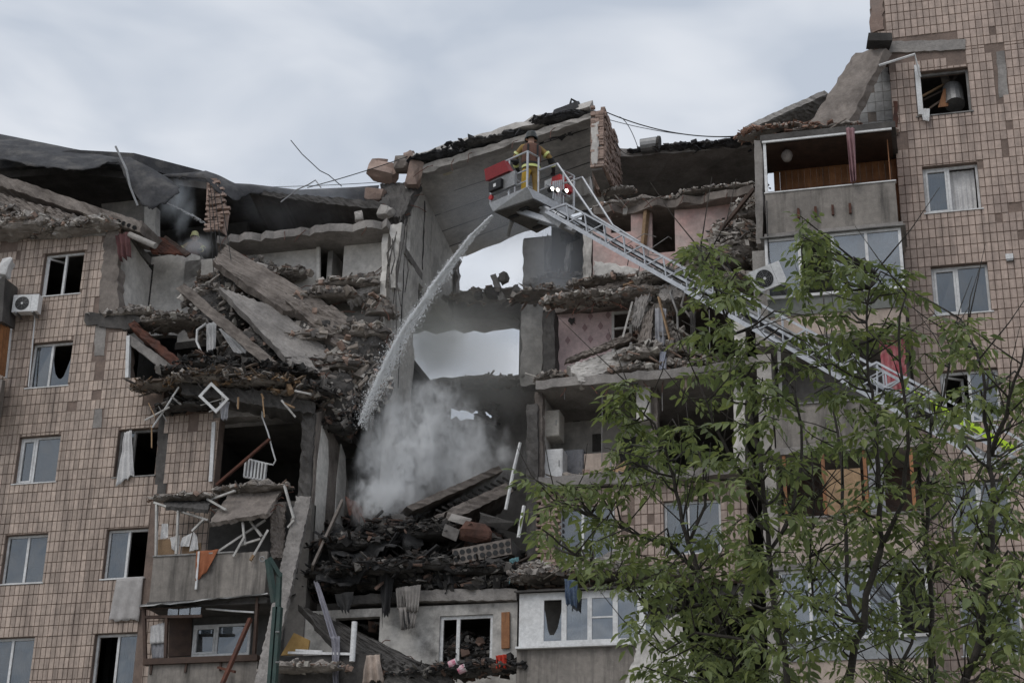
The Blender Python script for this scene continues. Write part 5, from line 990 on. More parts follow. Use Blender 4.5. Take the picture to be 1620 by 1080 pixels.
# ------------------------------------------------------------------ air conditioners
def aircon(loc, rotz, tilt, label, s=1.0):
    t = thing('air_conditioner', label, 'air conditioner', loc); t.rotation_euler = (tilt[0], tilt[1], rotz); t.scale = (s, s, s)
    def part(name, mb, mat, par=None):
        o = bpy.data.objects.new(name, mesh_of(mb, name, mat)); COL.objects.link(o); o.parent = par or t; return o
    m = MB().box(-.4, .4, -.14, .14, .03, .58); body = part('body', m, m_pvc)
    g_ = MB(); g_.tube([(-.1, -.146, .3), (-.1, -.142, .3)], .22, 24); part('fan_opening', g_, m_black)
    gr = MB()
    for k in range(5):
        r_ = .04+.042*k; gr.tube([(-.1+r_*math.cos(a*.2618), -.15, .3+r_*math.sin(a*.2618)) for a in range(25)], .004, 4)
    for a in range(8): gr.tube([(-.1, -.15, .3), (-.1+.22*math.cos(a*.785), -.15, .3+.22*math.sin(a*.785))], .004, 4)
    fg = part('fan_grille', gr, m_steel); part('hub', MB().tube([(-.1, -.158, .3), (-.1, -.148, .3)], .035, 10), m_pvc, fg)
    part('seam', MB().box(.17, .175, -.143, -.139, .05, .56), m_steel)
    for k in range(2): part('foot', MB().box(-.3+k*.52, -.22+k*.52, -.16, .16, 0, .028), m_steel)
    for k in range(2): part('bracket', MB().box(-.28+k*.52, -.24+k*.52, -.16, .3, -.03, -.002), m_steel)
    return t
c_ = P(41, 497, -.32); aircon(c_, .1, (0, 0), 'white air conditioner on the left tiled wall under the top window', .95)
obj('drain_pipe', MB().tube(p3((53, 488, -.12), (55, 505, -.05), (50, 560, -.04), (45, 612, -.04)), .02, 6), m_pvc, None, 'thin pipe running down from the left air conditioner', 'pipe')
c_ = P(1221, 458, -1.72); aircon(c_, .25, (.25, -.42), 'tilted air conditioner hanging off the glazed right balcony', 1.0)
obj('power_cable', MB().tube(p3((1213, 318, -1.45), (1214, 360, -1.5), (1216, 405, -1.5), (1222, 432, -1.65)), .014, 5), m_wire, None, 'black cable the tilted air conditioner hangs from', 'cable')
bx = thing('wall_box', 'small white box fixed to the right tiled wall', 'box', P(1597, 412, -.06)); c_ = P(1597, 408, -.04)
obj('cover', MB().box(c_.x-.09, c_.x+.09, -.1, -.03, c_.z-.04, c_.z+.09), m_pvc, bx); obj('base', MB().box(c_.x-.08, c_.x+.08, -.1, -.028, c_.z-.1, c_.z-.042), m_steel, bx)
# ------------------------------------------------------------------ radiator
rd = thing('radiator', 'white ribbed radiator dangling in the dark left room', 'radiator', P(404, 757, -.2))
for k in range(7):
    a_ = P(390+k*5.2, 725+k*1.4, -.2); b_ = P(387+k*5.2, 754+k*1.0, -.15)
    obj('rib', MB().bar(a_, b_, .1, .045, (1, 0, 0)), m_pvc, rd)
obj('header', MB().tube(p3((388, 725, -.2), (424, 734, -.2)), .03, 8), m_pvc, rd); obj('header', MB().tube(p3((386, 754, -.15), (420, 760, -.15)), .03, 8), m_pvc, rd)
obj('pipe', MB().tube(p3((414, 636, -.25), (415, 660, -.2), (424, 684, -.2), (430, 708, -.2), (436, 728, -.2), (432, 735, -.2), (422, 733, -.2)), .022, 6), m_pvc, rd)
obj('pole', MB().bar(P(427, 694, -.3), P(342, 767, -.5), .1, .06), m_rust, None, 'brown pole leaning across the dark left room', 'pole')
# ------------------------------------------------------------------ cloths
def cloth(name, pts, ys, mat, label, cat='curtain', nu=14, nv=14, amp=.05, folds=2.5, rag=.05, seed=1):
    ys = ys if isinstance(ys, (list, tuple)) else [ys]*4
    return obj(name, MB().cloth([P(a, b, y) for (a, b), y in zip(pts, ys)], nu, nv, amp, random.Random(seed), folds=folds, ragged=rag), mat, None, label, cat, smooth=True)
cloth('curtain', [(197, 684), (208, 680), (211, 752), (184, 768)], [-.05, -.05, -.1, -.15], m_curt, 'white curtain hanging out of a left window with no glass', seed=1)
cloth('plastic_sheet', [(184, 915), (227, 912), (220, 980), (172, 982)], [-.06, -.06, -.08, -.08], M('plastic_film', (.42, .4, .39), (.33, .31, .3), 6, .5, .3), 'translucent grey plastic sheet hanging below a left window', 'plastic sheet', amp=.02, seed=2)
cloth('curtain', [(326, 512), (343, 508), (340, 552), (328, 558)], [.2, .2, .1, .1], m_curt, 'narrow white curtain strip in the opened left room', seed=3)
cloth('curtain', [(346, 520), (362, 519), (396, 556), (372, 560)], [.2, .2, -.2, 0], m_curt, 'slanting white curtain beside the narrow strip', seed=4)
cloth('cloth', [(182, 372), (205, 366), (206, 405), (190, 412)], -.15, M('red_rag', (.16, .07, .07), (.1, .05, .05), 6, .9, .2), 'dark red rag on the broken corner of the left wall', 'rag', amp=.09, seed=5)
cloth('cloth', [(347, 636), (363, 635), (361, 662), (349, 666)], [-.95, -.95, -1.0, -1.0], m_curtg, 'pale grey rag hanging under the splintered boards', 'rag', amp=.04, seed=6)
cloth('curtain', [(1338, 202), (1352, 204), (1355, 288), (1346, 291)], [-1.5, -1.5, -1.5, -1.48], M('mauve_cloth', (.32, .19, .2), (.24, .14, .15), 4, .9, .1), 'long mauve cloth hanging from the top right balcony', 'cloth', 12, 26, .09, 2.2, .03, 7)
sk = thing('hanging_bag', 'small brown bag hanging under the roof of the top right balcony', 'bag', P(1245, 257, -1.0))
lb_ = MB(); mound(lb_, P(1245, 247, -1.0), (.12, .1, .16), 3); obj('bag_body', lb_, m_concb, sk); obj('string', MB().tube(p3((1243, 218, -1.0), (1244, 240, -1.0)), .012, 5), m_wire, sk)
cloth('cloth', [(1036, 487), (1054, 488), (1052, 548), (1037, 551)], [.5, .5, .4, .4], m_curtg, 'grey beige curtain hanging over the pink-papered room', seed=8)
cloth('cloth', [(1091, 492), (1100, 493), (1100, 534), (1093, 536)], [.5]*4, m_concd, 'dark rag dangling in the room right of the pink-papered one', 'rag', amp=.04, seed=9)
cloth('cloth', [(1044, 556), (1054, 556), (1054, 584), (1043, 585)], [.3]*4, M('striped_towel', (.3, .33, .42), (.45, .45, .5), 9, .9, .1), 'bluish towel over the floor edge by the aslant chunk', 'towel', amp=.03, seed=10)
cloth('cloth', [(1079, 570), (1090, 572), (1092, 612), (1081, 616)], [.3]*4, m_beige, 'beige towel hanging below the seventh floor edge', 'towel', amp=.04, seed=11)
cloth('cloth', [(806, 884), (820, 880), (823, 900), (806, 924)], [-.2]*4, M('teal_cloth', (.13, .25, .27), (.09, .18, .2), 5, .9, .2), 'teal rag hanging beside the hollow block', 'rag', amp=.05, seed=12)
cloth('cloth', [(893, 915), (914, 918), (912, 960), (896, 955)], [-1.5]*4, M('blue_print_cloth', (.03, .05, .12), (.12, .16, .2), 14, .9, .1), 'dark blue patterned cloth over the white glazed balcony', 'cloth', amp=.06, seed=13)
cloth('cloth', [(1024, 918), (1034, 916), (1034, 940), (1022, 946)], [-1.5]*4, m_curt, 'small white rag on the roof of the glazed balcony', 'rag', amp=.05, seed=14)
cloth('net_curtain', [(496, 920), (504, 920), (535, 1010), (524, 1012)], [-.6, -.6, -1.3, -1.3], M('lilac_net', (.27, .265, .30), (.2, .195, .225), 6, .9, .1), 'lilac net curtain trailing down past the dark parapet', 'curtain', 10, 26, .06, 2, .03, 15)
cloth('net_curtain', [(524, 1006), (538, 1006), (536, 1090), (528, 1090)], [-1.3]*4, bpy.data.materials['lilac_net'], 'lower end of the lilac net curtain on the dark parapet', 'curtain', 10, 14, .05, 2, .03, 16)
cloth('cloth', [(580, 1036), (600, 1034), (606, 1076), (574, 1080)], [-1.35]*4, m_beige, 'patterned beige cloth on the burnt balcony front', 'cloth', amp=.07, seed=17)
cloth('cloth', [(784, 1036), (801, 1034), (800, 1054), (786, 1058)], [-1.3]*4, M('bright_red_cloth', (.5, .05, .02), (.4, .03, .02), 5, .8, .1), 'bright red cloth in the debris under the white wall', 'cloth', amp=.06, seed=18)
for k, (a_, b_) in enumerate(((716, 1050), (730, 1058))):
    cn = thing('paint_can', ('pink and white can in the debris under the white wall', 'second pink can beside the first in the debris')[k], 'can', P(a_, b_, -1.3))
    obj('can_body', MB().tube([P(a_-5, b_+2, -1.3), P(a_+6, b_-3, -1.3)], .1, 12), M('pink_label%d' % k, (.5, .12, .2), (.7, .6, .62), 9, .5, 0), cn); obj('lid', MB().tube([P(a_+6, b_-3, -1.3), P(a_+7, b_-3.4, -1.3)], .104, 12), m_pvc, cn)
# ------------------------------------------------------------------ window frame piece, pipes, rods, wires
obj('window_frame', frame_mb(0, .7, 0, .5, 0, w=.07, d=.05)[0], m_pvc, None, 'empty white window frame dangling under the splintered boards', 'window frame')
wf = bpy.data.objects[[o.name for o in bpy.data.objects if o.name.startswith('window_frame')][-1]]; wf['kind'] = 'thing'
wf.location = P(328, 640, -1.1); wf.rotation_euler = (.2, .75, .2)
rod('bent_pipe', p3((183, 232, .1), (191, 249, .0), (200, 268, -.1), (206, 296, -.15), (218, 326, -.1)), .035, m_steel, 'bent pale pipe sticking up through the left roofing sheet', 'pipe')
obj('curtain_rail', MB().tube(p3((326, 512, .0), (312, 522, -.1), (311, 540, -.1), (322, 566, -.2), (344, 570, -.2)), .035, 5), m_pvc, None, 'bent white curtain rail in the opened left room', 'curtain rail')
rod('drain_pipe', p3((823, 700, .5), (812, 745, .5), (800, 806, .4)), .045, m_pvc, 'white pipe standing behind the ribbed slabs', 'pipe')
rod('drain_pipe', p3((829, 800, .2), (820, 850, .1)), .05, m_pvc, 'ridged white pipe leaning by the burnt column', 'pipe')
rod('drain_pipe', p3((561, 983, -1.3), (557, 1046, -1.3)), .07, m_pvc, 'short white pipe standing on the burnt balcony front', 'pipe', n=10)
rod('wood_stick', p3((283, 612, -.9), (262, 645, -.9), (241, 676, -.8)), .025, m_pvc, 'thin white lath sticking down from the splintered boards', 'lath')
rod('wood_stick', p3((240, 672, -.7), (240, 708, -.7)), .02, m_wood, 'short lath hanging in front of a left window', 'lath')
rod('plank', p3((1070, 352, 2.6), (1140, 326, 2.4)), .03, m_wood, 'lath lying along the pink wall top', 'lath')
rod('roof_rod', p3((460, 222, 2.0), (478, 244, 2.1), (506, 270, 2.3), (520, 277, 2.4), (541, 295, 2.6)), .014, m_wire, 'bent thin antenna rod rising above the left roof', 'antenna')
rod('roof_rod', p3((444, 320, 1.6), (470, 300, 1.9), (488, 292, 2.0), (499, 285, 2.0), (508, 297, 2.0)), .018, m_steel, 'short bent rod lying on the sagging roof edge', 'rod')
def sagline(a, b, sag, n=24): return [a.lerp(b, i/n)+V((0, 0, -sag*4*(i/n)*(1-i/n))) for i in range(n+1)]
rod('cable', sagline(P(486, 297, 2.0), P(655, 244, 3.2), .05), .014, m_wire, 'taut black cable from the sagging roof up to the gap', 'cable')
rod('cable', sagline(P(420, 296, 2.4), P(620, 287, 4.5), .03), .010, m_wire, 'thin cable along the sagging roof', 'cable')
rod('cable', sagline(P(655, 244, 3.2), P(790, 215, 2.4), .03), .010, m_wire, 'thin cable above the left half of the roof slab', 'cable')
rod('cable', sagline(P(960, 178, 1.2), P(1200, 212, 2.5), .35), .016, m_wire, 'upper black cable sagging from the brick pier to the balconies', 'cable')
rod('cable', sagline(P(965, 190, 1.4), P(1200, 216, 2.5), .2), .010, m_wire, 'lower thin cable between brick pier and balconies', 'cable')
rod('cable', sagline(P(980, 185, 1.4), P(1010, 236, 2.0), -.2)+sagline(P(1010, 236, 2.0), P(972, 222, 2.0), .3), .010, m_wire, 'looped loose cable by the brick pier', 'cable')
r_ = random.Random(7)
for k, (a_, b_) in enumerate((((332, 288, .8), (350, 470, .8)), ((338, 296, .85), (362, 520, .6)), ((330, 300, .9), (338, 430, .7)), ((345, 290, .85), (372, 460, .6)))):
    rod('hanging_wire', sagline(P(*a_), P(*b_), r_.uniform(-.15, .15)), .012, m_wire, ('leftmost', 'longest', 'shortest', 'rightmost')[k]+' wire hanging from the brick stub on the left', 'wire')
for k, (a_, b_) in enumerate((((953, 600, .5), (952, 735, .5)), ((1047, 585, .5), (1048, 650, .5)), ((894, 598, .5), (893, 632, .5)), ((1122, 490, .4), (1123, 560, .4)))):
    rod('hanging_wire', sagline(P(*a_), P(*b_), .05), .012, m_pvcd, ('long pale wire hanging in front of the kitchen', 'pale wire with a plug hanging right of the kitchen divider', 'short pale wire at the left end of the seventh floor edge', 'wire hanging in the dark room left of the balconies')[k], 'wire')
for k in range(9):
    a_ = P(640+r_.uniform(-22, 8), 350+r_.uniform(-10, 40), 1.4); b_ = a_+V((r_.uniform(-.3, .2), r_.uniform(-.3, .1), -r_.uniform(1.2, 2.8)))
    rod('torn_wire', [a_, a_.lerp(b_, .3)+V((r_.uniform(-.1, .1), -.05, 0)), a_.lerp(b_, .7)+V((r_.uniform(-.15, .15), -.08, 0)), b_], .018, m_concd, 'torn wire trailing down the pier left of the gap', 'wire')['group'] = 'torn wires on the pier'
for k in range(16):
    a_ = P(1000+r_.uniform(-20, 150), 400+r_.uniform(-30, 60), .6); b_ = a_+V((r_.uniform(-.8, .8), r_.uniform(-.2, .1), -r_.uniform(.4, 1.3)))
    rod('torn_wire', [a_, a_.lerp(b_, .3)+V((r_.uniform(-.2, .2), -.1, .2)), a_.lerp(b_, .7)+V((r_.uniform(-.2, .2), -.1, .1)), b_], r_.choice((.012, .02, .03)), r_.choice((m_pvcd, m_wire, m_conc)), 'torn wire or lath sticking out of the rubble slope below the pink wall', 'wire')['group'] = 'torn wires in the rubble slope'
for k in range(14):
    a_ = P(250+r_.uniform(-20, 220), 620+r_.uniform(-8, 24), -.9); b_ = a_+V((r_.uniform(-.7, .7), r_.uniform(-.2, .1), -r_.uniform(.1, .6)))
    rod('torn_lath', [a_, b_], r_.choice((.014, .02, .028)), r_.choice((m_pvcs, m_wood, m_pvcd)), 'torn lath sticking out below the splintered boards', 'lath')['group'] = 'torn laths under the boards'
# roof things
dk_ = thing('vent_cowl', 'grey drum-shaped vent cowl on the right roof', 'vent', P(1030, 236, 3.4)); obj('drum', MB().tube(p3((1014, 232, 3.4), (1040, 228, 3.4)), .22, 14), m_steel, dk_); obj('cap', MB().tube(p3((1040, 228, 3.4), (1044, 228, 3.4)), .24, 14), m_concd, dk_)
rb_ = thing('roof_hatch', 'black tilted hatch with a bent pipe on the highest roof corner', 'hatch', P(895, 182, 1.8))
obj('hatch_body', MB().hexa(p3((874, 180, 1.5), (916, 170, 1.5), (920, 168, 2.4), (878, 178, 2.4), (876, 174, 1.5), (912, 160, 1.5), (916, 160, 2.4), (880, 172, 2.4))), m_bitum, rb_); obj('bent_pipe', MB().tube(p3((902, 166, 1.8), (904, 157, 1.8), (912, 162, 1.8), (918, 170, 1.8)), .04, 6), m_black, rb_)
# ------------------------------------------------------------------ kitchen things
def cabinet(name, px, py, y, w, d, h, label, mat, rz=0, cat='cabinet'):
    t = thing(name, label, cat, P(px, py, y)); z0 = t.location.z; x0 = t.location.x
    obj('case', MB().box(x0-w/2, x0+w/2, y, y+d, z0, z0+h), mat, t)
    obj('door', MB().box(x0-w/2+.02, x0+w/2-.02, y-.02, y-.002, z0+.02, z0+h-.02), mat, t); obj('handle', MB().box(x0+w*.3, x0+w*.34, y-.04, y-.021, z0+h*.4, z0+h*.6), m_steel, t)
    return t
m_cream = M('cream_laminate', (.52, .49, .44), (.44, .41, .37), 2, .6, .1, 20, (.2, .18, .16), .5, 1.5)
cabinet('wall_cabinet', 872, 690, 1.0, .42, .6, .72, 'cream wall cabinet at the left end of the kitchen', m_cream)
cabinet('wall_cabinet', 1018, 664, .6, .36, .35, .9, 'tall pale wall cabinet beside the kitchen divider', m_plastw)
cabinet('washing_machine', 875, 757, .8, .5, .55, .8, 'white kitchen appliance standing at the floor edge', m_pvc, cat='appliance')
cabinet('kitchen_counter', 950, 755, .9, .85, .5, .66, 'pinkish broken counter in the middle of the kitchen', m_beige)
cabinet('kitchen_counter', 908, 756, 1.6, .5, .5, .78, 'grey counter behind the white appliance', m_curtg)
slab('table_board', [(958, 752, .5), (988, 728, .6), (998, 736, .5), (968, 760, .4)], .03, m_wood, 'tan board leaning on the broken kitchen counter', 'board', 4, 4, .01, .002, 81)
tr_ = thing('metal_trough', 'rusty metal trough lying in the debris below the pink wall', 'trough', P(1014, 464, .9)); obj('shell', MB().hexa(p3((998, 446, .8), (1032, 442, .8), (1034, 442, 1.5), (1000, 446, 1.5), (1000, 466, .85), (1030, 460, .85), (1032, 458, 1.4), (1002, 464, 1.4))), m_concb, tr_); obj('rim', MB().tube(p3((996, 446, .78), (1015, 441, .78), (1034, 441, .78)), .03, 6), m_rust, tr_)
# ------------------------------------------------------------------ green post in front of the left wing
gp = thing('steel_post', 'dark green steel post with a triangular bracket in front of the left balconies', 'post', V((P(438, 1070, -4).x, -4, 0)))
pb = P(439, 960, -4); c0 = V((pb.x, -4, 0))
obj('shaft', MB().box(c0.x-.1, c0.x-.02, -4.06, -3.9, 0, pb.z), m_greenp, gp); obj('shaft', MB().box(c0.x+.02, c0.x+.1, -4.06, -3.9, 0, pb.z), m_greenp, gp); obj('web', MB().box(c0.x-.019, c0.x+.019, -4.0, -3.95, 0, pb.z), m_greenp, gp)
obj('bracket_arm', MB().bar(P(425, 882, -4.2), P(443, 912, -4), .12, .1), m_greenp, gp); obj('bracket_arm', MB().bar(P(424, 884, -4.2), P(434, 952, -4.0), .14, .1), m_greenp, gp); obj('bracket_arm', MB().bar(P(442, 905, -4), P(440, 960, -4), .12, .1), m_greenp, gp)
for k in range(2): obj('bolt', MB().tube(p3((436, 999+48*k, -4.1), (442, 999+48*k, -4.1)), .02, 6), m_steel, gp)
obj('top_eye', MB().tube([P(415+4*math.cos(a*.6), 884+4*math.sin(a*.6), -4.2) for a in range(11)], .015, 5), m_steel, gp)
# ================================================================== AERIAL LADDER, BASKET, FIREFIGHTER, WATER
rg = random.Random(71)
BEND = P(1620, 757, -11.5); A_ = P(773, 334, -6.3)
hd = (P(1620, 757, -11.5)-P(880, 345, -6.3)); hd.z = 0; u2 = hd.normalized(); u1 = V((-u2.y, u2.x, 0)); UZ = V((0, 0, 1))
BW, BL = 1.62, 1.2
O = A_+u1*BW/2+u2*BL/2; O.z = A_.z
tip = O+u2*(BL/2+.02)-UZ*.18
ax = (BEND-tip).normalized(); lat = ax.cross(UZ).normalized(); nn = lat.cross(ax)
if nn.z < 0: nn = -nn
LD = thing('aerial_ladder', 'white aluminium fire ladder with a rescue basket reaching across the building', 'fire ladder', V((tip+ax*26).xy.to_3d()))
def S(s, w, h): return tip+ax*s+lat*w+nn*h
secs = [(0.15, 6.2, .33, .36), (5.2, 11.2, .40, .45), (9.8, 16.5, .47, .54), (15.2, 27.0, .54, .63)]
for k, (s0, s1, w, h) in enumerate(secs):
    m = MB()
    for sgn in (-1, 1):
        m.bar(S(s0, sgn*w, -.02*k), S(s1, sgn*w, -.02*k), .045, .085, nn); m.bar(S(s0+.5, sgn*w, h), S(s1, sgn*w, h), .036, .036, nn)
        m.bar(S(s0, sgn*w, 0), S(s0+.5, sgn*w, h), .045, .045, nn)
        n_ = int((s1-s0-.5)/.62); st = (s1-s0-.5)/n_
        for i in range(n_):
            a_ = s0+.5+i*st
            m.bar(S(a_, sgn*w, h), S(a_+st/2, sgn*w, .03), .024, .022, nn); m.bar(S(a_+st/2, sgn*w, .03), S(a_+st, sgn*w, h), .024, .022, nn)
        m.bar(S(s1, sgn*w, 0), S(s1, sgn*w, h), .05, .05, nn)
    for sgn in (-1, 1): m.bar(S(s0+.3, sgn*w*.82, h*.42), S(s1-.3, sgn*w*.82, h*.42), .035, .05, nn); m.bar(S(s0+.3, sgn*w*.82, h*.42), S(s0+.3, sgn*w, 0), .03, .03, nn); m.bar(S(s1-.3, sgn*w*.82, h*.42), S(s1-.3, sgn*w, 0), .03, .03, nn)
    # cross frames tie the two sides together
    m.bar(S(s0, -w, 0), S(s0, w, 0), .06, .06, nn); m.bar(S(s1, -w, 0), S(s1, w, 0), .06, .06, nn)
    for i in range(int((s1-s0)/1.3)):
        a_ = s0+.3+i*1.3; m.bar(S(a_, -w, .0), S(a_+.65, w, .0), .03, .02, nn); m.bar(S(a_+.65, w, .0), S(a_+1.3, -w, .0), .03, .02, nn)
    sec = obj('ladder_section', m, m_alu, LD, label=('top section next to the basket', 'second section', 'third section', 'widest lowest section')[k])
    rm = mesh_of(MB().bar(-lat*w, lat*w, .032, .032, nn), 'rung', m_alu)
    for i in range(int((s1-s0)/.31)):
        o = bpy.data.objects.new('rung', rm); COL.objects.link(o); o.parent = sec; o.location = S(s0+.15+i*.31, 0, .05)-wloc(sec)
# hoses, cylinder and cable carrier along the ladder
obj('cable_carrier', MB().tube([S(2.2+i*.4, .12*math.sin(i*.9)*.3, .14) for i in range(25)], .055, 8), m_black, LD)
obj('supply_hose', MB().tube([S(.6, .1, .1), S(1.4, .16, .2), S(2.5, .14, .16), S(4.5, .15, .18), S(6, .15, .18)], .04, 8), m_black, LD)
obj('motor_box', MB().bar(S(1.0, -.12, .28), S(1.5, -.12, .28), .22, .2, nn), m_black, LD)
m_hiv = M('fluorescent_stripe', (.52, .75, .04), (.46, .68, .03), 4, .5, 0)
obj('warning_stripe', MB().bar(S(10.6, -.14, .34), S(13.2, -.14, .34), .05, .12, nn), m_hiv, LD)
obj('telescopic_tube', MB().tube([S(4.6, .05, .2), S(9.0, .05, .26)], .045, 10), m_steel, LD)
for s_ in (6.1, 11.0): obj('pulley_block', MB().bar(S(s_, .0, .3), S(s_+.35, .0, .3), .5, .16, nn), m_steel, LD)
bp_ = S(27, 0, -.3); obj('turntable', MB().tube([(bp_.x, bp_.y, 0), (bp_.x, bp_.y, 1.0), (bp_.x, bp_.y, 1.05), (bp_.x, bp_.y, bp_.z)], .55, 16), m_red, LD)
# ---- basket
def Bk(a, b, c): return O+u2*a+u1*b+UZ*c       # a towards ladder, b across, c up
bk = obj('basket', MB().hexa([Bk(-BL/2+.06, -BW/2+.08, 0), Bk(BL/2, -BW/2+.2, 0), Bk(BL/2, BW/2-.2, 0), Bk(-BL/2+.06, BW/2-.08, 0), Bk(-BL/2, -BW/2, .2), Bk(BL/2, -BW/2, .2), Bk(BL/2, BW/2, .2), Bk(-BL/2, BW/2, .2)]), M('basket_floor', (.5, .51, .53), (.4, .41, .43), 3, .45, .05, 30, metal=.4), LD)
obj('underside_plate', MB().hexa([Bk(-BL/2+.1, -BW/2+.12, -.03), Bk(BL/2-.05, -BW/2+.25, -.03), Bk(BL/2-.05, BW/2-.25, -.03), Bk(-BL/2+.1, BW/2-.12, -.03), Bk(-BL/2+.09, -BW/2+.11, -.002), Bk(BL/2-.04, -BW/2+.24, -.002), Bk(BL/2-.04, BW/2-.24, -.002), Bk(-BL/2+.09, BW/2-.11, -.002)]), m_concd, bk)
for (a, b) in ((-.3, -.3), (.15, -.42), (.1, .35), (-.25, .45)): obj('rubber_pad', MB().hexa([Bk(a-.12, b-.05, -.06), Bk(a+.12, b-.05, -.06), Bk(a+.12, b+.05, -.06), Bk(a-.12, b+.05, -.06), Bk(a-.12, b-.05, -.032), Bk(a+.12, b-.05, -.032), Bk(a+.12, b+.05, -.032), Bk(a-.12, b+.05, -.032)]), m_black, bk)
obj('support_arm', MB().bar(Bk(-.1, -.35, .02), tip+ax*.9-nn*.05, .12, .12), m_alu, bk); obj('support_arm', MB().bar(Bk(-.1, .35, .02), tip+ax*.9-nn*.05, .12, .12), m_alu, bk)
obj('tilt_cylinder', MB().tube([Bk(.3, -.2, .12), tip+ax*1.0+nn*.02], .07, 12), m_alu, bk)
obj('hinge_block', MB().bar(Bk(BL/2-.1, 0, -.12), tip+ax*.7-nn*.1, .5, .16), m_steel, bk)
HR = 1.12
def rail(name, pts, r=.024): return obj(name, MB().tube([Bk(*q) for q in pts], r, 8), m_alu, bk)
cor = [(-BL/2+.03, -BW/2+.03), (-BL/2+.03, BW/2-.03), (BL/2-.03, BW/2-.03), (BL/2-.03, -BW/2+.03)]
for k in range(4):
    a, b = cor[k], cor[(k+1) % 4]
    if k != 2:
        rail('guard_rail', [(*a, HR), (*b, HR)]); rail('guard_rail', [(*a, .66), (*b, .66)], .018); rail('guard_rail', [(*a, .38), (*b, .38)], .014)
    rail('post', [(*a, .19), (*a, HR)], .028); mx_ = ((a[0]+b[0])/2, (a[1]+b[1])/2)
    if k != 2: rail('post', [(*mx_, .19), (*mx_, HR)], .022)
rail('guard_rail', [(*cor[2], HR), (BL/2-.03, .42, HR), (BL/2-.03, .42, .2)], .024); rail('guard_rail', [(*cor[3], HR), (BL/2-.03, -.42, HR), (BL/2-.03, -.42, .2)], .024)
for sg_ in (-1, 1): obj('hand_rail', MB().tube([Bk(BL/2-.03, sg_*.42, .78), Bk(BL/2+.55, sg_*.42, .74), S(1.6, -sg_*.33, .42), S(2.6, -sg_*.33, .38)], .024, 8), m_alu, bk)
# control desk, monitor, cases and floodlights
obj('control_panel', MB().hexa([Bk(-.62, -BW/2-.1, .74), Bk(.12, -BW/2-.1, .74), Bk(.12, -BW/2+.06, .78), Bk(-.62, -BW/2+.06, .78), Bk(-.62, -BW/2-.16, 1.02), Bk(.02, -BW/2-.16, 1.02), Bk(.02, -BW/2-.04, 1.04), Bk(-.62, -BW/2-.04, 1.04)]), M('dark_red_enamel', (.28, .02, .022), (.22, .015, .018), 3, .4, .03), bk, label='red control panel on the near side')
obj('equipment_rack', MB().hexa([Bk(-.5, -BW/2-.05, .36), Bk(.25, -BW/2-.05, .36), Bk(.25, -BW/2+.03, .36), Bk(-.5, -BW/2+.03, .36), Bk(-.5, -BW/2-.05, .72), Bk(.25, -BW/2-.05, .72), Bk(.25, -BW/2+.03, .72), Bk(-.5, -BW/2+.03, .72)]), m_steel, bk)
obj('screen_box', MB().hexa([Bk(-.48, -BW/2-.14, .4), Bk(-.1, -BW/2-.14, .4), Bk(-.1, -BW/2-.055, .4), Bk(-.48, -BW/2-.055, .4), Bk(-.48, -BW/2-.14, .62), Bk(-.1, -BW/2-.14, .62), Bk(-.1, -BW/2-.055, .62), Bk(-.48, -BW/2-.055, .62)]), m_black, bk)
obj('label_plate', MB().hexa([Bk(-.33, -BW/2-.145, .46), Bk(-.25, -BW/2-.145, .46), Bk(-.25, -BW/2-.141, .46), Bk(-.33, -BW/2-.141, .46), Bk(-.33, -BW/2-.145, .54), Bk(-.25, -BW/2-.145, .54), Bk(-.25, -BW/2-.141, .54), Bk(-.33, -BW/2-.141, .54)]), m_pvc, bk)
obj('red_lamp', MB().tube([Bk(-.5, -BW/2-.06, .3), Bk(-.5, -BW/2-.0, .3)], .06, 12), m_red, bk)
obj('water_monitor', MB().tube([Bk(-.2, -.45, 1.0), Bk(-.5, -.5, 1.22), Bk(-.75, -.5, 1.25)], .05, 10, .035), m_black, bk); obj('water_monitor', MB().tube([Bk(-.55, -.62, 1.16), Bk(-.35, -.55, 1.3), Bk(.0, -.5, 1.22)], .035, 8), m_black, bk)
obj('nozzle', MB().tube([Bk(-.55, -.1, .0), Bk(-.72, .0, -.1), Bk(-.85, .1, -.2)], .06, 10, .04), m_steel, bk)
for k, (a, b, c, d) in enumerate(((.2, BW/2-.12, 1.0, .3), (.35, BW/2-.1, .7, .36))):
    obj('red_case', MB().hexa([Bk(a-d/2, b-.12, c), Bk(a+d/2, b-.12, c), Bk(a+d/2, b+.12, c), Bk(a-d/2, b+.12, c), Bk(a-d/2, b-.1, c+.2), Bk(a+d/2-.05, b-.1, c+.2), Bk(a+d/2-.05, b+.1, c+.2), Bk(a-d/2, b+.1, c+.2)]), m_red, bk)
obj('white_case', MB().hexa([Bk(-.2, BW/2-.2, 1.0), Bk(.03, BW/2-.2, 1.0), Bk(.03, BW/2, 1.0), Bk(-.2, BW/2, 1.0), Bk(-.2, BW/2-.2, 1.2), Bk(.03, BW/2-.2, 1.2), Bk(.03, BW/2, 1.2), Bk(-.2, BW/2, 1.2)]), m_pvc, bk)
m_lamp = bpy.data.materials.new('lit_floodlight'); m_lamp.use_nodes = True; e_ = m_lamp.node_tree.nodes['Principled BSDF']; e_.inputs['Emission Color'].default_value = (1, .93, .82, 1); e_.inputs['Emission Strength'].default_value = 9
for k, (a, b, c) in enumerate(((BL/2+.06, -.06, .42), (BL/2+.06, .12, .46), (BL/2+.06, .42, .56))):
    h_ = obj('floodlight', MB().tube([Bk(a-.1, b, c), Bk(a, b, c)], .06, 12), m_black, bk); obj('lens', MB().tube([Bk(a+.001, b, c), Bk(a+.012, b-.004, c-.005)], .042, 12), m_lamp, h_)
rail('lamp_bar', [(BL/2+.0, -.2, .5), (BL/2+.0, .6, .5)], .02)
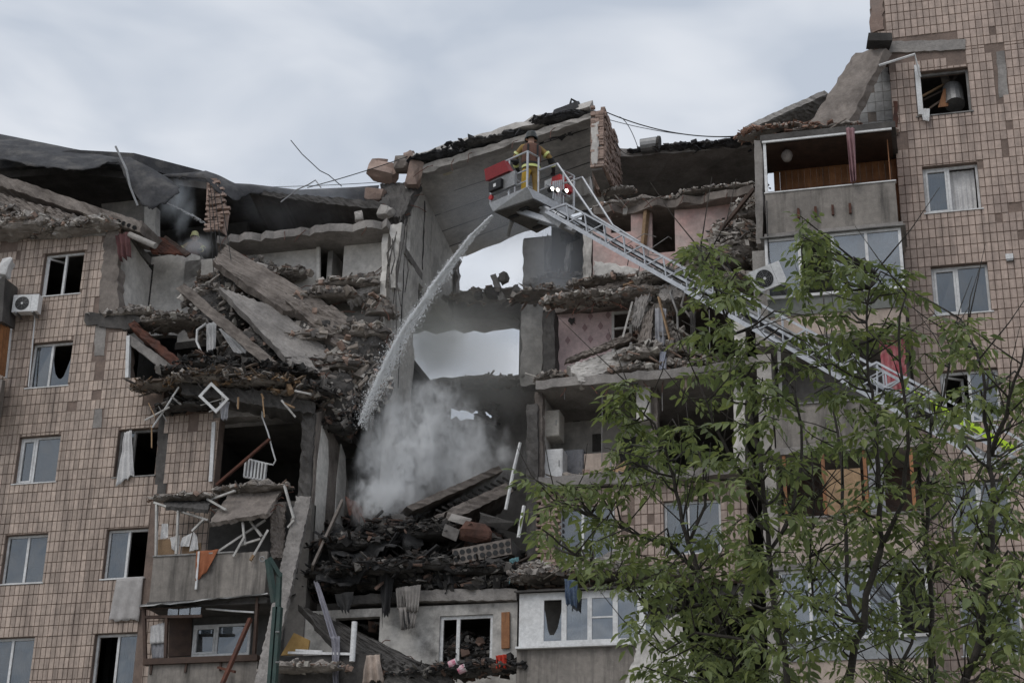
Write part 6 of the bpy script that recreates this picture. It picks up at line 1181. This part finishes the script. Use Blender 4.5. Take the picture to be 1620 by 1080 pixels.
for k in range(6): rail('rack_tube', [(BL/2-.12+.03*k, BW/2-.3-.1*k, .2), (BL/2-.12+.03*k, BW/2-.3-.1*k, .95-.06*k)], .018)
# ---- firefighters
m_coat = M('tan_turnout_cloth', (.30, .20, .07), (.24, .155, .05), 7, .9, .3, 30, (.12, .08, .04), .5, 4)
m_coaty = M('yellow_turnout_cloth', (.55, .36, .05), (.48, .3, .05), 7, .9, .3, 30)
m_vest = M('brown_vest', (.15, .075, .055), (.11, .06, .045), 8, .9, .3, 30)
m_helm = M('dark_helmet', (.035, .038, .037), (.025, .028, .027), 4, .45, .05, 20)
m_skin = M('skin', (.45, .28, .21), (.4, .24, .18), 5, .6, 0)
m_refl = M('reflective_band', (.62, .68, .2), (.7, .72, .35), 6, .4, 0)
m_glove = M('dark_glove', (.03, .03, .032), (.02, .02, .02), 6, .8, .2)
def firefighter(loc, facing, label, helm_mat, pose='rail', sc=1.0):
    t = thing('person', label, 'person', loc); fw = V(facing).normalized(); rt_ = V((fw.y, -fw.x, 0))
    W = lambda q: V(loc)+(rt_*q[0]+fw*q[1]+UZ*q[2])*sc
    J = {'pel': ((0, 0, .98), (.17, .13)), 'sp': ((0, .0, 1.14), (.165, .125)), 'ch': ((0, .0, 1.36), (.19, .14)), 'nk': ((0, .02, 1.53), (.065, .065)), 'hd0': ((0, .035, 1.62), (.085, .095)), 'hd1': ((0, .05, 1.73), (.085, .10)),
         'rs': ((.19, 0, 1.43), (.085, .085)), 're': ((.40, -.02, 1.24), (.068, .068)), 'rw': ((.50, .10, 1.06), (.05, .05)), 'rh': ((.52, .17, 1.02), (.045, .03)),
         'ls': ((-.19, 0, 1.43), (.085, .085)), 'le': ((-.33, .12, 1.22), (.068, .068)), 'lw': ((-.24, .34, 1.12), (.05, .05)), 'lh': ((-.2, .41, 1.1), (.045, .03)),
         'rhip': ((.10, 0, .9), (.115, .115)), 'rk': ((.12, .03, .52), (.085, .085)), 'ra': ((.13, -.01, .11), (.068, .068)), 'rt': ((.14, .17, .05), (.05, .04)),
         'lhip': ((-.10, 0, .9), (.115, .115)), 'lk': ((-.13, .03, .52), (.085, .085)), 'la': ((-.14, -.01, .11), (.068, .068)), 'lt': ((-.15, .17, .05), (.05, .04))}
    E = [('pel', 'sp'), ('sp', 'ch'), ('ch', 'nk'), ('nk', 'hd0'), ('hd0', 'hd1'), ('ch', 'rs'), ('rs', 're'), ('re', 'rw'), ('rw', 'rh'), ('ch', 'ls'), ('ls', 'le'), ('le', 'lw'), ('lw', 'lh'), ('pel', 'rhip'), ('rhip', 'rk'), ('rk', 'ra'), ('ra', 'rt'), ('pel', 'lhip'), ('lhip', 'lk'), ('lk', 'la'), ('la', 'lt')]
    for sd_, sg_ in (('r', 1), ('l', -1)):
        hx, hy, hz = J[sd_+'h'][0]
        for k, (dx, L_) in enumerate(((-.03, .07), (-.01, .085), (.012, .08), (.032, .06))):
            J[sd_+'f%d' % k] = ((hx+dx, hy+.05, hz-.02), (.011, .011)); J[sd_+'g%d' % k] = ((hx+dx*1.1, hy+.04+L_*.4, hz-.02-L_*.6), (.009, .009)); E += [(sd_+'h', sd_+'f%d' % k), (sd_+'f%d' % k, sd_+'g%d' % k)]
        J[sd_+'t0'] = ((hx-.05*sg_, hy+.0, hz-.03), (.012, .012)); J[sd_+'t1'] = ((hx-.06*sg_, hy+.04, hz-.06), (.01, .01)); E += [(sd_+'h', sd_+'t0'), (sd_+'t0', sd_+'t1')]
    ks = list(J); me = bpy.data.meshes.new('body_cage'); me.from_pydata([W(J[k][0]) for k in ks], [(ks.index(a), ks.index(b)) for a, b in E], [])
    ob = bpy.data.objects.new('body_cage', me); COL.objects.link(ob)
    md = ob.modifiers.new('skin', 'SKIN'); md.use_smooth_shade = True; ob.modifiers.new('sub', 'SUBSURF').levels = 2
    for i, k in enumerate(ks): sv = me.skin_vertices[0].data[i]; sv.radius = J[k][1]; sv.use_root = (k == 'pel')
    dg = bpy.context.evaluated_depsgraph_get(); ev = ob.evaluated_get(dg); m2 = bpy.data.meshes.new_from_object(ev)
    bpy.data.objects.remove(ob)
    for mm in (m_coat, m_coaty, m_glove, m_skin): m2.materials.append(mm)
    for v in m2.vertices: v.co = v.co-V(loc)
    for p in m2.polygons:
        c = p.center; xx, yy, zz = c.dot(rt_)/sc, c.dot(fw)/sc, c.z/sc; p.use_smooth = True
        if zz > 1.545: p.material_index = 3
        elif min((V((xx, yy, zz))-V(J['rh'][0])).length, (V((xx, yy, zz))-V(J['lh'][0])).length) < .14: p.material_index = 2
        elif zz < .09: p.material_index = 2
        elif zz < .9 and xx < -.02: p.material_index = 1
        else: p.material_index = 0
    b = bpy.data.objects.new('body', m2); COL.objects.link(b); b.parent = t
    # helmet, vest, reflective bands, face
    hm = MB(); n_ = 16
    prof = [(.150, 1.66), (.155, 1.69), (.128, 1.70), (.126, 1.77), (.105, 1.825), (.06, 1.855), (.0, 1.865)]
    vs = []; fs = []
    for (r_, z_) in prof: vs += [W((r_*math.cos(2*math.pi*i/n_)*.92, .045+r_*math.sin(2*math.pi*i/n_)*1.12, z_)) for i in range(n_)]
    for j in range(len(prof)-1): fs += [(j*n_+i, j*n_+(i+1) % n_, (j+1)*n_+(i+1) % n_, (j+1)*n_+i) for i in range(n_)]
    hm.add(vs, fs); obj('helmet', hm, helm_mat, t, smooth=True)
    for sx_ in (-1, 1):
        obj('eye', MB().tube([W((sx_*.034, .135, 1.665)), W((sx_*.034, .142, 1.665))], .012, 8), m_black, t); obj('ear', MB().chunk(W((sx_*.092, .04, 1.65)), (.02, .04, .06), random.Random(1), .1), m_skin, t)
    obj('nose', MB().hexa([W(q) for q in ((-.014, .135, 1.62), (.014, .135, 1.62), (.014, .165, 1.622), (-.014, .165, 1.622), (-.006, .135, 1.66), (.006, .135, 1.66), (.004, .145, 1.66), (-.004, .145, 1.66))]), m_skin, t)
    obj('mouth', MB().hexa([W(q) for q in ((-.028, .13, 1.588), (.028, .13, 1.588), (.028, .142, 1.59), (-.028, .142, 1.59), (-.028, .13, 1.6), (.028, .13, 1.6), (.028, .142, 1.598), (-.028, .142, 1.598))]), m_vest, t)
    vv = MB(); vs = []; pr = [(1.05, .185, .15), (1.12, .20, .165), (1.3, .205, .175), (1.42, .20, .165), (1.5, .13, .12)]; fs = []
    for z_, a, bb in pr: vs += [W((a*math.copysign(abs(math.cos(2*math.pi*i/20))**.6, math.cos(2*math.pi*i/20)), bb*math.copysign(abs(math.sin(2*math.pi*i/20))**.6, math.sin(2*math.pi*i/20)), z_)) for i in range(20)]
    for j in range(4): fs += [(j*20+i, j*20+(i+1) % 20, (j+1)*20+(i+1) % 20, (j+1)*20+i) for i in range(20)]
    obj('vest', vv.add(vs, fs), m_vest, t, smooth=True)
    for sx_ in (-.1, .1): obj('strap', MB().hexa([W(q) for q in ((sx_-.02, -.182, 1.1), (sx_+.02, -.182, 1.1), (sx_+.02, -.17, 1.1), (sx_-.02, -.17, 1.1), (sx_-.02, -.172, 1.44), (sx_+.02, -.172, 1.44), (sx_+.02, -.15, 1.44), (sx_-.02, -.15, 1.44))]), m_black, t)
    def ring(a, b, f0, f1, r, mat, name):
        pa, pb = V(J[a][0]), V(J[b][0]); obj(name, MB().tube([W(pa.lerp(pb, f0)), W(pa.lerp(pb, f1))], r*sc, 14), mat, t, smooth=False)
    for s_ in 'rl': ring(s_+'s', s_+'e', .55, .72, .088, m_refl, 'reflective_band'); ring(s_+'e', s_+'w', .62, .8, .066, m_refl, 'reflective_band'); ring(s_+'k', s_+'a', .72, .84, .088, m_refl, 'reflective_band'); ring(s_+'e', s_+'w', .0, .5, .072, m_black, 'arm_guard')
    vs = []
    for z_ in (.93, .985): vs += [W((.20*math.cos(2*math.pi*i/20), .165*math.sin(2*math.pi*i/20), z_)) for i in range(20)]
    obj('reflective_band', MB().add(vs, [(i, (i+1) % 20, 20+(i+1) % 20, 20+i) for i in range(20)]), m_refl, t)
    vs = []
    for z_ in (1.0, 1.045): vs += [W((.2*math.cos(2*math.pi*i/20), .165*math.sin(2*math.pi*i/20), z_)) for i in range(20)]
    obj('belt', MB().add(vs, [(i, (i+1) % 20, 20+(i+1) % 20, 20+i) for i in range(20)]), m_black, t)
    return t
firefighter(Bk(-.1, .04, .205), (-.42, .9, 0), 'firefighter in tan turnout gear, brown vest and dark helmet standing in the ladder basket', m_helm, sc=1.11)
firefighter(P(309, 371, 2.4)-V((0, 0, 1.78)), (.3, -.9, 0), 'person in a pale yellow helmet half hidden by smoke behind the left rubble', M('pale_helmet', (.6, .6, .3), (.55, .55, .28), 4, .4, 0))
# ---- water jets
def spray_mat(name):
    m = bpy.data.materials.new(name); m.use_nodes = True; n = m.node_tree.nodes; l = m.node_tree.links; n.clear(); o = n.new('ShaderNodeOutputMaterial')
    d = n.new('ShaderNodeBsdfDiffuse'); d.inputs[0].default_value = (.97, .98, .99, 1); tr = n.new('ShaderNodeBsdfTranslucent'); tr.inputs[0].default_value = (.97, .98, .99, 1); x = n.new('ShaderNodeMixShader'); x.inputs[0].default_value = .5
    l.new(d.outputs[0], x.inputs[1]); l.new(tr.outputs[0], x.inputs[2]); tp = n.new('ShaderNodeBsdfTransparent'); y = n.new('ShaderNodeMixShader'); y.inputs[0].default_value = .18; l.new(x.outputs[0], y.inputs[1]); l.new(tp.outputs[0], y.inputs[2]); l.new(y.outputs[0], o.inputs[0]); return m
m_spray = spray_mat('water_spray')
def jet(pts, n_, r0, r1, size, label, seed, name='water_jet'):
    r_ = random.Random(seed); m = MB(); q = [P(*p) for p in pts]; k = len(q)-1
    for i in range(n_):
        t = (i+r_.random())/n_*k; a = min(k-1, int(t)); c = q[a].lerp(q[a+1], t-a); dr = (q[a+1]-q[a]).normalized(); f = t/k
        rr = (r0+(r1-r0)*f**1.3)*abs(r_.gauss(0, .55)); rr *= (.75+.5*abs(noise.noise(c*1.3)))
        an = r_.uniform(0, 6.283); e1 = dr.orthogonal().normalized(); e2 = dr.cross(e1); off = (e1*math.cos(an)+e2*math.sin(an))*rr
        if r_.random() < .25+.3*f: off += V((.5, .1, -.55))*abs(r_.gauss(0, .22))*f**.6           # drops shed below the stream
        if r_.random() < max(0, f-.7)*2.6: continue
        s_ = size*(.35+1.3*r_.random()**2.2)*(1.2 if rr < .05 else .95); ln = s_*r_.uniform(1.2, 3.2); p0 = c+off
        m.add([p0-dr*ln, p0+e1*s_, p0-e1*s_*.5+e2*s_*.87, p0-e1*s_*.5-e2*s_*.87, p0+dr*ln], [(0, 1, 2), (0, 2, 3), (0, 3, 1), (4, 2, 1), (4, 3, 2), (4, 1, 3)])
    return obj(name, m, m_spray, None, label, 'water', kind='stuff', fix=False)
jp = [(778, 342, -5.60), (747, 371, -4.98), (718, 409, -4.36), (689, 447, -3.73), (663, 486, -3.11), (641, 517, -2.49), (619, 556, -1.87), (600, 597, -1.24), (582, 634, -0.62), (568, 672, 0.00)]
jet(jp, 30000, .034, .16, .0082, 'white water jet arching from the basket into the burning gap', 1)
jet(jp[1:], 9000, .08, .5, .0075, 'loose spray drops round the lower half of the water jet', 3)
jet([(262, 320, 1.2), (285, 330, 1.3), (306, 341, 1.5), (324, 352, 1.7)], 500, .015, .05, .008, 'thin water jet in front of the smoking left roof', 2)
# ================================================================== FOREGROUND TREES
rg = random.Random(81)
m_bark = M('bark', (.05, .043, .036), (.03, .026, .022), 12, .9, .5, 40)
def leaf_mat(name, c):
    m = bpy.data.materials.new(name); m.use_nodes = True; t = m.node_tree; n = t.nodes; l = t.links; n.clear(); o = n.new('ShaderNodeOutputMaterial')
    p = n.new('ShaderNodeBsdfPrincipled'); p.inputs['Roughness'].default_value = .5; p.inputs['Specular IOR Level'].default_value = .4
    oi = n.new('ShaderNodeObjectInfo'); g = n.new('ShaderNodeNewGeometry'); ad = n.new('ShaderNodeMath'); ad.operation = 'ADD'; l.new(oi.outputs['Random'], ad.inputs[0]); l.new(g.outputs['Random Per Island'], ad.inputs[1]); fr = n.new('ShaderNodeMath'); fr.operation = 'FRACT'; l.new(ad.outputs[0], fr.inputs[0])
    r = n.new('ShaderNodeValToRGB'); l.new(fr.outputs[0], r.inputs[0]); e = r.color_ramp.elements; e[0].color = (c[0]*.6, c[1]*.62, c[2]*.65, 1); e[1].color = (c[0]*1.35, c[1]*1.25, c[2]*1.1, 1); q = e.new(.5); q.color = (*c, 1)
    l.new(r.outputs[0], p.inputs['Base Color']); tr = n.new('ShaderNodeBsdfTranslucent'); h = n.new('ShaderNodeHueSaturation'); h.inputs['Value'].default_value = 1.5; h.inputs['Saturation'].default_value = 1.1; l.new(r.outputs[0], h.inputs['Color']); l.new(h.outputs[0], tr.inputs[0])
    x = n.new('ShaderNodeMixShader'); x.inputs[0].default_value = .35; l.new(p.outputs[0], x.inputs[1]); l.new(tr.outputs[0], x.inputs[2]); l.new(x.outputs[0], o.inputs[0]); return m
m_leaf = leaf_mat('maple_leaf', (.15, .185, .072))
def leaflet(m, base, dr, up, L_, w):
    dr = dr.normalized(); sd = dr.cross(up).normalized(); nn_ = sd.cross(dr); a = len(m.v)
    pts = [base, base+dr*L_*.3+sd*w*.42+nn_*w*.16, base+dr*L_*.3-sd*w*.42+nn_*w*.16, base+dr*L_*.33, base+dr*L_*.62+sd*w*.4+nn_*w*.12-UZ*L_*.05, base+dr*L_*.62-sd*w*.4+nn_*w*.12-UZ*L_*.05, base+dr*L_*.64-UZ*L_*.05, base+dr*L_-UZ*L_*.16]
    m.add(pts, [(0, 3, 1), (0, 2, 3), (1, 3, 6, 4), (3, 2, 5, 6), (4, 6, 7), (6, 5, 7)])
leaf_me = []
for k in range(10):                                   # compound leaves: stalk, two pairs of leaflets and one at the end
    r_ = random.Random(500+k); m = MB(); s = r_.uniform(.85, 1.15); dr0 = V((1, 0, -.15)).normalized()
    st = [V((0, 0, 0)), V((.07, 0, -.004)), V((.12, 0, -.014)), V((.165, 0, -.028))]; st = [q*s for q in st]
    m.tube(st, .0022, 3, .0012)
    for i, (pos, n_) in enumerate(((st[1], 2), (st[2], 2), (st[3], 1))):
        if n_ == 1: leaflet(m, pos, V((1, r_.uniform(-.2, .2), -.35)), UZ, r_.uniform(.085, .11)*s, r_.uniform(.042, .055)*s)
        else:
            for sg_ in (-1, 1):
                if r_.random() < .08: continue
                leaflet(m, pos, V((.55, sg_*r_.uniform(.7, 1), r_.uniform(-.55, -.1))), UZ, r_.uniform(.07, .1)*s, r_.uniform(.032, .046)*s)
    leaf_me.append(mesh_of(m, 'leaf', m_leaf, fix=False))
TY = -29.45
stems = {   # traced stems, photograph pixels, each tree at its own distance
 'a': (TY-.7, [[(1500, 1180), (1527, 1080), (1545, 1035), (1551, 985), (1560, 938), (1566, 880), (1570, 834), (1569, 760), (1566, 719), (1560, 668), (1557, 617), (1548, 570), (1535, 535), (1520, 505)], [(1548, 1024), (1587, 994), (1604, 950), (1612, 905), (1624, 850), (1640, 780)], [(1566, 719), (1590, 670), (1604, 625), (1618, 590)], [(1560, 938), (1530, 900), (1512, 850), (1505, 790)]]),
 'b': (TY, [[(1330, 1180), (1350, 1035), (1364, 991), (1372, 940), (1391, 870), (1392, 820), (1391, 760), (1389, 720), (1387, 679), (1380, 640), (1376, 600), (1370, 540), (1372, 480), (1385, 430)], [(1364, 991), (1345, 950), (1335, 900), (1333, 830), (1325, 760), (1322, 690), (1312, 620), (1300, 540), (1290, 460), (1282, 395), (1278, 345)], [(1391, 870), (1430, 800), (1440, 730), (1432, 650), (1425, 580), (1440, 530)]]),
 'c': (TY+.9, [[(1470, 1180), (1474, 1000), (1474, 914), (1465, 849), (1468, 799), (1468, 736), (1475, 685), (1490, 631), (1500, 580), (1508, 530)], [(1474, 914), (1500, 860), (1520, 800), (1525, 740)], [(1474, 1000), (1450, 950), (1425, 900)]]),
 'd': (TY+.4, [[(1190, 1180), (1165, 1040), (1121, 954), (1105, 905), (1089, 856), (1076, 800), (1064, 754), (1050, 705), (1035, 670), (1008, 640), (992, 605)], [(1105, 905), (1060, 860), (1000, 830), (940, 800), (885, 770), (850, 755)], [(1121, 954), (1048, 978), (1000, 945), (954, 917), (915, 895), (893, 880)], [(1089, 856), (1110, 790), (1108, 730), (1090, 680)]]),
 'e': (TY-.3, [[(1260, 1180), (1240, 1040), (1222, 960), (1215, 880), (1210, 800), (1200, 720), (1185, 640), (1165, 560), (1145, 500), (1125, 440), (1108, 395)], [(1215, 880), (1250, 800), (1262, 720), (1258, 640), (1245, 570), (1240, 500)], [(1210, 800), (1165, 740), (1140, 690), (1120, 640)], [(1240, 1040), (1160, 1000), (1090, 985), (1030, 1010)]]),
 'f': (TY+1.3, [[(1420, 1180), (1415, 1080), (1400, 1000), (1290, 960), (1280, 880), (1290, 790), (1285, 720)], [(1415, 1080), (1440, 1010), (1452, 960)]]),
}
tops = [(835, 770), (850, 742), (890, 735), (930, 725), (955, 690), (965, 630), (985, 595), (1005, 610), (1025, 690), (1060, 670), (1090, 640), (1100, 560), (1085, 440), (1100, 385), (1120, 375), (1160, 420), (1200, 455), (1240, 470), (1258, 345), (1300, 345), (1330, 405), (1380, 410), (1425, 430), (1450, 520), (1480, 585), (1505, 505), (1535, 510), (1570, 575), (1625, 580)]
lows = [(835, 780), (870, 860), (930, 915), (1000, 940), (1030, 1090), (1640, 1090)]
def lerp_y(pl, x):
    for (a, b), (c, d) in zip(pl, pl[1:]):
        if a <= x <= c: return b+(d-b)*(x-a)/max(1, c-a)
    return None
trees = {}
for k, (yy, ss) in stems.items():
    base = P(*ss[0][0], yy)
    lab = {'a': 'slender young maple at the right edge, nearest of the foreground trees', 'b': 'tall young maple whose top covers the glazed right balcony', 'c': 'thin young maple in front of the right wing windows', 'd': 'young maple leaning left in front of the middle section', 'e': 'young maple with a spreading top before the rubble slope', 'f': 'low young maple behind the other stems at the bottom right'}[k]
    t = thing('maple_tree', lab, 'tree', V((base.x, yy, 0)), 'young maples in the foreground'); trees[k] = dict(t=t, y=yy, pts=[], twigs=MB(), leaves=[])
    for i, pl in enumerate(ss):
        w3 = []
        for j, q in enumerate(pl): w3.append(P(q[0], q[1], yy)+V((0, (.0 if i == 0 else .25*j*(1 if i % 2 else -1)*.5), 0)))
        if i == 0: w3 = [V((base.x+.05, yy, 0)), base.lerp(V((base.x, yy, 0)), .5)]+w3
        sm = []
        for a_, b_ in zip(w3, w3[1:]):
            for f in (0, .5): sm.append(a_.lerp(b_, f)+V((rg.uniform(-.012, .012), rg.uniform(-.012, .012), 0)))
        sm.append(w3[-1]); r0 = (.027 if i == 0 else .015) if k != 'f' else .019
        obj('trunk' if i == 0 else 'limb', MB().tube(sm, r0*(1 if k in 'ab' else .85), 8, .005), m_bark, t, smooth=True)
        trees[k]['pts'] += [(q, yy) for q in sm if q.z > 3.2]
# clumps of leaves, thinned by a patchy gap pattern
cl = []; tries = 0
while len(cl) < 290 and tries < 9000:
    tries += 1; x = rg.uniform(835, 1640); y = rg.uniform(345, 1095); tp = lerp_y(tops, x); lo = lerp_y(lows, x)
    if tp is None or lo is None or not (tp+8 < y < lo): continue
    g_ = noise.noise(V((x*.011, y*.013, 3.1)))+.5*noise.noise(V((x*.03, y*.03, 9)))
    thr = -.12+(.12 if y < 620 else 0)+(.06 if x > 1440 and y < 720 else 0)-(.12 if y > 860 else 0)
    if g_ < thr: continue
    if any((x-a)**2+(y-b)**2 < (28 if y > 700 else 31)**2 for a, b in cl): continue
    cl.append((x, y))
cl += [(1279, 352), (1275, 378), (1284, 405), (1290, 440), (1108, 398), (1124, 430), (1150, 465), (990, 608), (985, 640), (1000, 670), (1518, 512), (1540, 545), (1415, 440), (1340, 420), (850, 760), (880, 775)]
for (x, y) in cl:
    best = None
    for k, T in trees.items():
        c = P(x, y, T['y'])
        for q, _ in T['pts']:
            d = q-c; s_ = d.length+(1.2*max(0, d.z+.05))
            if best is None or s_ < best[0]: best = (s_, k, q, c)
    _, k, q, c = best; T = trees[k]
    c = c+V((0, rg.gauss(0, .45), 0)); c = P(x, y, c.y)
    mid = q.lerp(c, .55)+V((rg.uniform(-.06, .06), rg.uniform(-.06, .06), rg.uniform(-.02, .1))); d = (c-mid).normalized(); end = c+d*.08
    T['twigs'].tube([q, q.lerp(mid, .5)+V((0, 0, -.02)), mid, c, end], .009, 5, .0025)
    n_ = rg.randint(7, 11)
    for i in range(n_):
        f = i/n_; at = mid.lerp(end, .35+.65*f); az = rg.uniform(0, 6.283); el = rg.uniform(-.75, .35)
        T['leaves'].append((at, az, el, rg.choice((rg.uniform(.5, .75), rg.uniform(.65, 1.05)))))
for k, T in trees.items():
    t = T['t']
    for _ in range(40):                                # bare side twigs
        q = rg.choice(T['pts'])[0]; e = q+V((rg.uniform(-.5, .5), rg.uniform(-.3, .3), rg.uniform(.1, .6))); T['twigs'].tube([q, q.lerp(e, .5)+V((rg.uniform(-.05, .05), 0, 0)), e], .006, 4, .002)
    obj('twigs', T['twigs'], m_bark, t, kind='stuff', smooth=True)
    T['leaves'].sort(key=lambda q: (q[0]-CAM).length)
    for (at, az, el, s_) in T['leaves'][:300]: inst('leaf', rg.choice(leaf_me), at, Euler((rg.uniform(-.7, .7), -el, az)), t, (s_, s_, s_))
    rest = T['leaves'][300:]
    if rest:
        m = MB()
        for (at, az, el, s_) in rest:
            me = rg.choice(leaf_me); R = Euler((rg.uniform(-.7, .7), -el, az)).to_matrix(); m.add([at+R @ (v.co*s_) for v in me.vertices], [list(p.vertices) for p in me.polygons])
        obj('crown', m, m_leaf, t, kind='stuff', fix=False)
print('LEAVES', {k: len(T['leaves']) for k, T in trees.items()})
# ================================================================== SMOKE
def smoke(px, py, y, r, dens, label, seed, nscale=1.4, col=(.97, .98, .99), lo=.42, hi=.68, rot=(0, 0, 0), aniso=.1, wisp=False):
    b_ = bmesh.new(); bmesh.ops.create_icosphere(b_, subdivisions=3, radius=1); me = bpy.data.meshes.new('smoke'); b_.to_mesh(me); b_.free()
    o = bpy.data.objects.new('smoke', me); COL.objects.link(o); o.location = P(px, py, y); o.scale = r; o.rotation_euler = rot; tag(o, label, 'smoke', kind='stuff')
    m = bpy.data.materials.new('smoke_volume'); m.use_nodes = True; t = m.node_tree; n = t.nodes; l = t.links; n.clear()
    out = n.new('ShaderNodeOutputMaterial'); v = n.new('ShaderNodeVolumePrincipled'); l.new(v.outputs[0], out.inputs['Volume']); v.inputs['Color'].default_value = (*col, 1); v.inputs['Anisotropy'].default_value = aniso
    tc = n.new('ShaderNodeTexCoord'); ln = n.new('ShaderNodeVectorMath'); ln.operation = 'LENGTH'; l.new(tc.outputs['Object'], ln.inputs[0])
    g = n.new('ShaderNodeNewGeometry'); mp = n.new('ShaderNodeMapping'); mp.inputs['Location'].default_value = (seed*7.3, seed*2.1, 0); mp.inputs['Scale'].default_value = (1, 1, .6); l.new(g.outputs['Position'], mp.inputs[0])
    nz = n.new('ShaderNodeTexNoise'); nz.inputs['Scale'].default_value = nscale; nz.inputs['Detail'].default_value = 6; nz.inputs['Roughness'].default_value = .58; nz.inputs['Distortion'].default_value = .5; l.new(mp.outputs[0], nz.inputs['Vector'])
    fo = n.new('ShaderNodeMapRange'); fo.inputs['From Min'].default_value = .98; fo.inputs['From Max'].default_value = .05; fo.interpolation_type = 'SMOOTHSTEP'; l.new(ln.outputs['Value'], fo.inputs['Value'])
    sb = n.new('ShaderNodeMapRange'); sb.inputs['From Min'].default_value = lo; sb.inputs['From Max'].default_value = hi; sb.interpolation_type = 'SMOOTHSTEP'
    ad = n.new('ShaderNodeMath'); ad.operation = 'MULTIPLY_ADD'; ad.inputs[1].default_value = .42; ad.inputs[2].default_value = -.34; l.new(fo.outputs[0], ad.inputs[0])
    a2 = n.new('ShaderNodeMath'); a2.operation = 'ADD'; l.new(ad.outputs[0], a2.inputs[0]); l.new(nz.outputs['Fac'], a2.inputs[1]); l.new(a2.outputs[0], sb.inputs['Value'])
    ml = n.new('ShaderNodeMath'); ml.operation = 'MULTIPLY'; l.new(sb.outputs[0], ml.inputs[0]); l.new(fo.outputs[0], ml.inputs[1])
    nb = n.new('ShaderNodeTexNoise'); nb.inputs['Scale'].default_value = nscale*2.7; nb.inputs['Detail'].default_value = 5; nb.inputs['Roughness'].default_value = .65; nb.inputs['Distortion'].default_value = 1.2; l.new(mp.outputs[0], nb.inputs['Vector'])
    wb = n.new('ShaderNodeMapRange'); wb.inputs['From Min'].default_value = .4; wb.inputs['From Max'].default_value = .66; wb.inputs['To Min'].default_value = .12; wb.inputs['To Max'].default_value = 2.2; wb.interpolation_type = 'SMOOTHSTEP'; l.new(nb.outputs['Fac'], wb.inputs['Value'])
    mw = n.new('ShaderNodeMath'); mw.operation = 'MULTIPLY'; l.new(ml.outputs[0], mw.inputs[0]); l.new(wb.outputs[0], mw.inputs[1])
    m2 = n.new('ShaderNodeMath'); m2.operation = 'MULTIPLY'; m2.inputs[1].default_value = dens; l.new((mw if wisp else ml).outputs[0], m2.inputs[0]); l.new(m2.outputs[0], v.inputs['Density'])
    me.materials.append(m); return o
smoke(650, 715, 1.3, (2.5, 1.2, 3.6), 4.2, 'billowing grey smoke plume rising from the burnt heap', 1, 1.25, lo=.24, hi=.62, rot=(0, .25, 0), wisp=True)
smoke(602, 790, .5, (1.6, .8, 1.3), 3.8, 'low smoke over the metal sheets on the burnt heap', 2, 1.3, lo=.24, hi=.62, wisp=True)
smoke(735, 725, 1.9, (3.0, 1.1, 2.6), 3.2, 'second smoke plume behind the ribbed slabs', 4, 1.2, lo=.26, hi=.64, rot=(0, .35, 0), wisp=True)
smoke(682, 540, 6.2, (2.4, 1.6, 2.5), 1.3, 'pale yellowish haze in front of the lower sky opening', 6, .8, (.995, .995, .95), .16, .6, aniso=.4)
smoke(745, 560, 4.6, (3.4, 2.6, 3.4), .4, 'thin haze filling the upper gap', 7, .6, (.97, .97, .94), .1, .6, aniso=.2)
smoke(800, 330, 4.6, (3.8, 3.0, 2.2), .35, 'thin blue haze under the roof slab', 8, .6, (.92, .95, 1), .1, .6)
smoke(880, 430, 4.4, (1.9, 1.6, 2.6), .5, 'blue haze right of the sky openings', 9, .7, (.9, .94, 1), .1, .6)
smoke(282, 325, 1.6, (1.1, .8, 1.9), 1.5, 'bluish smoke wisp under the left roofing sheet', 10, 2.0, (.9, .95, 1), .34, .7, (0, -.3, 0))
smoke(308, 388, 1.2, (1.2, .6, .7), 2.6, 'low smoke round the half hidden helmet', 11, 1.8, (.95, .97, 1), .3, .68)
smoke(480, 330, 3.0, (3.4, 1.8, 1.2), .35, 'faint haze in the dark attic left of the gap', 12, .8, (.9, .94, 1), .15, .6)
